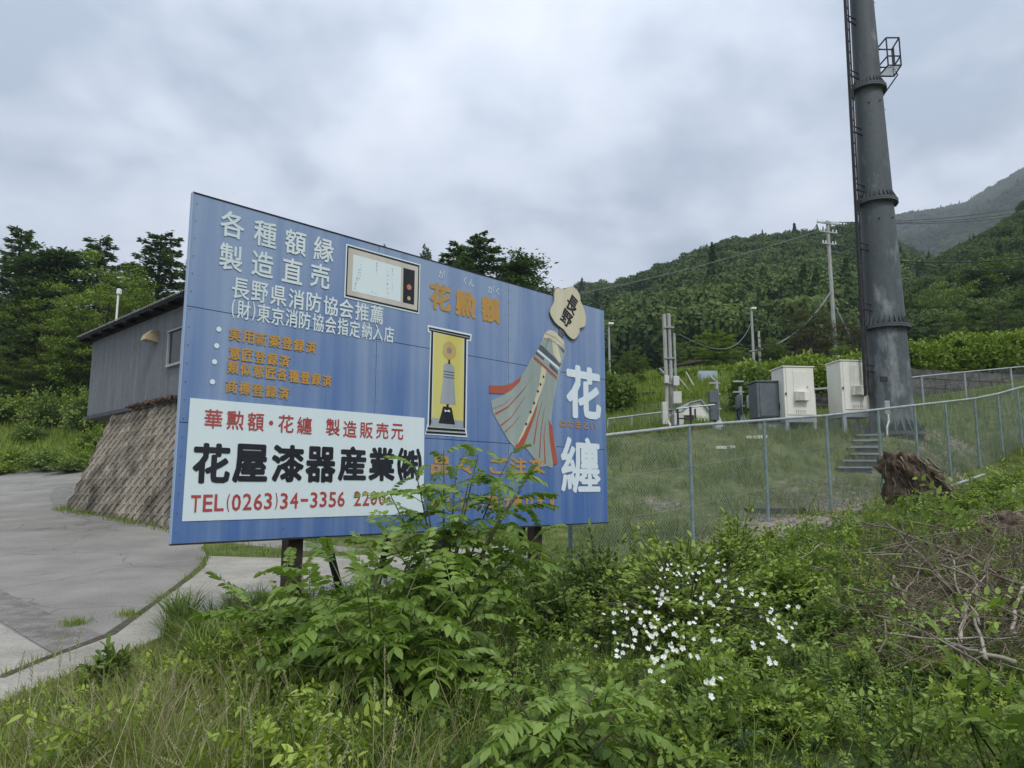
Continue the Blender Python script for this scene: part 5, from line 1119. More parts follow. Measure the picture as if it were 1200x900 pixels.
tree('broad', 12, 'light', 62, 345, 53, 'bright green spreading broadleaf tree left of the workshop', 1.15, nleaf=20000, leaf=.015)
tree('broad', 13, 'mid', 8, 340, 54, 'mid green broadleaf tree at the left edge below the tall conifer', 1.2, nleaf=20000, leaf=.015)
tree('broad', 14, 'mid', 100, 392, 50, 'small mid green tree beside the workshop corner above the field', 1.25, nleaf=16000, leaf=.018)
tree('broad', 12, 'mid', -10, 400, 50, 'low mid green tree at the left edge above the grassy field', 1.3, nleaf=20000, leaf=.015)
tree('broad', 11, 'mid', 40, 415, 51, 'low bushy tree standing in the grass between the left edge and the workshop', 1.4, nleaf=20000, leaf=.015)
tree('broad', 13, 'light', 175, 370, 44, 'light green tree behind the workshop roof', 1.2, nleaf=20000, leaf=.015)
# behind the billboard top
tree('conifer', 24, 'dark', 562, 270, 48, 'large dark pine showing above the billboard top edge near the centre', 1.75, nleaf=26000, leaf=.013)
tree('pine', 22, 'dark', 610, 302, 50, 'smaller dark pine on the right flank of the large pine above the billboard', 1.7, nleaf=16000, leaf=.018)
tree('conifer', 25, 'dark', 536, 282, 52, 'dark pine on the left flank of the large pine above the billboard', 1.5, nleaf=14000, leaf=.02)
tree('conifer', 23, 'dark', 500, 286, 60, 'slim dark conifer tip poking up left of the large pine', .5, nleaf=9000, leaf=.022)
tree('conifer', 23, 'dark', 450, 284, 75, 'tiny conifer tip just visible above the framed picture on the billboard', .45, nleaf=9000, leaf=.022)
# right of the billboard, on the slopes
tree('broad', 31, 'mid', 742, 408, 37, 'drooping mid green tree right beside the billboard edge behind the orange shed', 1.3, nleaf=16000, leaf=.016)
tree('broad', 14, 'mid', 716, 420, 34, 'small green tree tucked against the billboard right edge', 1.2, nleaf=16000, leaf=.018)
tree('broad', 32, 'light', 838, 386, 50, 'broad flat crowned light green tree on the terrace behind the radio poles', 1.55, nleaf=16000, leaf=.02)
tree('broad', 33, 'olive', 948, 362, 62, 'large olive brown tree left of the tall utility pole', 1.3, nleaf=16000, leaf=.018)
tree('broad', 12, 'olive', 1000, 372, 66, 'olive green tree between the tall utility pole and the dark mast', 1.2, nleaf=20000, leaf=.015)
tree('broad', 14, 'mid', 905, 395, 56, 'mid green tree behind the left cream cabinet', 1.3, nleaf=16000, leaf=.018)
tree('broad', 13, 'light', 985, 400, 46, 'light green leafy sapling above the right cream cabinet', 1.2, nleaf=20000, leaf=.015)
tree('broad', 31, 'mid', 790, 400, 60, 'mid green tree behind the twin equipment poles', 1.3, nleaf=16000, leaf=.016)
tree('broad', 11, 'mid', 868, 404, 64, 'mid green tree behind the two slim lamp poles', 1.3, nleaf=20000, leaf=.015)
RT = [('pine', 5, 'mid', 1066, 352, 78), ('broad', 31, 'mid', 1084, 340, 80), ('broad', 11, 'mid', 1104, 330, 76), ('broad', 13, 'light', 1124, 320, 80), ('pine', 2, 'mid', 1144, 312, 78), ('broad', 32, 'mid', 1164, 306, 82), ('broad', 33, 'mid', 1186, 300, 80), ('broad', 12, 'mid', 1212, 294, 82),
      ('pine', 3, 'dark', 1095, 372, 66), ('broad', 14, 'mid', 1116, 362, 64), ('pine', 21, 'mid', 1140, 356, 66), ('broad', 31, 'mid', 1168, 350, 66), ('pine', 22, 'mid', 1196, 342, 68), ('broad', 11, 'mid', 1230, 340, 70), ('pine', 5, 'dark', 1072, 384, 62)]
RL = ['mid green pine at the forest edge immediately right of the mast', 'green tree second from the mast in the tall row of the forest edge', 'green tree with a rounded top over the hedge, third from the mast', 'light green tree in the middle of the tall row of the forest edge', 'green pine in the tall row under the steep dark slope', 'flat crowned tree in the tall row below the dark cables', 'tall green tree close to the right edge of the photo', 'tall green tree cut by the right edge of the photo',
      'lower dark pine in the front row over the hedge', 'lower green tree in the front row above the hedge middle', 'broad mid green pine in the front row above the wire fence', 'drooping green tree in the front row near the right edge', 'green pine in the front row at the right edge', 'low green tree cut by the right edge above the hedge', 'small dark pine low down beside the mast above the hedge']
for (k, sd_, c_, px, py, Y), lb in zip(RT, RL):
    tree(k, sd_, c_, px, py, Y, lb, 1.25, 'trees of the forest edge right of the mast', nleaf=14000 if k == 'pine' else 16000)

# hedges and bushes
def bush_mesh(seed, n, leaf, tmpl=LEAF6, elong=1.0, flat=.8):
    """unit bush: shoots that arch out from the base carrying alternate leaves"""
    R = np.random.default_rng(seed); P, D, TT = [], [], []; wood = MB(); ns = max(8, n // 22)
    for s_ in range(ns):
        a = s_ * 2.399 + R.normal() * .3; el = math.acos(1 - (s_ + .5) / ns * .98); r = R.uniform(.7, 1.08) * (1 + .1 * math.sin(a * 3 + seed)); d = Vector((math.cos(a) * math.sin(el), math.sin(a) * math.sin(el) * elong, math.cos(el) * flat + .12))
        e = d * r; m_ = e * .55 + Vector((0, 0, .18)); k = max(5, int(n / ns)); b0 = Vector((R.normal() * .07, R.normal() * .07, 0))
        if s_ % 2 == 0: wood.tube([b0, m_, e], [.010, .007, .003], 4, cap=False)
        for j in range(k):
            t = .32 + .72 * j / k; c = b0 * (1 - t) ** 2 + m_ * 2 * t * (1 - t) + e * t * t
            tg = (m_ - b0) * (1 - t) + (e - m_) * t; sd_ = tg.cross(Vector((0, 0, 1))).normalized() * (1 if j % 2 else -1)
            dv = tg.normalized() * .55 + sd_ * .9 + Vector((R.normal() * .3, R.normal() * .3, R.normal() * .25 + .05))
            P.append(tuple(c + Vector((R.normal(), R.normal(), R.normal())) * .025)); D.append(tuple(dv)); TT.append(.15 + .45 * t + R.random() * .25 + (.12 if t > .9 else 0))
    P, D, TT = np.array(P), np.array(D), np.array(TT); n_ = len(P); up = R.normal(size=(n_, 3)) * .45 + np.array([0, 0, 1.0]) + P * .5
    fr = frames(D, up) * (leaf * (.65 + .7 * R.random(n_)) * (1.0))[:, None, None]
    return expand(*tmpl, P, fr, TT), wood
BP_ = {}
def bush(name, label, x, y, rx, hh_, seed, col, n=900, leaf=.09, tmpl=LEAF6, group=None, cat='bush', elong=1.0, z=None, rz=None, flat=.8):
    key = (seed, col, n, leaf)
    if key not in BP_:
        (V_, T_, C_), wd = bush_mesh(seed, n, leaf, tmpl, elong, flat); cm = tri_mesh('foliage', V_, T_, C_, MF[col]); wm = bpy.data.meshes.new('stem'); wm.from_pydata(wd.v, [], wd.f); wm.materials.append(M_bark); BP_[key] = (cm, wm)
    cm, wm = BP_[key]; gz = h(x, y) if z is None else z
    o = empty(name, (x, y, gz - .02), random.uniform(0, 6.28) if rz is None else rz, label, cat, group); o.scale = (rx, rx, hh_)
    f = link('foliage', cm, o); w = link('stems', wm, o); f['kind'] = 'stuff'; w['kind'] = 'stuff'; return o

# hedge over the terrace walls: a run of overlapping bushes, one long plant mass per stretch
def hedge(name, label, pts, tops, seed, col, n, leaf, width, lo=.0):
    R = np.random.default_rng(seed); P, D, TT = [], [], []
    L_ = [Vector(p) for p in pts]
    m = n
    seg = R.integers(0, len(L_) - 1, m); t = R.random(m)
    A = np.array([tuple(L_[i]) for i in range(len(L_))]); tp = np.array(tops)
    c = A[seg] * (1 - t[:, None]) + A[seg + 1] * t[:, None]; hh_ = tp[seg] * (1 - t) + tp[seg + 1] * t
    bump = np.array([mnoise.noise(Vector((float(q[0]) * 1.1, float(q[1]) * 1.1, seed))) for q in c]); hh_ = hh_ * (1 + .25 * bump) 
    a = R.random(m) * PI; rr_ = .78 + .28 * R.random(m); sp_ = R.random(m) < .10; rr_ = np.where(sp_, rr_ + .2 * R.random(m), rr_)
    dx = np.cos(a) * width * rr_; dz = lo + np.sin(a) * (hh_ - lo) * rr_
    dirv = (A[1] - A[0])[:2]; dirv = dirv / np.linalg.norm(dirv); nrm = np.array([dirv[1], -dirv[0]])
    P = np.stack([c[:, 0] + nrm[0] * dx + R.normal(size=m) * .15, c[:, 1] + nrm[1] * dx + R.normal(size=m) * .15, c[:, 2] + dz + R.normal(size=m) * .05], 1)
    out_ = np.stack([nrm[0] * np.cos(a), nrm[1] * np.cos(a), np.sin(a)], 1); D = out_ + R.normal(size=(m, 3)) * .7
    lump = np.array([mnoise.noise(Vector(tuple(float(v) * 2.0 for v in q))) for q in P]); keep = lump > -.33
    fr = frames(D, out_ + R.normal(size=(m, 3)) * .5) * (leaf * (.6 + .8 * R.random(m)))[:, None, None]
    TT = .25 + .4 * np.sin(a) * rr_ * .8 + R.random(m) * .25 + lump * .25
    V_, T_, C_ = expand(*LEAF2, P[keep], fr[keep], TT[keep]); me = tri_mesh('foliage', V_, T_, C_, MF[col])
    o = empty(name, (0, 0, 0), 0, label, 'hedge'); f = link('foliage', me, o); f['kind'] = 'stuff'
    core = MB(); k = len(L_)
    for i in range(k - 1):
        for s0 in range(6):
            q = L_[i].lerp(L_[i + 1], (s0 + .5) / 6); hq = (tops[i] * (1 - (s0 + .5) / 6) + tops[i + 1] * (s0 + .5) / 6); core.tube([(q.x, q.y, q.z - .2), (q.x + .1, q.y, q.z + hq * .5), (q.x - .1, q.y + .1, q.z + hq * .85)], [.04, .03, .01], 5)
    c_ = core.build('stems', M_bark, o); c_['kind'] = 'stuff'; return o
def hp(l): 
    pts = []; tops = []
    for px, pyt, pyb, Y in l: q = at(px, pyb, Y); t = at(px, pyt, Y); pts.append((q.x, q.y, q.z)); tops.append(t.z - q.z)
    return pts, tops
p_, t_ = hp([(1062, 412, 442, 29), (1095, 405, 440, 29.2), (1130, 400, 437, 29.5), (1165, 396, 434, 29.8), (1210, 392, 430, 30.2), (1260, 388, 426, 30.5)])
hedge('hedge', 'bright untrimmed hedge over the dark block wall right of the mast', p_, t_, 41, 'light', 26000, .16, .9)
p_, t_ = hp([(872, 432, 470, 27.5), (895, 428, 468, 27.5), (930, 425, 466, 27.6), (960, 428, 462, 27.8), (1000, 424, 458, 28), (1040, 420, 455, 28.2)])
hedge('creeper_hedge', 'leafy green creeper bank spilling behind the two cream cabinets', p_, t_, 42, 'light', 26000, .15, .9)
p_, t_ = hp([(868, 444, 490, 26.6), (885, 440, 490, 26.6), (900, 446, 488, 26.6)])
hedge('creeper_hedge', 'dark green creeper mound behind the grey cabinet', p_, t_, 43, 'mid', 7000, .15, .7)
p_, t_ = hp([(775, 440, 452, 38), (810, 436, 450, 38), (850, 434, 448, 39), (880, 430, 446, 40)])
hedge('shrub_row', 'pale green shrub row along the top of the grassy terrace', p_, t_, 44, 'light', 9000, .2, 1.2)
p_, t_ = hp([(690, 445, 492, 30), (715, 440, 492, 30), (738, 452, 492, 31)])
hedge('shrub_row', 'dark shrubs in the corner between the billboard edge and the orange shed', p_, t_, 45, 'mid', 7000, .18, 1.0)
# weeds along the field edge, left
for i, (px, py, Y, r, hh_, c, lb) in enumerate(((20, 500, 36, 1.1, 1.3, 'light', 'leafy weed clump by the left edge of the field above the road'), (58, 505, 35, 1.2, 1.5, 'mid', 'broad weed clump in the middle of the field above the road'), (84, 520, 34, 1.0, 1.0, 'mid', 'dark leafy weed clump hanging over the road edge near the workshop'), (104, 500, 35, 1.0, 1.5, 'light', 'bright weed clump beside the foot of the stone wall'), (0, 522, 34, 1.0, .9, 'light', 'low weed clump at the photo left edge by the road'))):
    q = at(px, py, Y); bush('weed_clump', lb, q.x, Y, r, hh_ * .8, 50 + i % 3, c, n=2200, leaf=.10, tmpl=LEAF2, group='weed clumps along the field edge', cat='weeds')

for i, (px, Y, r, hh_, c, lb) in enumerate(((-12, 45, 1.6, 2.6, 'mid', 'tall shrub at the left edge where field meets wood'), (22, 46, 1.8, 2.2, 'light', 'bright shrub at the back of the field below the bright tree'), (52, 44, 1.5, 2.9, 'mid', 'upright shrub at the back of the field, left of the workshop'), (78, 46, 1.7, 2.4, 'light', 'light green shrub at the back of the field near the workshop corner'), (100, 43, 1.5, 3.0, 'mid', 'tall shrub beside the workshop left corner'), (36, 41, 1.2, 1.3, 'mid', 'low shrub standing alone in the middle of the field'), (112, 39, 1.2, 1.6, 'light', 'low bright shrub touching the workshop corner in view'))):
    q = at(px, 500, Y); bush('field_shrub', lb, q.x, Y, r, hh_, 50 + i % 3, c, n=2200, leaf=.10, tmpl=LEAF2, group='shrubs at the back of the field', cat='shrub')

# ------------------------------------------------------------------ grass
def gmat(name, stops): return leafmat(name, stops, rough=.6, trans=.3, posn=(1.2, .5), spec=.25)
M_grass = gmat('grass_green', [(.07, .105, .018), (.12, .175, .03), (.18, .24, .05), (.26, .30, .10)])
M_grassb = gmat('grass_bright', [(.08, .13, .018), (.15, .22, .03), (.22, .29, .05), (.30, .35, .11)])
M_straw = gmat('grass_dry', [(.14, .12, .06), (.24, .21, .11), (.33, .30, .17), (.42, .38, .24)])
M_sedge = gmat('sedge_grass', [(.06, .10, .018), (.12, .18, .03), (.20, .27, .06), (.36, .40, .18)])
def grass(name, label, X_, Y_, hmin, hmax, w, m, tmpl=BLADE2, lean=.5, zoff=0, hmod=None, wob=.22):
    n = len(X_); z = H(X_, Y_) + zoff; P = np.stack([X_, Y_, z], 1)
    a = RNG.random(n) * 2 * PI; sx = np.stack([np.cos(a), np.sin(a), np.zeros(n)], 1); hh_ = hmin + (hmax - hmin) * RNG.random(n) ** 1.5
    if hmod is not None: hh_ = hh_ * hmod(X_, Y_)
    up = np.stack([RNG.normal(size=n) * wob, RNG.normal(size=n) * wob, np.ones(n)], 1); up /= np.linalg.norm(up, axis=1, keepdims=True)
    x = np.cross(up, sx); x /= np.linalg.norm(x, axis=1, keepdims=True); zz = np.cross(x, up)
    M = np.stack([x * (w * (.7 + .6 * RNG.random(n)))[:, None], up * hh_[:, None], zz * (hh_ * lean * (.4 + 1.2 * RNG.random(n)))[:, None]], axis=2)
    V_, T_, C_ = expand(*tmpl, P, M, .2 + .6 * RNG.random(n)); me = tri_mesh(name, V_, T_, C_, m); return tag(link(name, me), label, kind='stuff')
def region(n, x0, x1, y0, y1, ok, dens=None):
    X_ = x0 + (x1 - x0) * RNG.random(n); Y_ = y0 + (y1 - y0) * RNG.random(n); k = ok(X_, Y_); X_, Y_ = X_[k], Y_[k]
    if dens is not None: d = dens(X_, Y_); k = RNG.random(len(X_)) < d; X_, Y_ = X_[k], Y_[k]
    return X_, Y_
notpaved = lambda x, y: ~(inpoly(x, y, ROAD) | inpoly(x, y, STRIP))
dn = lambda x, y: np.clip(1 - bareness(x, y) * 1.15, .03, 1) * np.clip(.65 + .8 * np.array([mnoise.noise(Vector((float(a) * .7, float(b) * .7, 2))) for a, b in zip(x, y)]), .15, 1)
X_, Y_ = region(75000, 1.0, 15, 9.2, 21, lambda x, y: (y > 9.2 + np.clip((x - 2) * .55, 0, 9)), dn)
tuf = lambda x, y: np.clip(.35 + 2.4 * np.array([mnoise.noise(Vector((float(a) * 1.1, float(b) * 1.1, 21))) for a, b in zip(x, y)]) + .8 * np.array([mnoise.noise(Vector((float(a) * 4, float(b) * 4, 5))) for a, b in zip(x, y)]), .12, 1.5)
grass('slope_grass', 'ragged green grass on the slope behind the wire fence', X_, Y_, .06, .36, .019, M_grass, tmpl=BLADE, lean=.8, hmod=tuf, wob=.35)
X_, Y_ = region(26000, 1.0, 15, 9.5, 21, lambda x, y: (y > 9.5 + np.clip((x - 2) * .55, 0, 9)), dn)
grass('dry_grass', 'dry straw coloured stems mixed into the slope grass', X_, Y_, .05, .25, .008, M_straw)
X_, Y_ = region(26000, 0, 20, 20, 32, lambda x, y: y > 0, None)
grass('terrace_grass', 'rough grass on the level ground around the cabinets', X_, Y_, .08, .32, .025, M_grass)
X_, Y_ = region(26000, 4, 18, 31, 44, lambda x, y: y > 0, None)
grass('terrace_grass', 'bright grass on the upper terrace behind the radio poles', X_, Y_, .15, .5, .05, M_grassb)
X_, Y_ = region(26000, -36, -13, 31, 50, notpaved, None)
grass('field_grass', 'long bright grass covering the field above the road', X_, Y_, .18, .7, .05, M_grassb)
X_, Y_ = region(9000, -7, 1.5, 11.3, 18, notpaved, None)
grass('verge_grass', 'short bright grass patch beyond the concrete apron under the billboard', X_, Y_, .04, .14, .012, M_grassb)
X_, Y_ = region(5000, -20, -8, 14, 30, lambda x, y: inpoly(x, y, [(-12.3, 19.6), (-11.9, 19.3), (-6.4, 14.2), (-6.6, 14.0), (-12.5, 19.4)]), None)
X2, Y2 = [], []
for i in range(900):   # tufts at the foot of the wall
    t = RNG.random() * 8.5; q = WFOOT + WDIR * t + WOUT * (RNG.random() ** 2 * .35 - .02)
    if mnoise.noise(Vector((t * 1.3, 0, 3))) > -.15: X2.append(q.x); Y2.append(q.y)
grass('wall_foot_weeds', 'moss and weeds along the foot of the stone wall', np.array(X2), np.array(Y2), .03, .16, .02, M_grass)
X2, Y2 = [], []
for a, b in zip(edge_in[:-1], edge_in[1:]):   # weeds in the joint between road and concrete
    a, b = Vector(a), Vector(b); L_ = (b - a).length
    for i in range(int(L_ * 170)):
        t = RNG.random(); q = a.lerp(b, t); 
        if mnoise.noise(Vector((q.x * 1.6, q.y * 1.6, 1))) > -.05: X2.append(q.x + RNG.normal() * .03); Y2.append(q.y + RNG.normal() * .03)
for px, py in ((88, 730), (92, 731), (84, 732), (146, 720), (150, 722), (190, 701), (240, 655)):
    q = G(px, py)
    for i in range(60): X2.append(q[0] + RNG.normal() * .06); Y2.append(q[1] + RNG.normal() * .06)
grass('joint_weeds', 'short weeds growing in the joint between road and concrete apron', np.array(X2), np.array(Y2), .02, .09, .008, M_grassb)

# ------------------------------------------------------------------ foreground bank: the vegetated ground
def VEG(x, y, m=.06):
    """how wide the rank vegetation reaches"""
    return notpaved(x, y) & (y < 9.3 + np.clip((x - 1.5) * .62, 0, 9)) & (y > 1.6)
STR_E = [G(-60, 850), G(0, 822), G(60, 800), G(140, 770), G(180, 752), G(240, 722), G(300, 706), G(450, 690)]
vegok = lambda x, y: VEG(x, y)
_E = np.array(STR_E)
def edge_d(x, y):
    d = np.full(np.shape(x), 99.)
    for a, b in zip(_E[:-1], _E[1:]):
        ab = b - a; t = np.clip(((x - a[0]) * ab[0] + (y - a[1]) * ab[1]) / (ab @ ab), 0, 1); d = np.minimum(d, np.hypot(x - a[0] - t * ab[0], y - a[1] - t * ab[1]))
    return d
hedge_h = lambda x, y: np.clip(edge_d(x, y) * .45 + .26, .26, 1) * np.clip(1 + .9 * np.array([mnoise.noise(Vector((float(a) * 2.2, float(b) * 2.2, 11))) for a, b in zip(x, y)]), .35, 1.6)
# long grass, bottom left
def leftzone(x, y):  # 0..1 weight: pure grass toward the left/bottom-left
    return np.clip((-.35 - (x / np.maximum(y, .1))) * 6 + .3, 0, 1)
X_, Y_ = region(90000, -4.2, 1.0, 2.6, 8.4, lambda x, y: vegok(x, y) & (x / y < -.02), lambda x, y: np.clip(leftzone(x, y) + .25, 0, 1) * np.clip(1.4 - y * .1, .35, 1))
grass('long_grass', 'long light green grass filling the bottom left of the bank', X_, Y_, .08, .36, .007, M_grassb, tmpl=BLADE, lean=.9, hmod=hedge_h, wob=.45)
X_, Y_ = region(34000, -4.2, 1.0, 2.6, 6.5, lambda x, y: vegok(x, y) & (x / y < .0), lambda x, y: np.clip(leftzone(x, y) + .15, 0, 1))
grass('dry_grass', 'pale dry stems scattered in the long grass at bottom left', X_, Y_, .12, .42, .005, M_straw, tmpl=BLADE, lean=.8, hmod=hedge_h, wob=.45)
X_, Y_ = region(36000, -3.5, 8, 3.0, 13, lambda x, y: vegok(x, y) & (x / y > -.3), lambda x, y: np.full(x.shape, .5))
grass('bank_grass', 'thin green grass growing through the shrubs of the bank', X_, Y_, .08, .34, .006, M_grass, tmpl=BLADE, lean=.9, hmod=hedge_h, wob=.5)
# arching sedge tufts
sed = []
for i in range(26):
    px = RNG.uniform(200, 345); py = RNG.uniform(700, 775); q = G(px, py + 25); sed.append(q)
def tuft(name, label, x, y, n, L0, L1, w, m, group=None, seed=0):
    R = np.random.default_rng(seed + 100); a = R.random(n) * 2 * PI; d = np.stack([np.cos(a), np.sin(a), np.zeros(n)], 1); up = np.stack([np.cos(a) * .35 * R.random(n), np.sin(a) * .35 * R.random(n), np.ones(n)], 1); up /= np.linalg.norm(up, axis=1, keepdims=True)
    xx = np.cross(up, d); xx /= np.linalg.norm(xx, axis=1, keepdims=True); Ln = L0 + (L1 - L0) * R.random(n); zz = np.cross(xx, up)
    M = np.stack([xx * w, up * (Ln * .75)[:, None], zz * (Ln * (.6 + 1.0 * R.random(n)))[:, None]], axis=2); P = np.stack([R.normal(size=n) * .035, R.normal(size=n) * .035, np.zeros(n)], 1)
    V_, T_, C_ = expand(*BLADE, P, M, .1 + .75 * R.random(n)); return tri_mesh(name, V_, T_, C_, m)
tm = [tuft('sedge_blades', '', 0, 0, 130, .28, .52, .010, M_sedge, seed=i) for i in range(4)]
tl = ['front', 'back', 'left', 'right']
def strip_px(p):
    return
for i, q in enumerate(sed):
    o = link('sedge_tuft', tm[i % 4], None, (q[0], q[1], h(*q))); o.rotation_euler = (0, 0, RNG.random() * 6.28); s_ = RNG.uniform(.8, 1.25); o.scale = (s_, s_, s_)
    tag(o, 'arching dark green sedge tuft at the edge of the concrete apron', 'grass tuft', 'sedge tufts beside the concrete apron'); o.data.name = 'sedge_tuft'
# seed heads
def seedhead(seed):
    R = np.random.default_rng(seed); mb = MB(); L_ = R.uniform(.45, .7); bend = Vector((R.normal() * .12, R.normal() * .12, 0)); pts = [Vector((0, 0, 0)), Vector((0, 0, L_ * .5)) + bend * .3, Vector((0, 0, L_)) + bend]
    mb.tube(pts, [.0022, .0018, .0012], 4); e = pts[-1]; d = (pts[2] - pts[1]).normalized()
    for k in range(26):
        t = k / 26; c = e - d * .13 * (1 - t) ; a = k * 2.4; s_ = .012 * (1.1 - .6 * t); v = Vector((math.cos(a), math.sin(a), .8)) * s_; w = Vector((-math.sin(a), math.cos(a), 0)) * .003
        mb.add([c - w, c + v - w * .4, c + v * 1.25 + Vector((0, 0, .006)), c + w], [(0, 1, 2, 3)])
    return mb
M_seed = mat('pale_seed_head', (.30, .30, .15), (.42, .40, .24), scale=20, rough=.9)
shm = [seedhead(i).build('seed_head', M_seed) for i in range(5)]; shd = [o.data for o in shm]
for o in shm: bpy.data.objects.remove(o)
for i in range(64):
    px = RNG.uniform(10, 470); py = RNG.uniform(800, 895) - (60 if RNG.random() < .25 else 0); y = RNG.uniform(2.9, 4.6); p = at(px, py, y)
    if inpoly([p.x], [y], STRIP)[0] or inpoly([p.x], [y], ROAD)[0]: continue
    o = link('seeding_grass', shd[i % 5], None, (p.x, y, h(p.x, y) + .0)); o.rotation_euler = (RNG.normal() * .15, RNG.normal() * .15, RNG.random() * 6.28); s_ = RNG.uniform(.6, 1.0); o.scale = (s_, s_, s_); tag(o, 'pale seeding grass stalk rising from the long grass at bottom left', 'grass stalk', 'seeding grass stalks in the bank')
# two pale upright flower spikes in front of the big shrub
for px, py, lb in ((437, 800, 'left one of two pale upright flower spikes in front of the leafy shrub'), (449, 812, 'right one of two pale upright flower spikes in front of the leafy shrub')):
    p = at(px, 892, 3.6); o = link('flower_spike', shd[0], None, (p.x, 3.6, p.z - .1)); t = at(px, py, 3.6); s_ = (t.z - p.z + .1) / .6; o.scale = (s_ * 1.1, s_ * 1.1, s_); tag(o, lb, 'flower spike')

# ------------------------------------------------------------------ undergrowth of small leaved shoots
def sprig(seed, nl, leaf, L_, tmpl, droop=.3, pair=False):
    R = np.random.default_rng(seed); P, D, TT = [], [], []
    b1 = Vector((R.normal() * .12, R.normal() * .12, L_ * .6)); b2 = Vector((R.normal() * .2 + .25 * L_, R.normal() * .1, L_ * (1 - droop)))
    mb = MB(); mb.tube([(0, 0, 0), b1, b2], [.006, .004, .002], 3, cap=False)
    for j in range(nl):
        t = .18 + .85 * j / nl; c = b1 * 2 * t * (1 - t) + b2 * t * t; tg = (b1 * (1 - 2 * t) * 2 + b2 * 2 * t).normalized(); a = j * (PI if pair else 2.4) + R.normal() * .3
        sd_ = tg.orthogonal().normalized(); sd_ = Matrix.Rotation(a, 3, tg) @ sd_; dv = tg * .5 + sd_ + Vector((0, 0, .1)); P.append(tuple(c)); D.append(tuple(dv)); TT.append(.05 + .5 * t + R.random() * .2)
    P, D, TT = np.array(P), np.array(D), np.array(TT); fr = frames(D, np.tile([0, 0, 1.0], (nl, 1)) + R.normal(size=(nl, 3)) * .35) * (leaf * (.6 + .7 * R.random(nl)) * (1.15 - .4 * np.arange(nl) / nl))[:, None, None]
    V_, T_, C_ = expand(*tmpl, P, fr, TT)
    wv = np.array(mb.v); wf = []
    for f in mb.f: wf += [(f[0], f[1], f[2]), (f[0], f[2], f[3])]
    return merge([(V_, T_, C_), (wv, np.array(wf), np.full(len(wf), .1))])
UG = {'light': leafmat('undergrowth_light', [(.08, .125, .02), (.18, .255, .036), (.31, .40, .065), (.44, .52, .12)], rough=.5, trans=.3, posn=(1.6, .45)),
      'mid': leafmat('undergrowth_mid', [(.05, .09, .017), (.13, .205, .034), (.235, .33, .062), (.36, .45, .11)], rough=.5, trans=.3, posn=(1.6, .4)),
      'dark': leafmat('undergrowth_dark', [(.020, .042, .012), (.040, .078, .020), (.07, .125, .032), (.11, .175, .045)], rough=.5, trans=.25, posn=(1.6, .3))}
SP = [sprig(1, 30, .062, .50, LEAF4), sprig(2, 30, .052, .42, LEAF4, .5), sprig(3, 34, .040, .45, LEAF2, .2), sprig(4, 24, .070, .5, LEAF4, .4, True), sprig(5, 38, .036, .55, LEAF2, .35)]
def undergrowth(name, label, n, ok, dens, hs, mats, sps, x0=-4, x1=9.5, y0=2.6, y1=13.5, hmod=None):
    X_, Y_ = region(n, x0, x1, y0, y1, ok, dens); k = len(X_); z = H(X_, Y_); s = hs[0] + (hs[1] - hs[0]) * RNG.random(k)
    if hmod is not None: s = s * hmod(X_, Y_)
    a = RNG.random(k) * 6.28; tl_ = RNG.normal(size=(k, 2)) * .32; pick = RNG.integers(0, len(sps), k); parts = []
    for i, sp_ in enumerate(sps):
        q = pick == i
        if not q.any(): continue
        up = np.stack([tl_[q, 0], tl_[q, 1], np.ones(q.sum())], 1); up /= np.linalg.norm(up, axis=1, keepdims=True); xd = np.stack([np.cos(a[q]), np.sin(a[q]), np.zeros(q.sum())], 1)
        yy = np.cross(up, xd); yy /= np.linalg.norm(yy, axis=1, keepdims=True); xx = np.cross(yy, up); M = np.stack([xx, yy, up], axis=2) * s[q][:, None, None]
        P = np.stack([X_[q], Y_[q], z[q]], 1); v, t, c = sps[i]; V_ = np.einsum('kij,tj->kti', M, v) + P[:, None, :]; T_ = t[None] + (np.arange(q.sum()) * len(v))[:, None, None]; C_ = c[None] + (RNG.random(q.sum()) * .22 - .08)[:, None]
        parts.append((V_.reshape(-1, 3), T_.reshape(-1, 3), C_.ravel()))
    V_, T_, C_ = merge(parts); me = tri_mesh(name, V_, T_, C_, mats); return tag(link(name, me), label, kind='stuff')
clump = lambda x, y, f=1.3, o=0.: np.array([mnoise.noise(Vector((float(a) * f, float(b) * f, 7 + o))) for a, b in zip(x, y)])
hm = lambda x, y: np.clip(1 + 1.2 * clump(x, y, 1.5), .4, 1.7) * np.clip(edge_d(x, y) * .8 + .15, .15, 1)
SXY = tuple(at(1075, 585, 12.6)[:2])
HP = [tuple(oncanopy(px, py, .2)[:2]) for px, py in ((1000, 625), (1060, 600), (1130, 612), (1230, 612), (1230, 790), (1120, 790), (1040, 760), (1010, 700))]
heap = lambda x, y: inpoly(x, y, HP)
bank = lambda x, y: vegok(x, y) & (y > 3.35) & (x / y > -.30) & (~heap(x, y) | (RNG.random(np.shape(x)) < .72)) & (np.hypot(x - SXY[0], y - SXY[1]) > .75)
undergrowth('undergrowth', 'mass of mid green leafy shoots covering the bank', 7000, bank, lambda x, y: np.clip(.35 + 1.4 * clump(x, y, .9, 1) + .4 * (x / y > -.1), .08, 1), (.55, 1.05), UG['mid'], SP, hmod=hm)
undergrowth('undergrowth', 'light green small leaved shoots over the right part of the bank', 11500, lambda x, y: bank(x, y) & (x / y > .08), lambda x, y: np.clip(.5 + 1.6 * clump(x, y, 1.1, 5), .08, 1), (.38, .82), UG['light'], SP[1:3] + SP[4:], hmod=hm)
undergrowth('undergrowth', 'dark low shoots in the hollows of the bank', 3800, bank, None, (.3, .7), UG['dark'], SP[:4])
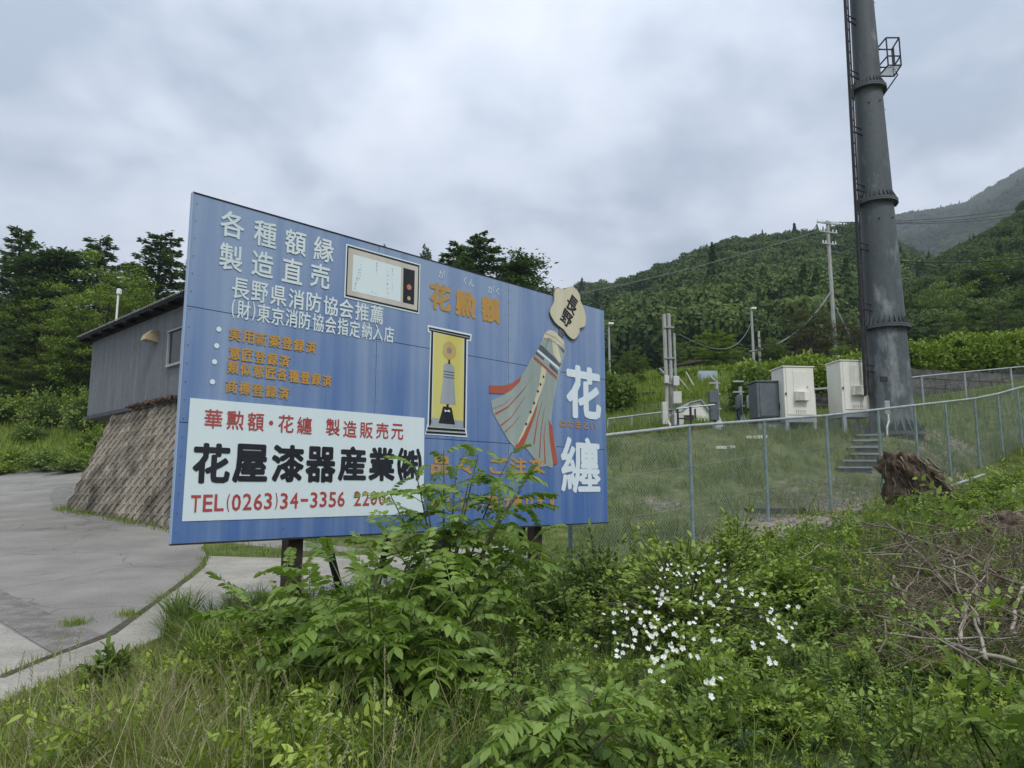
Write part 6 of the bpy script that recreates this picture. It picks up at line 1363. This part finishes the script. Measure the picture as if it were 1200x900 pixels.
undergrowth('undergrowth', 'leafy weeds mixed into the long grass left of the pinnate shrub', 4200, lambda x, y: vegok(x, y) & (x / y < -.15) & (y > 3.5), lambda x, y: np.clip(.35 + 2 * clump(x, y, 1.4, 3), 0.05, 1), (.35, .9), UG['light'], SP, hmod=hm, x0=-4, x1=.2, y0=2.6, y1=8)

undergrowth('slope_weeds', 'broad leaved weeds scattered over the slope behind the fence', 9000, lambda x, y: y > 9.6 + np.clip((x - 2) * .55, 0, 9), lambda x, y: np.clip(-.05 + 1.8 * clump(x, y, .9, 9), .02, .8) * (bareness(x, y) < .5), (.2, .5), UG['mid'], SP, x0=1.0, x1=15, y0=9.6, y1=21)

# ------------------------------------------------------------------ shrubs of the bank, one by one
def bpx(name, label, px, pyt, pyb, Y, wpx, seed, col, n, leaf, group=None, tmpl=LEAF6, flat=.8, cat='shrub'):
    b = at(px, pyb, Y); t = at(px, pyt, Y); gz = h(b.x, Y); hh_ = (t.z - gz) / (flat + .10); rx = wpx / 870 * Y / 2
    return bush(name, label, b.x, Y, rx, hh_, seed, col, n, leaf / max(rx, .1), tmpl, group, cat, flat=flat)
GRP = 'leafy shrubs on the bank'
bpx('leafy_shrub', 'bright green shrub at the foot of the fence post behind the white flowers', 865, 598, 700, 8.2, 120, 61, 'light', 1500, .06, GRP)
bpx('leafy_shrub', 'mid green shrub leaning over the gravel right of the billboard', 805, 632, 700, 8.0, 90, 62, 'mid', 1100, .06, GRP)
bpx('leafy_shrub', 'feathery mid green shrub right of the billboard right post', 700, 632, 710, 7.6, 110, 63, 'mid', 1500, .055, GRP)
bpx('leafy_shrub', 'dark leafy shrub below the billboard right post', 640, 668, 760, 6.8, 120, 64, 'mid', 1500, .06, GRP)
bpx('leafy_shrub', 'light green shrub below the gap in front of the gravel patch', 760, 660, 740, 7.0, 100, 61, 'mid', 1500, .055, GRP)
bpx('leafy_shrub', 'bright round shrub to the right of the flowering rose', 930, 645, 740, 7.0, 110, 62, 'light', 1300, .055, GRP)
bpx('leafy_shrub', 'mid green shrub beneath the white flowers', 860, 735, 850, 5.6, 150, 63, 'light', 1700, .045, GRP)
bpx('leafy_shrub', 'light green small leaved shrub at the bottom right of the bank', 1010, 770, 890, 5.0, 170, 64, 'light', 2000, .040, GRP)
bpx('leafy_shrub', 'bright green shrub in the bottom right corner', 1130, 765, 890, 5.0, 180, 61, 'light', 2000, .042, GRP)
bpx('leafy_shrub', 'dark green shrub under the dead branches', 985, 700, 800, 6.2, 120, 62, 'mid', 1300, .05, GRP)
bpx('leafy_shrub', 'yellow green shrub low in the bottom middle', 930, 800, 895, 4.4, 130, 63, 'light', 1700, .04, GRP)
bpx('leafy_shrub', 'deep green leafy shrub below the twin flower spikes left of centre', 330, 690, 800, 5.9, 110, 64, 'mid', 1500, .06, GRP)
bpx('leafy_shrub', 'deep green shrub at the bottom centre behind the large low leaves', 560, 740, 860, 5.2, 150, 61, 'mid', 1600, .055, GRP)
bpx('leafy_shrub', 'green shrub at the bottom edge right of the large low leaves', 820, 820, 895, 4.2, 120, 62, 'mid', 1400, .045, GRP)
bpx('leafy_shrub', 'bright moss green bush on the bank at the right edge below the fence', 1185, 545, 600, 11.0, 120, 63, 'light', 1800, .06, GRP)
bpx('leafy_shrub', 'low green bush left of the right edge bush, above the root heap', 1135, 578, 612, 10.6, 90, 64, 'light', 1500, .06, GRP)
bpx('leafy_shrub', 'small leafy weed at the lip of the concrete apron', 128, 752, 800, 5.2, 60, 62, 'mid', 500, .05, GRP)

# wild rose with white flowers
M_petal = mat('white_petal', (.60, .62, .56), (.74, .75, .70), scale=30, rough=.6); M_yc = mat('yellow_stamen', (.5, .38, .06), (.6, .45, .1), rough=.8)
rc = at(800, 740, 6.2); gz = h(rc.x, 6.2)
rose = bush('wild_rose', 'sprawling wild rose bush dotted with clusters of white flowers', rc.x, 6.2, .85, .95, 71, 'light', 3000, .06, LEAF6, None, 'rose bush'); rose.scale = (1, 1, 1)
for ch in [q for q in bpy.data.objects if q.parent == rose]: ch.scale = (.92, .92, .98)
fm = MB(); R = np.random.default_rng(5)
def flower_mb(seed):
    R = np.random.default_rng(seed); mb = MB()
    for k in range(5):
        a = k * 2 * PI / 5 + R.normal() * .1; d = Vector((math.cos(a), math.sin(a), .25)); s_ = Vector((-math.sin(a), math.cos(a), 0)); 
        mb.add([(0, 0, 0), tuple(d * .55 + s_ * .38), tuple(d * .98 + s_ * .25), tuple(d * .9), tuple(d * .98 - s_ * .25), tuple(d * .55 - s_ * .38)], [(0, 1, 2, 3), (0, 3, 4, 5)])
    return mb
fd = []
for i in range(4):
    o = flower_mb(i).build('flower', M_petal); fd.append(o.data); bpy.data.objects.remove(o)
spots = [(609, 640), (742, 718)]
FL = []
for (cx_, cy_, n_, sx_, sy_) in ((783, 673, 12, 10, 7), (805, 674, 9, 7, 6), (828, 672, 12, 11, 8), (775, 705, 8, 6, 7), (742, 722, 12, 14, 8), (768, 730, 12, 8, 9), (750, 743, 14, 14, 7), (797, 738, 10, 13, 6), (823, 703, 8, 6, 6), (850, 698, 8, 10, 6), (870, 697, 6, 7, 5), (812, 690, 8, 12, 9), (905, 722, 7, 6, 5), (917, 740, 10, 10, 9), (926, 712, 4, 9, 4), (793, 762, 8, 10, 5), (735, 762, 5, 6, 5), (771, 782, 6, 5, 6), (805, 766, 4, 5, 4), (835, 804, 6, 8, 5), (836, 742, 4, 5, 5), (848, 662, 3, 4, 6), (889, 760, 3, 8, 6), (905, 775, 3, 5, 4), (720, 755, 4, 6, 4), (760, 700, 4, 14, 6)):
    for k in range(n_): FL.append((cx_ + R.normal() * sx_ * 1.35, cy_ + R.normal() * sy_ * 1.35))
random.Random(4).shuffle(FL)
for i, (fx, fy) in enumerate(FL[:230]):
    # on the camera-side surface of the bush: nearer for lower flowers
    p = oncanopy(fx, fy, .70 + R.normal() * .05); o = link('flower', fd[i % 4], rose); o.location = p - rose.location
    o.rotation_euler = Vector((R.normal() * .5, -.6 + R.normal() * .4, .7 + R.normal() * .3)).to_track_quat('Z', 'Y').to_euler() if False else (1.0 + R.normal() * .35, R.normal() * .35, R.normal() * .5); s_ = R.uniform(.0085, .0145); o.scale = (s_, s_, s_)
rose.rotation_euler = (0, 0, 0)

# ------------------------------------------------------------------ pinnate shrubs (large compound leaves)
M_pin = leafmat('pinnate_leaf', [(.065, .115, .02), (.13, .21, .035), (.21, .315, .06), (.31, .42, .10)], rough=.42, trans=.34, objrand=.55, spec=.4)
M_pinl = leafmat('young_pinnate_leaf', [(.10, .17, .03), (.16, .25, .045), (.22, .32, .07), (.29, .38, .10)], rough=.42, trans=.36, objrand=.4, spec=.4)
M_stem = mat('green_brown_stem', (.07, .085, .035), (.12, .13, .055), scale=12, rough=.7)
M_stemr = mat('brown_woody_stem', (.09, .075, .055), (.16, .14, .11), scale=12, rough=.85)
def pinnate(seed, npair, leaf, droop, fold, m):
    R = np.random.default_rng(seed); P, D, U, S_ = [], [], [], []
    def c(t): return Vector((.03 * math.sin(t * 3 + seed) * t, t * (1 - .12 * droop * t), .20 * t - droop * .62 * t * t))
    mb = MB(); mb.tube([c(0), c(.3), c(.6), c(.9), c(1)], [.009, .007, .005, .0035, .002], 4, cap=False)
    for k in range(npair):
        t = .22 + .76 * k / (npair - 1) if npair > 1 else .5; tg = (c(min(1, t + .03)) - c(t - .03)).normalized(); sz = leaf * (.72 + .42 * math.sin(PI * (.15 + .7 * k / npair))) 
        for s_ in (-1, 1):
            side = tg.cross(Vector((0, 0, 1))).normalized() * s_; dv = side * (1.0) + tg * (.35 + .35 * t + R.normal() * .12) + Vector((0, 0, -fold + R.normal() * .16)); P.append(tuple(c(t + .012 * s_))); D.append(tuple(dv)); U.append(tuple(Vector((R.normal() * .18, R.normal() * .18, 1)))); S_.append(sz * R.uniform(.88, 1.1))
    P.append(tuple(c(1))); D.append(tuple((c(1) - c(.94)).normalized() + Vector((0, 0, -.1)))); U.append((0, 0.1, 1)); S_.append(leaf * .95)
    P, D, U, S_ = map(np.array, (P, D, U, S_)); fr = frames(D, U) * S_[:, None, None]; tv, tf = LEAF6; tv = np.array(tv) * np.array([.95, 1, 1.0])
    V_, T_, C_ = expand(tv, tf, P, fr, .35 + .3 * R.random(len(P))); wv = np.array(mb.v); wf = []
    for f in mb.f: wf += [(f[0], f[1], f[2]), (f[0], f[2], f[3])]
    V_, T_, C_ = merge([(V_, T_, C_), (wv, np.array(wf), np.full(len(wf), .75))]); return tri_mesh('leaf', V_, T_, C_, m)
PM = [pinnate(i, 7 + i % 3, .225 + .02 * (i % 2), .35 + .25 * (i % 4), .15 + .12 * (i % 3), M_pin) for i in range(8)]
PML = [pinnate(20 + i, 6 + i % 3, .235, .5 + .3 * i, .3 + .2 * i, M_pinl) for i in range(4)]
def pinnate_shrub(label, px, Y, stems, leaf_len, nper, seed, base_el=.2, light=.25, cat='shrub', t0=.35):
    """stems: list of tips (px, py, dY) reached by each stem from one root"""
    R = random.Random(seed); b = at(px, 800, Y); root = Vector((b.x, Y, h(b.x, Y))); s = empty('pinnate_shrub', root, 0, label, cat)
    for (tx, ty, dy) in stems:
        tip = at(tx, ty, Y + dy) - root; mid = Vector((tip.x * .35, tip.y * .35, tip.z * .6)); b0 = Vector((R.uniform(-.04, .04), R.uniform(-.04, .04), 0))
        cv = lambda t: b0 * (1 - t) ** 2 + mid * 2 * t * (1 - t) + tip * t * t
        MB().tube([cv(t / 8) for t in range(9)], [.011 - .0009 * t for t in range(9)], 6, cap=False).build('stem', M_stem if R.random() < .6 else M_stemr, s, smooth=True)
        a = R.random() * 6.28
        for k in range(nper):
            t = t0 + (1 - t0) * (k + .5) / nper; c = cv(t); tg = (cv(min(1, t + .03)) - cv(t - .03)).normalized(); a += 2.399
            young = t > .86; el = (.75 if young else .35 - .5 * (1 - t)) + R.uniform(-.2, .2); d = Vector((math.cos(a) * math.cos(el), math.sin(a) * math.cos(el), math.sin(el))) + tg * (.5 if young else .1); d.normalize()
            me = R.choice(PML) if (young and R.random() < .8) or R.random() < light * .4 else R.choice(PM); o = link('leaf', me, s); L_ = leaf_len * R.uniform(.75, 1.15) * (.62 if young else 1)
            x = d.cross(Vector((0, 0, 1))).normalized(); z = x.cross(d); M = Matrix((x, d, z)).transposed() @ Matrix.Rotation(R.uniform(-.35, .35), 3, 'Y'); o.matrix_local = Matrix.Translation(c) @ (M * L_).to_4x4()
    return s
pinnate_shrub('tall pinnate leaved shrub rising in front of the middle of the billboard', 520, 5.9, [(520, 528, .1), (485, 545, -.1), (560, 535, .0), (600, 530, .25), (455, 575, .15), (618, 560, .1), (548, 570, -.3), (500, 590, -.35), (590, 600, -.2), (455, 630, -.2), (640, 620, .0), (430, 640, .2), (535, 550, .2), (610, 575, .0)], .41, 10, 1, light=.8)
pinnate_shrub('wide dark pinnate shrub with long drooping leaves below the billboard middle post', 440, 5.0, [(330, 665, .2), (385, 650, .3), (440, 655, .2), (500, 650, .1), (560, 670, .0), (300, 730, .0), (360, 700, -.3), (430, 690, -.4), (500, 700, -.35), (570, 720, -.2), (340, 770, -.3), (450, 760, -.5), (540, 770, -.4), (270, 700, .3), (395, 740, -.5)], .46, 8, 2)
pinnate_shrub('low pinnate seedling with pale large leaves at the bottom centre', 660, 3.7, [(640, 790, .0), (700, 800, .1), (600, 815, -.1), (670, 830, -.2), (760, 800, .1), (640, 860, -.3), (730, 850, -.2)], .34, 6, 3, light=.8, t0=.25)
pinnate_shrub('small pinnate sapling at the foot of the billboard left post', 355, 6.3, [(352, 668, .0), (335, 690, .1), (375, 690, .1), (320, 710, .0)], .34, 5, 4)

# ------------------------------------------------------------------ dead wood, root ball and stump on the right
M_dead = mat('dead_grey_branch', (.10, .08, .06), (.26, .22, .175), scale=9, stretch=(1, 1, 1), rough=.95, bump=.4); M_twig = mat('thin_brown_twigs', (.12, .095, .06), (.34, .29, .205), scale=8, rough=1)
M_pale = mat('bleached_branch', (.20, .175, .14), (.40, .36, .30), scale=9, rough=.9)
M_stump = mat('dark_rotten_stump', (.035, .025, .017), (.15, .112, .078), scale=5, stretch=(2.5, 2.5, .5), rough=1, bump=1.0, bscale=16, fine=(18, .35))
def branch(label, pts, r0, r1, m, twigs=0, seed=0, nm='dead_branch'):
    R = random.Random(seed); P = [oncanopy(p[0], p[1], .34) for p in pts]; O = P[0].copy(); Q = []
    for i in range(len(P) - 1):
        for k in range(4):
            t = k / 4; q = P[i].lerp(P[i + 1], t); q += Vector((R.gauss(0, .008), R.gauss(0, .008), R.gauss(0, .008))) * (0 if i == 0 and k == 0 else 1); Q.append(q - O)
    Q.append(P[-1] - O); n = len(Q); o = MB().tube(Q, [(r0 + (r1 - r0) * i / (n - 1)) * R.uniform(.5, .72) for i in range(n)], 7).build(nm, m, None, loc=O, smooth=True); tag(o, label, 'branch', 'dead branches heaped on the bank')
    for k in range(twigs):
        i = R.randrange(2, n - 1); d = (Q[i] - Q[i - 1]).normalized(); v = (d * .6 + Vector((R.gauss(0, .6), R.gauss(0, .3), R.gauss(0, .6)))).normalized() * R.uniform(.12, .38); MB().tube([Q[i], Q[i] + v * .5 + Vector((0, 0, R.gauss(0, .03))), Q[i] + v], [r1 * .5 + .001, .003, .0012], 5).build('twig', m, o)
    return o
branch('dark forked branch reaching left above the twig heap', [(1120, 650, 8.2), (1060, 625, 7.9), (1010, 612, 7.7), (962, 604, 7.6)], .028, .008, M_dead, 9, 1)
branch('arched brown branch over the twig heap below the stump', [(1115, 690, 7.8), (1080, 650, 7.7), (1040, 612, 7.8), (1005, 618, 7.9)], .022, .006, M_dead, 7, 2)
branch('long pale branch standing upright near the right edge', [(1155, 772, 6.0), (1140, 722, 6.2), (1122, 690, 6.3), (1114, 650, 6.4)], .020, .011, M_pale, 1, 3)
branch('pale bent branch lying low across the heap', [(1190, 776, 5.9), (1145, 764, 6.0), (1100, 748, 6.1), (1040, 726, 6.2)], .022, .009, M_pale, 4, 4)
branch('stout pale branch cut by the right edge of the photo', [(1188, 742, 6.0), (1190, 712, 6.1), (1210, 670, 6.2)], .024, .018, M_pale, 0, 5)
branch('pale forked branch in the middle of the heap', [(1126, 752, 6.1), (1130, 720, 6.3), (1142, 690, 6.5), (1160, 672, 6.6)], .020, .009, M_pale, 2, 6)
branch('short pale hooked branch beside the forked one', [(1148, 732, 6.0), (1142, 714, 6.1), (1130, 704, 6.2)], .016, .010, M_pale, 0, 7)
branch('short stout branch stub leaning in the green shoots', [(1062, 706, 6.6), (1052, 688, 6.7), (1046, 676, 6.8)], .026, .020, M_dead, 0, 8)
branch('thin bare branch lying over the shrubs left of the heap', [(1002, 716, 6.4), (970, 700, 6.4), (942, 674, 6.4)], .010, .004, M_dead, 2, 9)
branch('thin curved pale stem rising left of the twig heap', [(936, 654, 7.2), (965, 638, 7.3), (985, 642, 7.4), (994, 612, 7.5)], .009, .004, M_pale, 1, 10)
branch('long dark branch crossing the heap from the right edge', [(1215, 690, 6.8), (1160, 672, 7.0), (1110, 656, 7.2), (1062, 648, 7.3)], .020, .008, M_dead, 8, 11)
branch('grey branch sloping down along the top of the heap', [(1100, 658, 7.6), (1135, 652, 7.4), (1168, 672, 7.1)], .018, .012, M_dead, 5, 12)
branch('low grey branch nearly level at the foot of the heap', [(1036, 742, 6.3), (1100, 750, 6.1), (1195, 746, 5.9)], .012, .006, M_pale, 4, 13)
branch('crooked dark branch in the shade under the heap', [(1060, 700, 7.0), (1078, 664, 7.2), (1110, 640, 7.5)], .016, .007, M_dead, 6, 14)
# twig tangle
tw = []
R = np.random.default_rng(9)
V_, T_ = [], []; nb = 0; 
for i in range(3000):
    px = R.normal(1118, 60); py = R.normal(685, 46)
    if px < 985 or py < 605 + max(0, (1060 - px)) * .3 or py > 790: continue
    c = np.array(tuple(oncanopy(px, py, .05 + .28 * R.random()))); a = R.normal() * .9 + (1.2 if R.random() < .5 else -.3); d = np.array([math.cos(a) * .8, R.normal() * .5, math.sin(a) * .45 - .1]); d /= np.linalg.norm(d); L_ = R.uniform(.12, .5); bend = R.normal(size=3) * .05
    P = [c - d * L_ / 2, c + bend, c + d * L_ / 2]; r = R.uniform(.0018, .0055); x = np.cross(d, [0.3, .5, .8]); x /= np.linalg.norm(x); y = np.cross(d, x)
    for q, f_ in zip(P, (1, .8, .4)):
        for k in range(3): V_.append(q + (x * math.cos(k * 2.094) + y * math.sin(k * 2.094)) * r * f_)
    for s_ in range(2):
        for k in range(3): a0 = nb + s_ * 3 + k; a1 = nb + s_ * 3 + (k + 1) % 3; T_ += [(a0, a1, a1 + 3), (a0, a1 + 3, a0 + 3)]
    nb += 9
tag(link('twig_tangle', tri_mesh('twig_tangle', np.array(V_), np.array(T_), None, M_twig)), 'tangled heap of thin brown twigs below the stump', kind='stuff')
V_, T_ = [], []; nb = 0
for i in range(85):
    px = R.normal(1125, 62); py = R.normal(690, 48)
    if px < 975 or py < 608 + max(0, (1060 - px)) * .3 or py > 785: continue
    c = np.array(tuple(oncanopy(px, py, .18 + .25 * R.random()))); a = R.normal() * .8 + (1.3 if R.random() < .35 else -.35); d = np.array([math.cos(a), R.normal() * .4, math.sin(a) * .5]); d /= np.linalg.norm(d); L_ = R.uniform(.35, .95); r = R.uniform(.004, .0105); x = np.cross(d, [0.3, .5, .8]); x /= np.linalg.norm(x); y = np.cross(d, x)
    b1, b2 = R.normal(size=3) * .05, R.normal(size=3) * .05
    for q, f_ in ((c - d * L_ / 2, 1), (c - d * L_ / 6 + b1, .85), (c + d * L_ / 6 + b2, .65), (c + d * L_ / 2, .35)):
        for k in range(5): V_.append(q + (x * math.cos(k * 1.2566) + y * math.sin(k * 1.2566)) * r * f_)
    for s_ in range(3):
        for k in range(5): a0 = nb + s_ * 5 + k; a1 = nb + s_ * 5 + (k + 1) % 5; T_ += [(a0, a1, a1 + 5), (a0, a1 + 5, a0 + 5)]
    nb += 20
tag(link('dead_sticks', tri_mesh('dead_sticks', np.array(V_), np.array(T_), None, M_dead, True)), 'grey dry sticks strewn through the twig heap', kind='stuff')
# stump
sb = at(1073, 585, 12.6); gz = h(sb.x, 12.6)
stp = empty('tree_stump', (sb.x, 12.6, gz), 0, 'upturned dark brown rotten stump in front of the fence post, right of the steps', 'stump')
top = at(1068, 527, 12.6).z - gz; bm = bmesh.new(); bmesh.ops.create_icosphere(bm, subdivisions=5, radius=1)
for v in bm.verts:
    c = v.co.copy(); a = math.atan2(c.y, c.x); zt = c.z
    rad = .50 + .26 * max(0, -zt + .1) + .055 * math.sin(a * 6 + 1) + .04 * math.sin(a * 11 + zt * 2); nz_ = mnoise.fractal(c * 2.3, .9, 2.1, 5) * .13
    hr = math.sqrt(max(0, 1 - min(1, abs(zt)) ** 5)); x = math.cos(a) * (rad + nz_) * hr; y = math.sin(a) * (rad * .8 + nz_) * hr; z = (zt * .5 + .5) * (top + .25) - .2 + mnoise.noise(c * 5) * .06
    if zt > .55: z -= .12 * (1 - math.hypot(x, y) / .5)
    lean = max(0, (1 - zt) * .5); x += lean * .42 * (top); sl = max(0, min(1, (x + .05) / .85)); z = (z + .2) * (1 - .62 * sl * sl * (3 - 2 * sl)) - .2; v.co = (x - .10 * top, y, z)
me = bpy.data.meshes.new('stump_wood'); bm.to_mesh(me); bm.free(); me.materials.append(M_stump); me.polygons.foreach_set('use_smooth', [True] * len(me.polygons)); link('stump_wood', me, stp)
R = random.Random(12)
for k in range(210):   # splinters and root ends
    a = R.uniform(PI, 2 * PI) if k % 3 else R.uniform(0, PI); r = R.uniform(.42, .62); z = R.uniform(-.05, top * (.9 if math.cos(a) < .1 else .45)); p0 = Vector((math.cos(a) * r * .85 + .15 * (1 - z / top), math.sin(a) * r * .75, z)); L_ = R.uniform(.1, .34); dv = Vector((math.cos(a) * .6 + .5, math.sin(a) * .8, R.uniform(-1.0, -.1))).normalized() * L_
    MB().tube([p0, p0 + dv * .5 + Vector((R.gauss(0, .02), 0, R.gauss(0, .02))), p0 + dv], [R.uniform(.006, .016), .007, .002], 5).build('root', M_stump if k % 2 else M_twig, stp)
# root ball at right edge
rb = at(1182, 632, 8.8); gz = h(rb.x, 8.8)
rbl = empty('root_heap', (rb.x, 8.8, rb.z), 0, 'pale matted heap of dry roots at the right edge above the branches', 'roots')
bm = bmesh.new(); bmesh.ops.create_icosphere(bm, subdivisions=4, radius=1)
for v in bm.verts:
    c = v.co.copy(); n_ = 1 + mnoise.fractal(c * 2, .9, 2, 5) * .3; v.co = (c.x * .50 * n_, c.y * .42 * n_, c.z * .27 * n_ + .02)
me = bpy.data.meshes.new('earth_core'); bm.to_mesh(me); bm.free(); me.materials.append(M_stump); link('earth_core', me, rbl)
for k in range(170):
    a = R.uniform(0, 6.28); el = R.uniform(-.3, 1.4); p0 = Vector((math.cos(a) * math.cos(el) * .50, math.sin(a) * math.cos(el) * .42, math.sin(el) * .27)) * R.uniform(.95, 1.1); tg = Vector((-math.sin(a) + R.gauss(0, .6), math.cos(a) * .5 + R.gauss(0, .4), R.gauss(-.2, .5))).normalized() * R.uniform(.12, .34); q = p0 + tg + Vector((math.cos(a), math.sin(a), 0)) * R.uniform(-.02, .08) - Vector((0, 0, R.uniform(0, .12)))
    MB().tube([p0, p0.lerp(q, .5) + Vector((0, 0, R.uniform(.0, .05))), q], [R.uniform(.004, .012), .006, .002], 4, cap=False).build('root', M_pale if k % 2 else M_dead, rbl)
# litter on the gravel
M_stone = mat('grey_brown_stone', (.17, .15, .125), (.38, .35, .31), scale=9, rough=.95, bump=.4)
v0, f0 = ico(1); P, Sc = [], []
for bx_, by_, br_, ba_ in BARE[:11]:
    for k in range(int(420 * br_)): a = RNG.random() * 6.28; r = br_ * math.sqrt(RNG.random()) * 1.1; P.append((bx_ + math.cos(a) * r, by_ + math.sin(a) * r)); Sc.append(.007 + .022 * RNG.random() ** 3)
P = np.array(P); Sc = np.array(Sc); kp = notpaved(P[:, 0], P[:, 1]); P, Sc = P[kp], Sc[kp]; z = H(P[:, 0], P[:, 1]) + Sc * .2; M = np.stack([np.diag([1.3, .9, .7])] * len(P)) * Sc[:, None, None] ; 
vj = v0 * (1 + .25 * RNG.random(len(v0)))[:, None]; V_, T_, C_ = expand(vj, f0, np.stack([P[:, 0], P[:, 1], z], 1), M, np.zeros(len(P)))
tag(link('gravel', tri_mesh('gravel', V_, T_, None, M_stone)), 'loose pinkish grey stones on the bare patches along the fence', kind='stuff')
a = onground(883, 601); b = onground(932, 600)
o = MB().box((0, 0, .03), (1.0, .35, .09)).build('drain_cover', M_dark, None, loc=(a + b) / 2); tag(o, 'flat black drain cover on the gravel at the fence foot', 'drain cover')
a, b = at(318, 640, 13.5), at(400, 641, 13.9); o = cyl(a, b, .02, 8); o = o.build('ground_pipe', M_white); tag(o, 'thin white pipe lying on the grass seen under the billboard', 'pipe')

# ------------------------------------------------------------------ air
HZ0 = float(Z.min()) - 2; HZ1 = max(float(q[:, :, 2].max()) for q in (hA, hB, hC, hD)) + 25
print('HAZE', HZ0, HZ1, gx[0], gx[-1], gy[0], gy[-1])
hz = MB().add([(x, y, z) for z in (HZ0, HZ1) for y in (-1100, 3000) for x in (-2400, 2600)], [(0, 2, 3, 1), (4, 5, 7, 6), (0, 1, 5, 4), (2, 6, 7, 3), (0, 4, 6, 2), (1, 3, 7, 5)])
mh = bpy.data.materials.new('pale_air'); mh.use_nodes = True; t = mh.node_tree; t.nodes.clear(); o_ = t.nodes.new('ShaderNodeOutputMaterial'); v_ = t.nodes.new('ShaderNodeVolumePrincipled')
v_.inputs['Color'].default_value = (.82, .89, 1, 1); v_.inputs['Density'].default_value = .00030; v_.inputs['Anisotropy'].default_value = .1; t.links.new(v_.outputs[0], o_.inputs['Volume'])
HAZE = True
if HAZE: hz.build('haze', mh, kind='stuff')
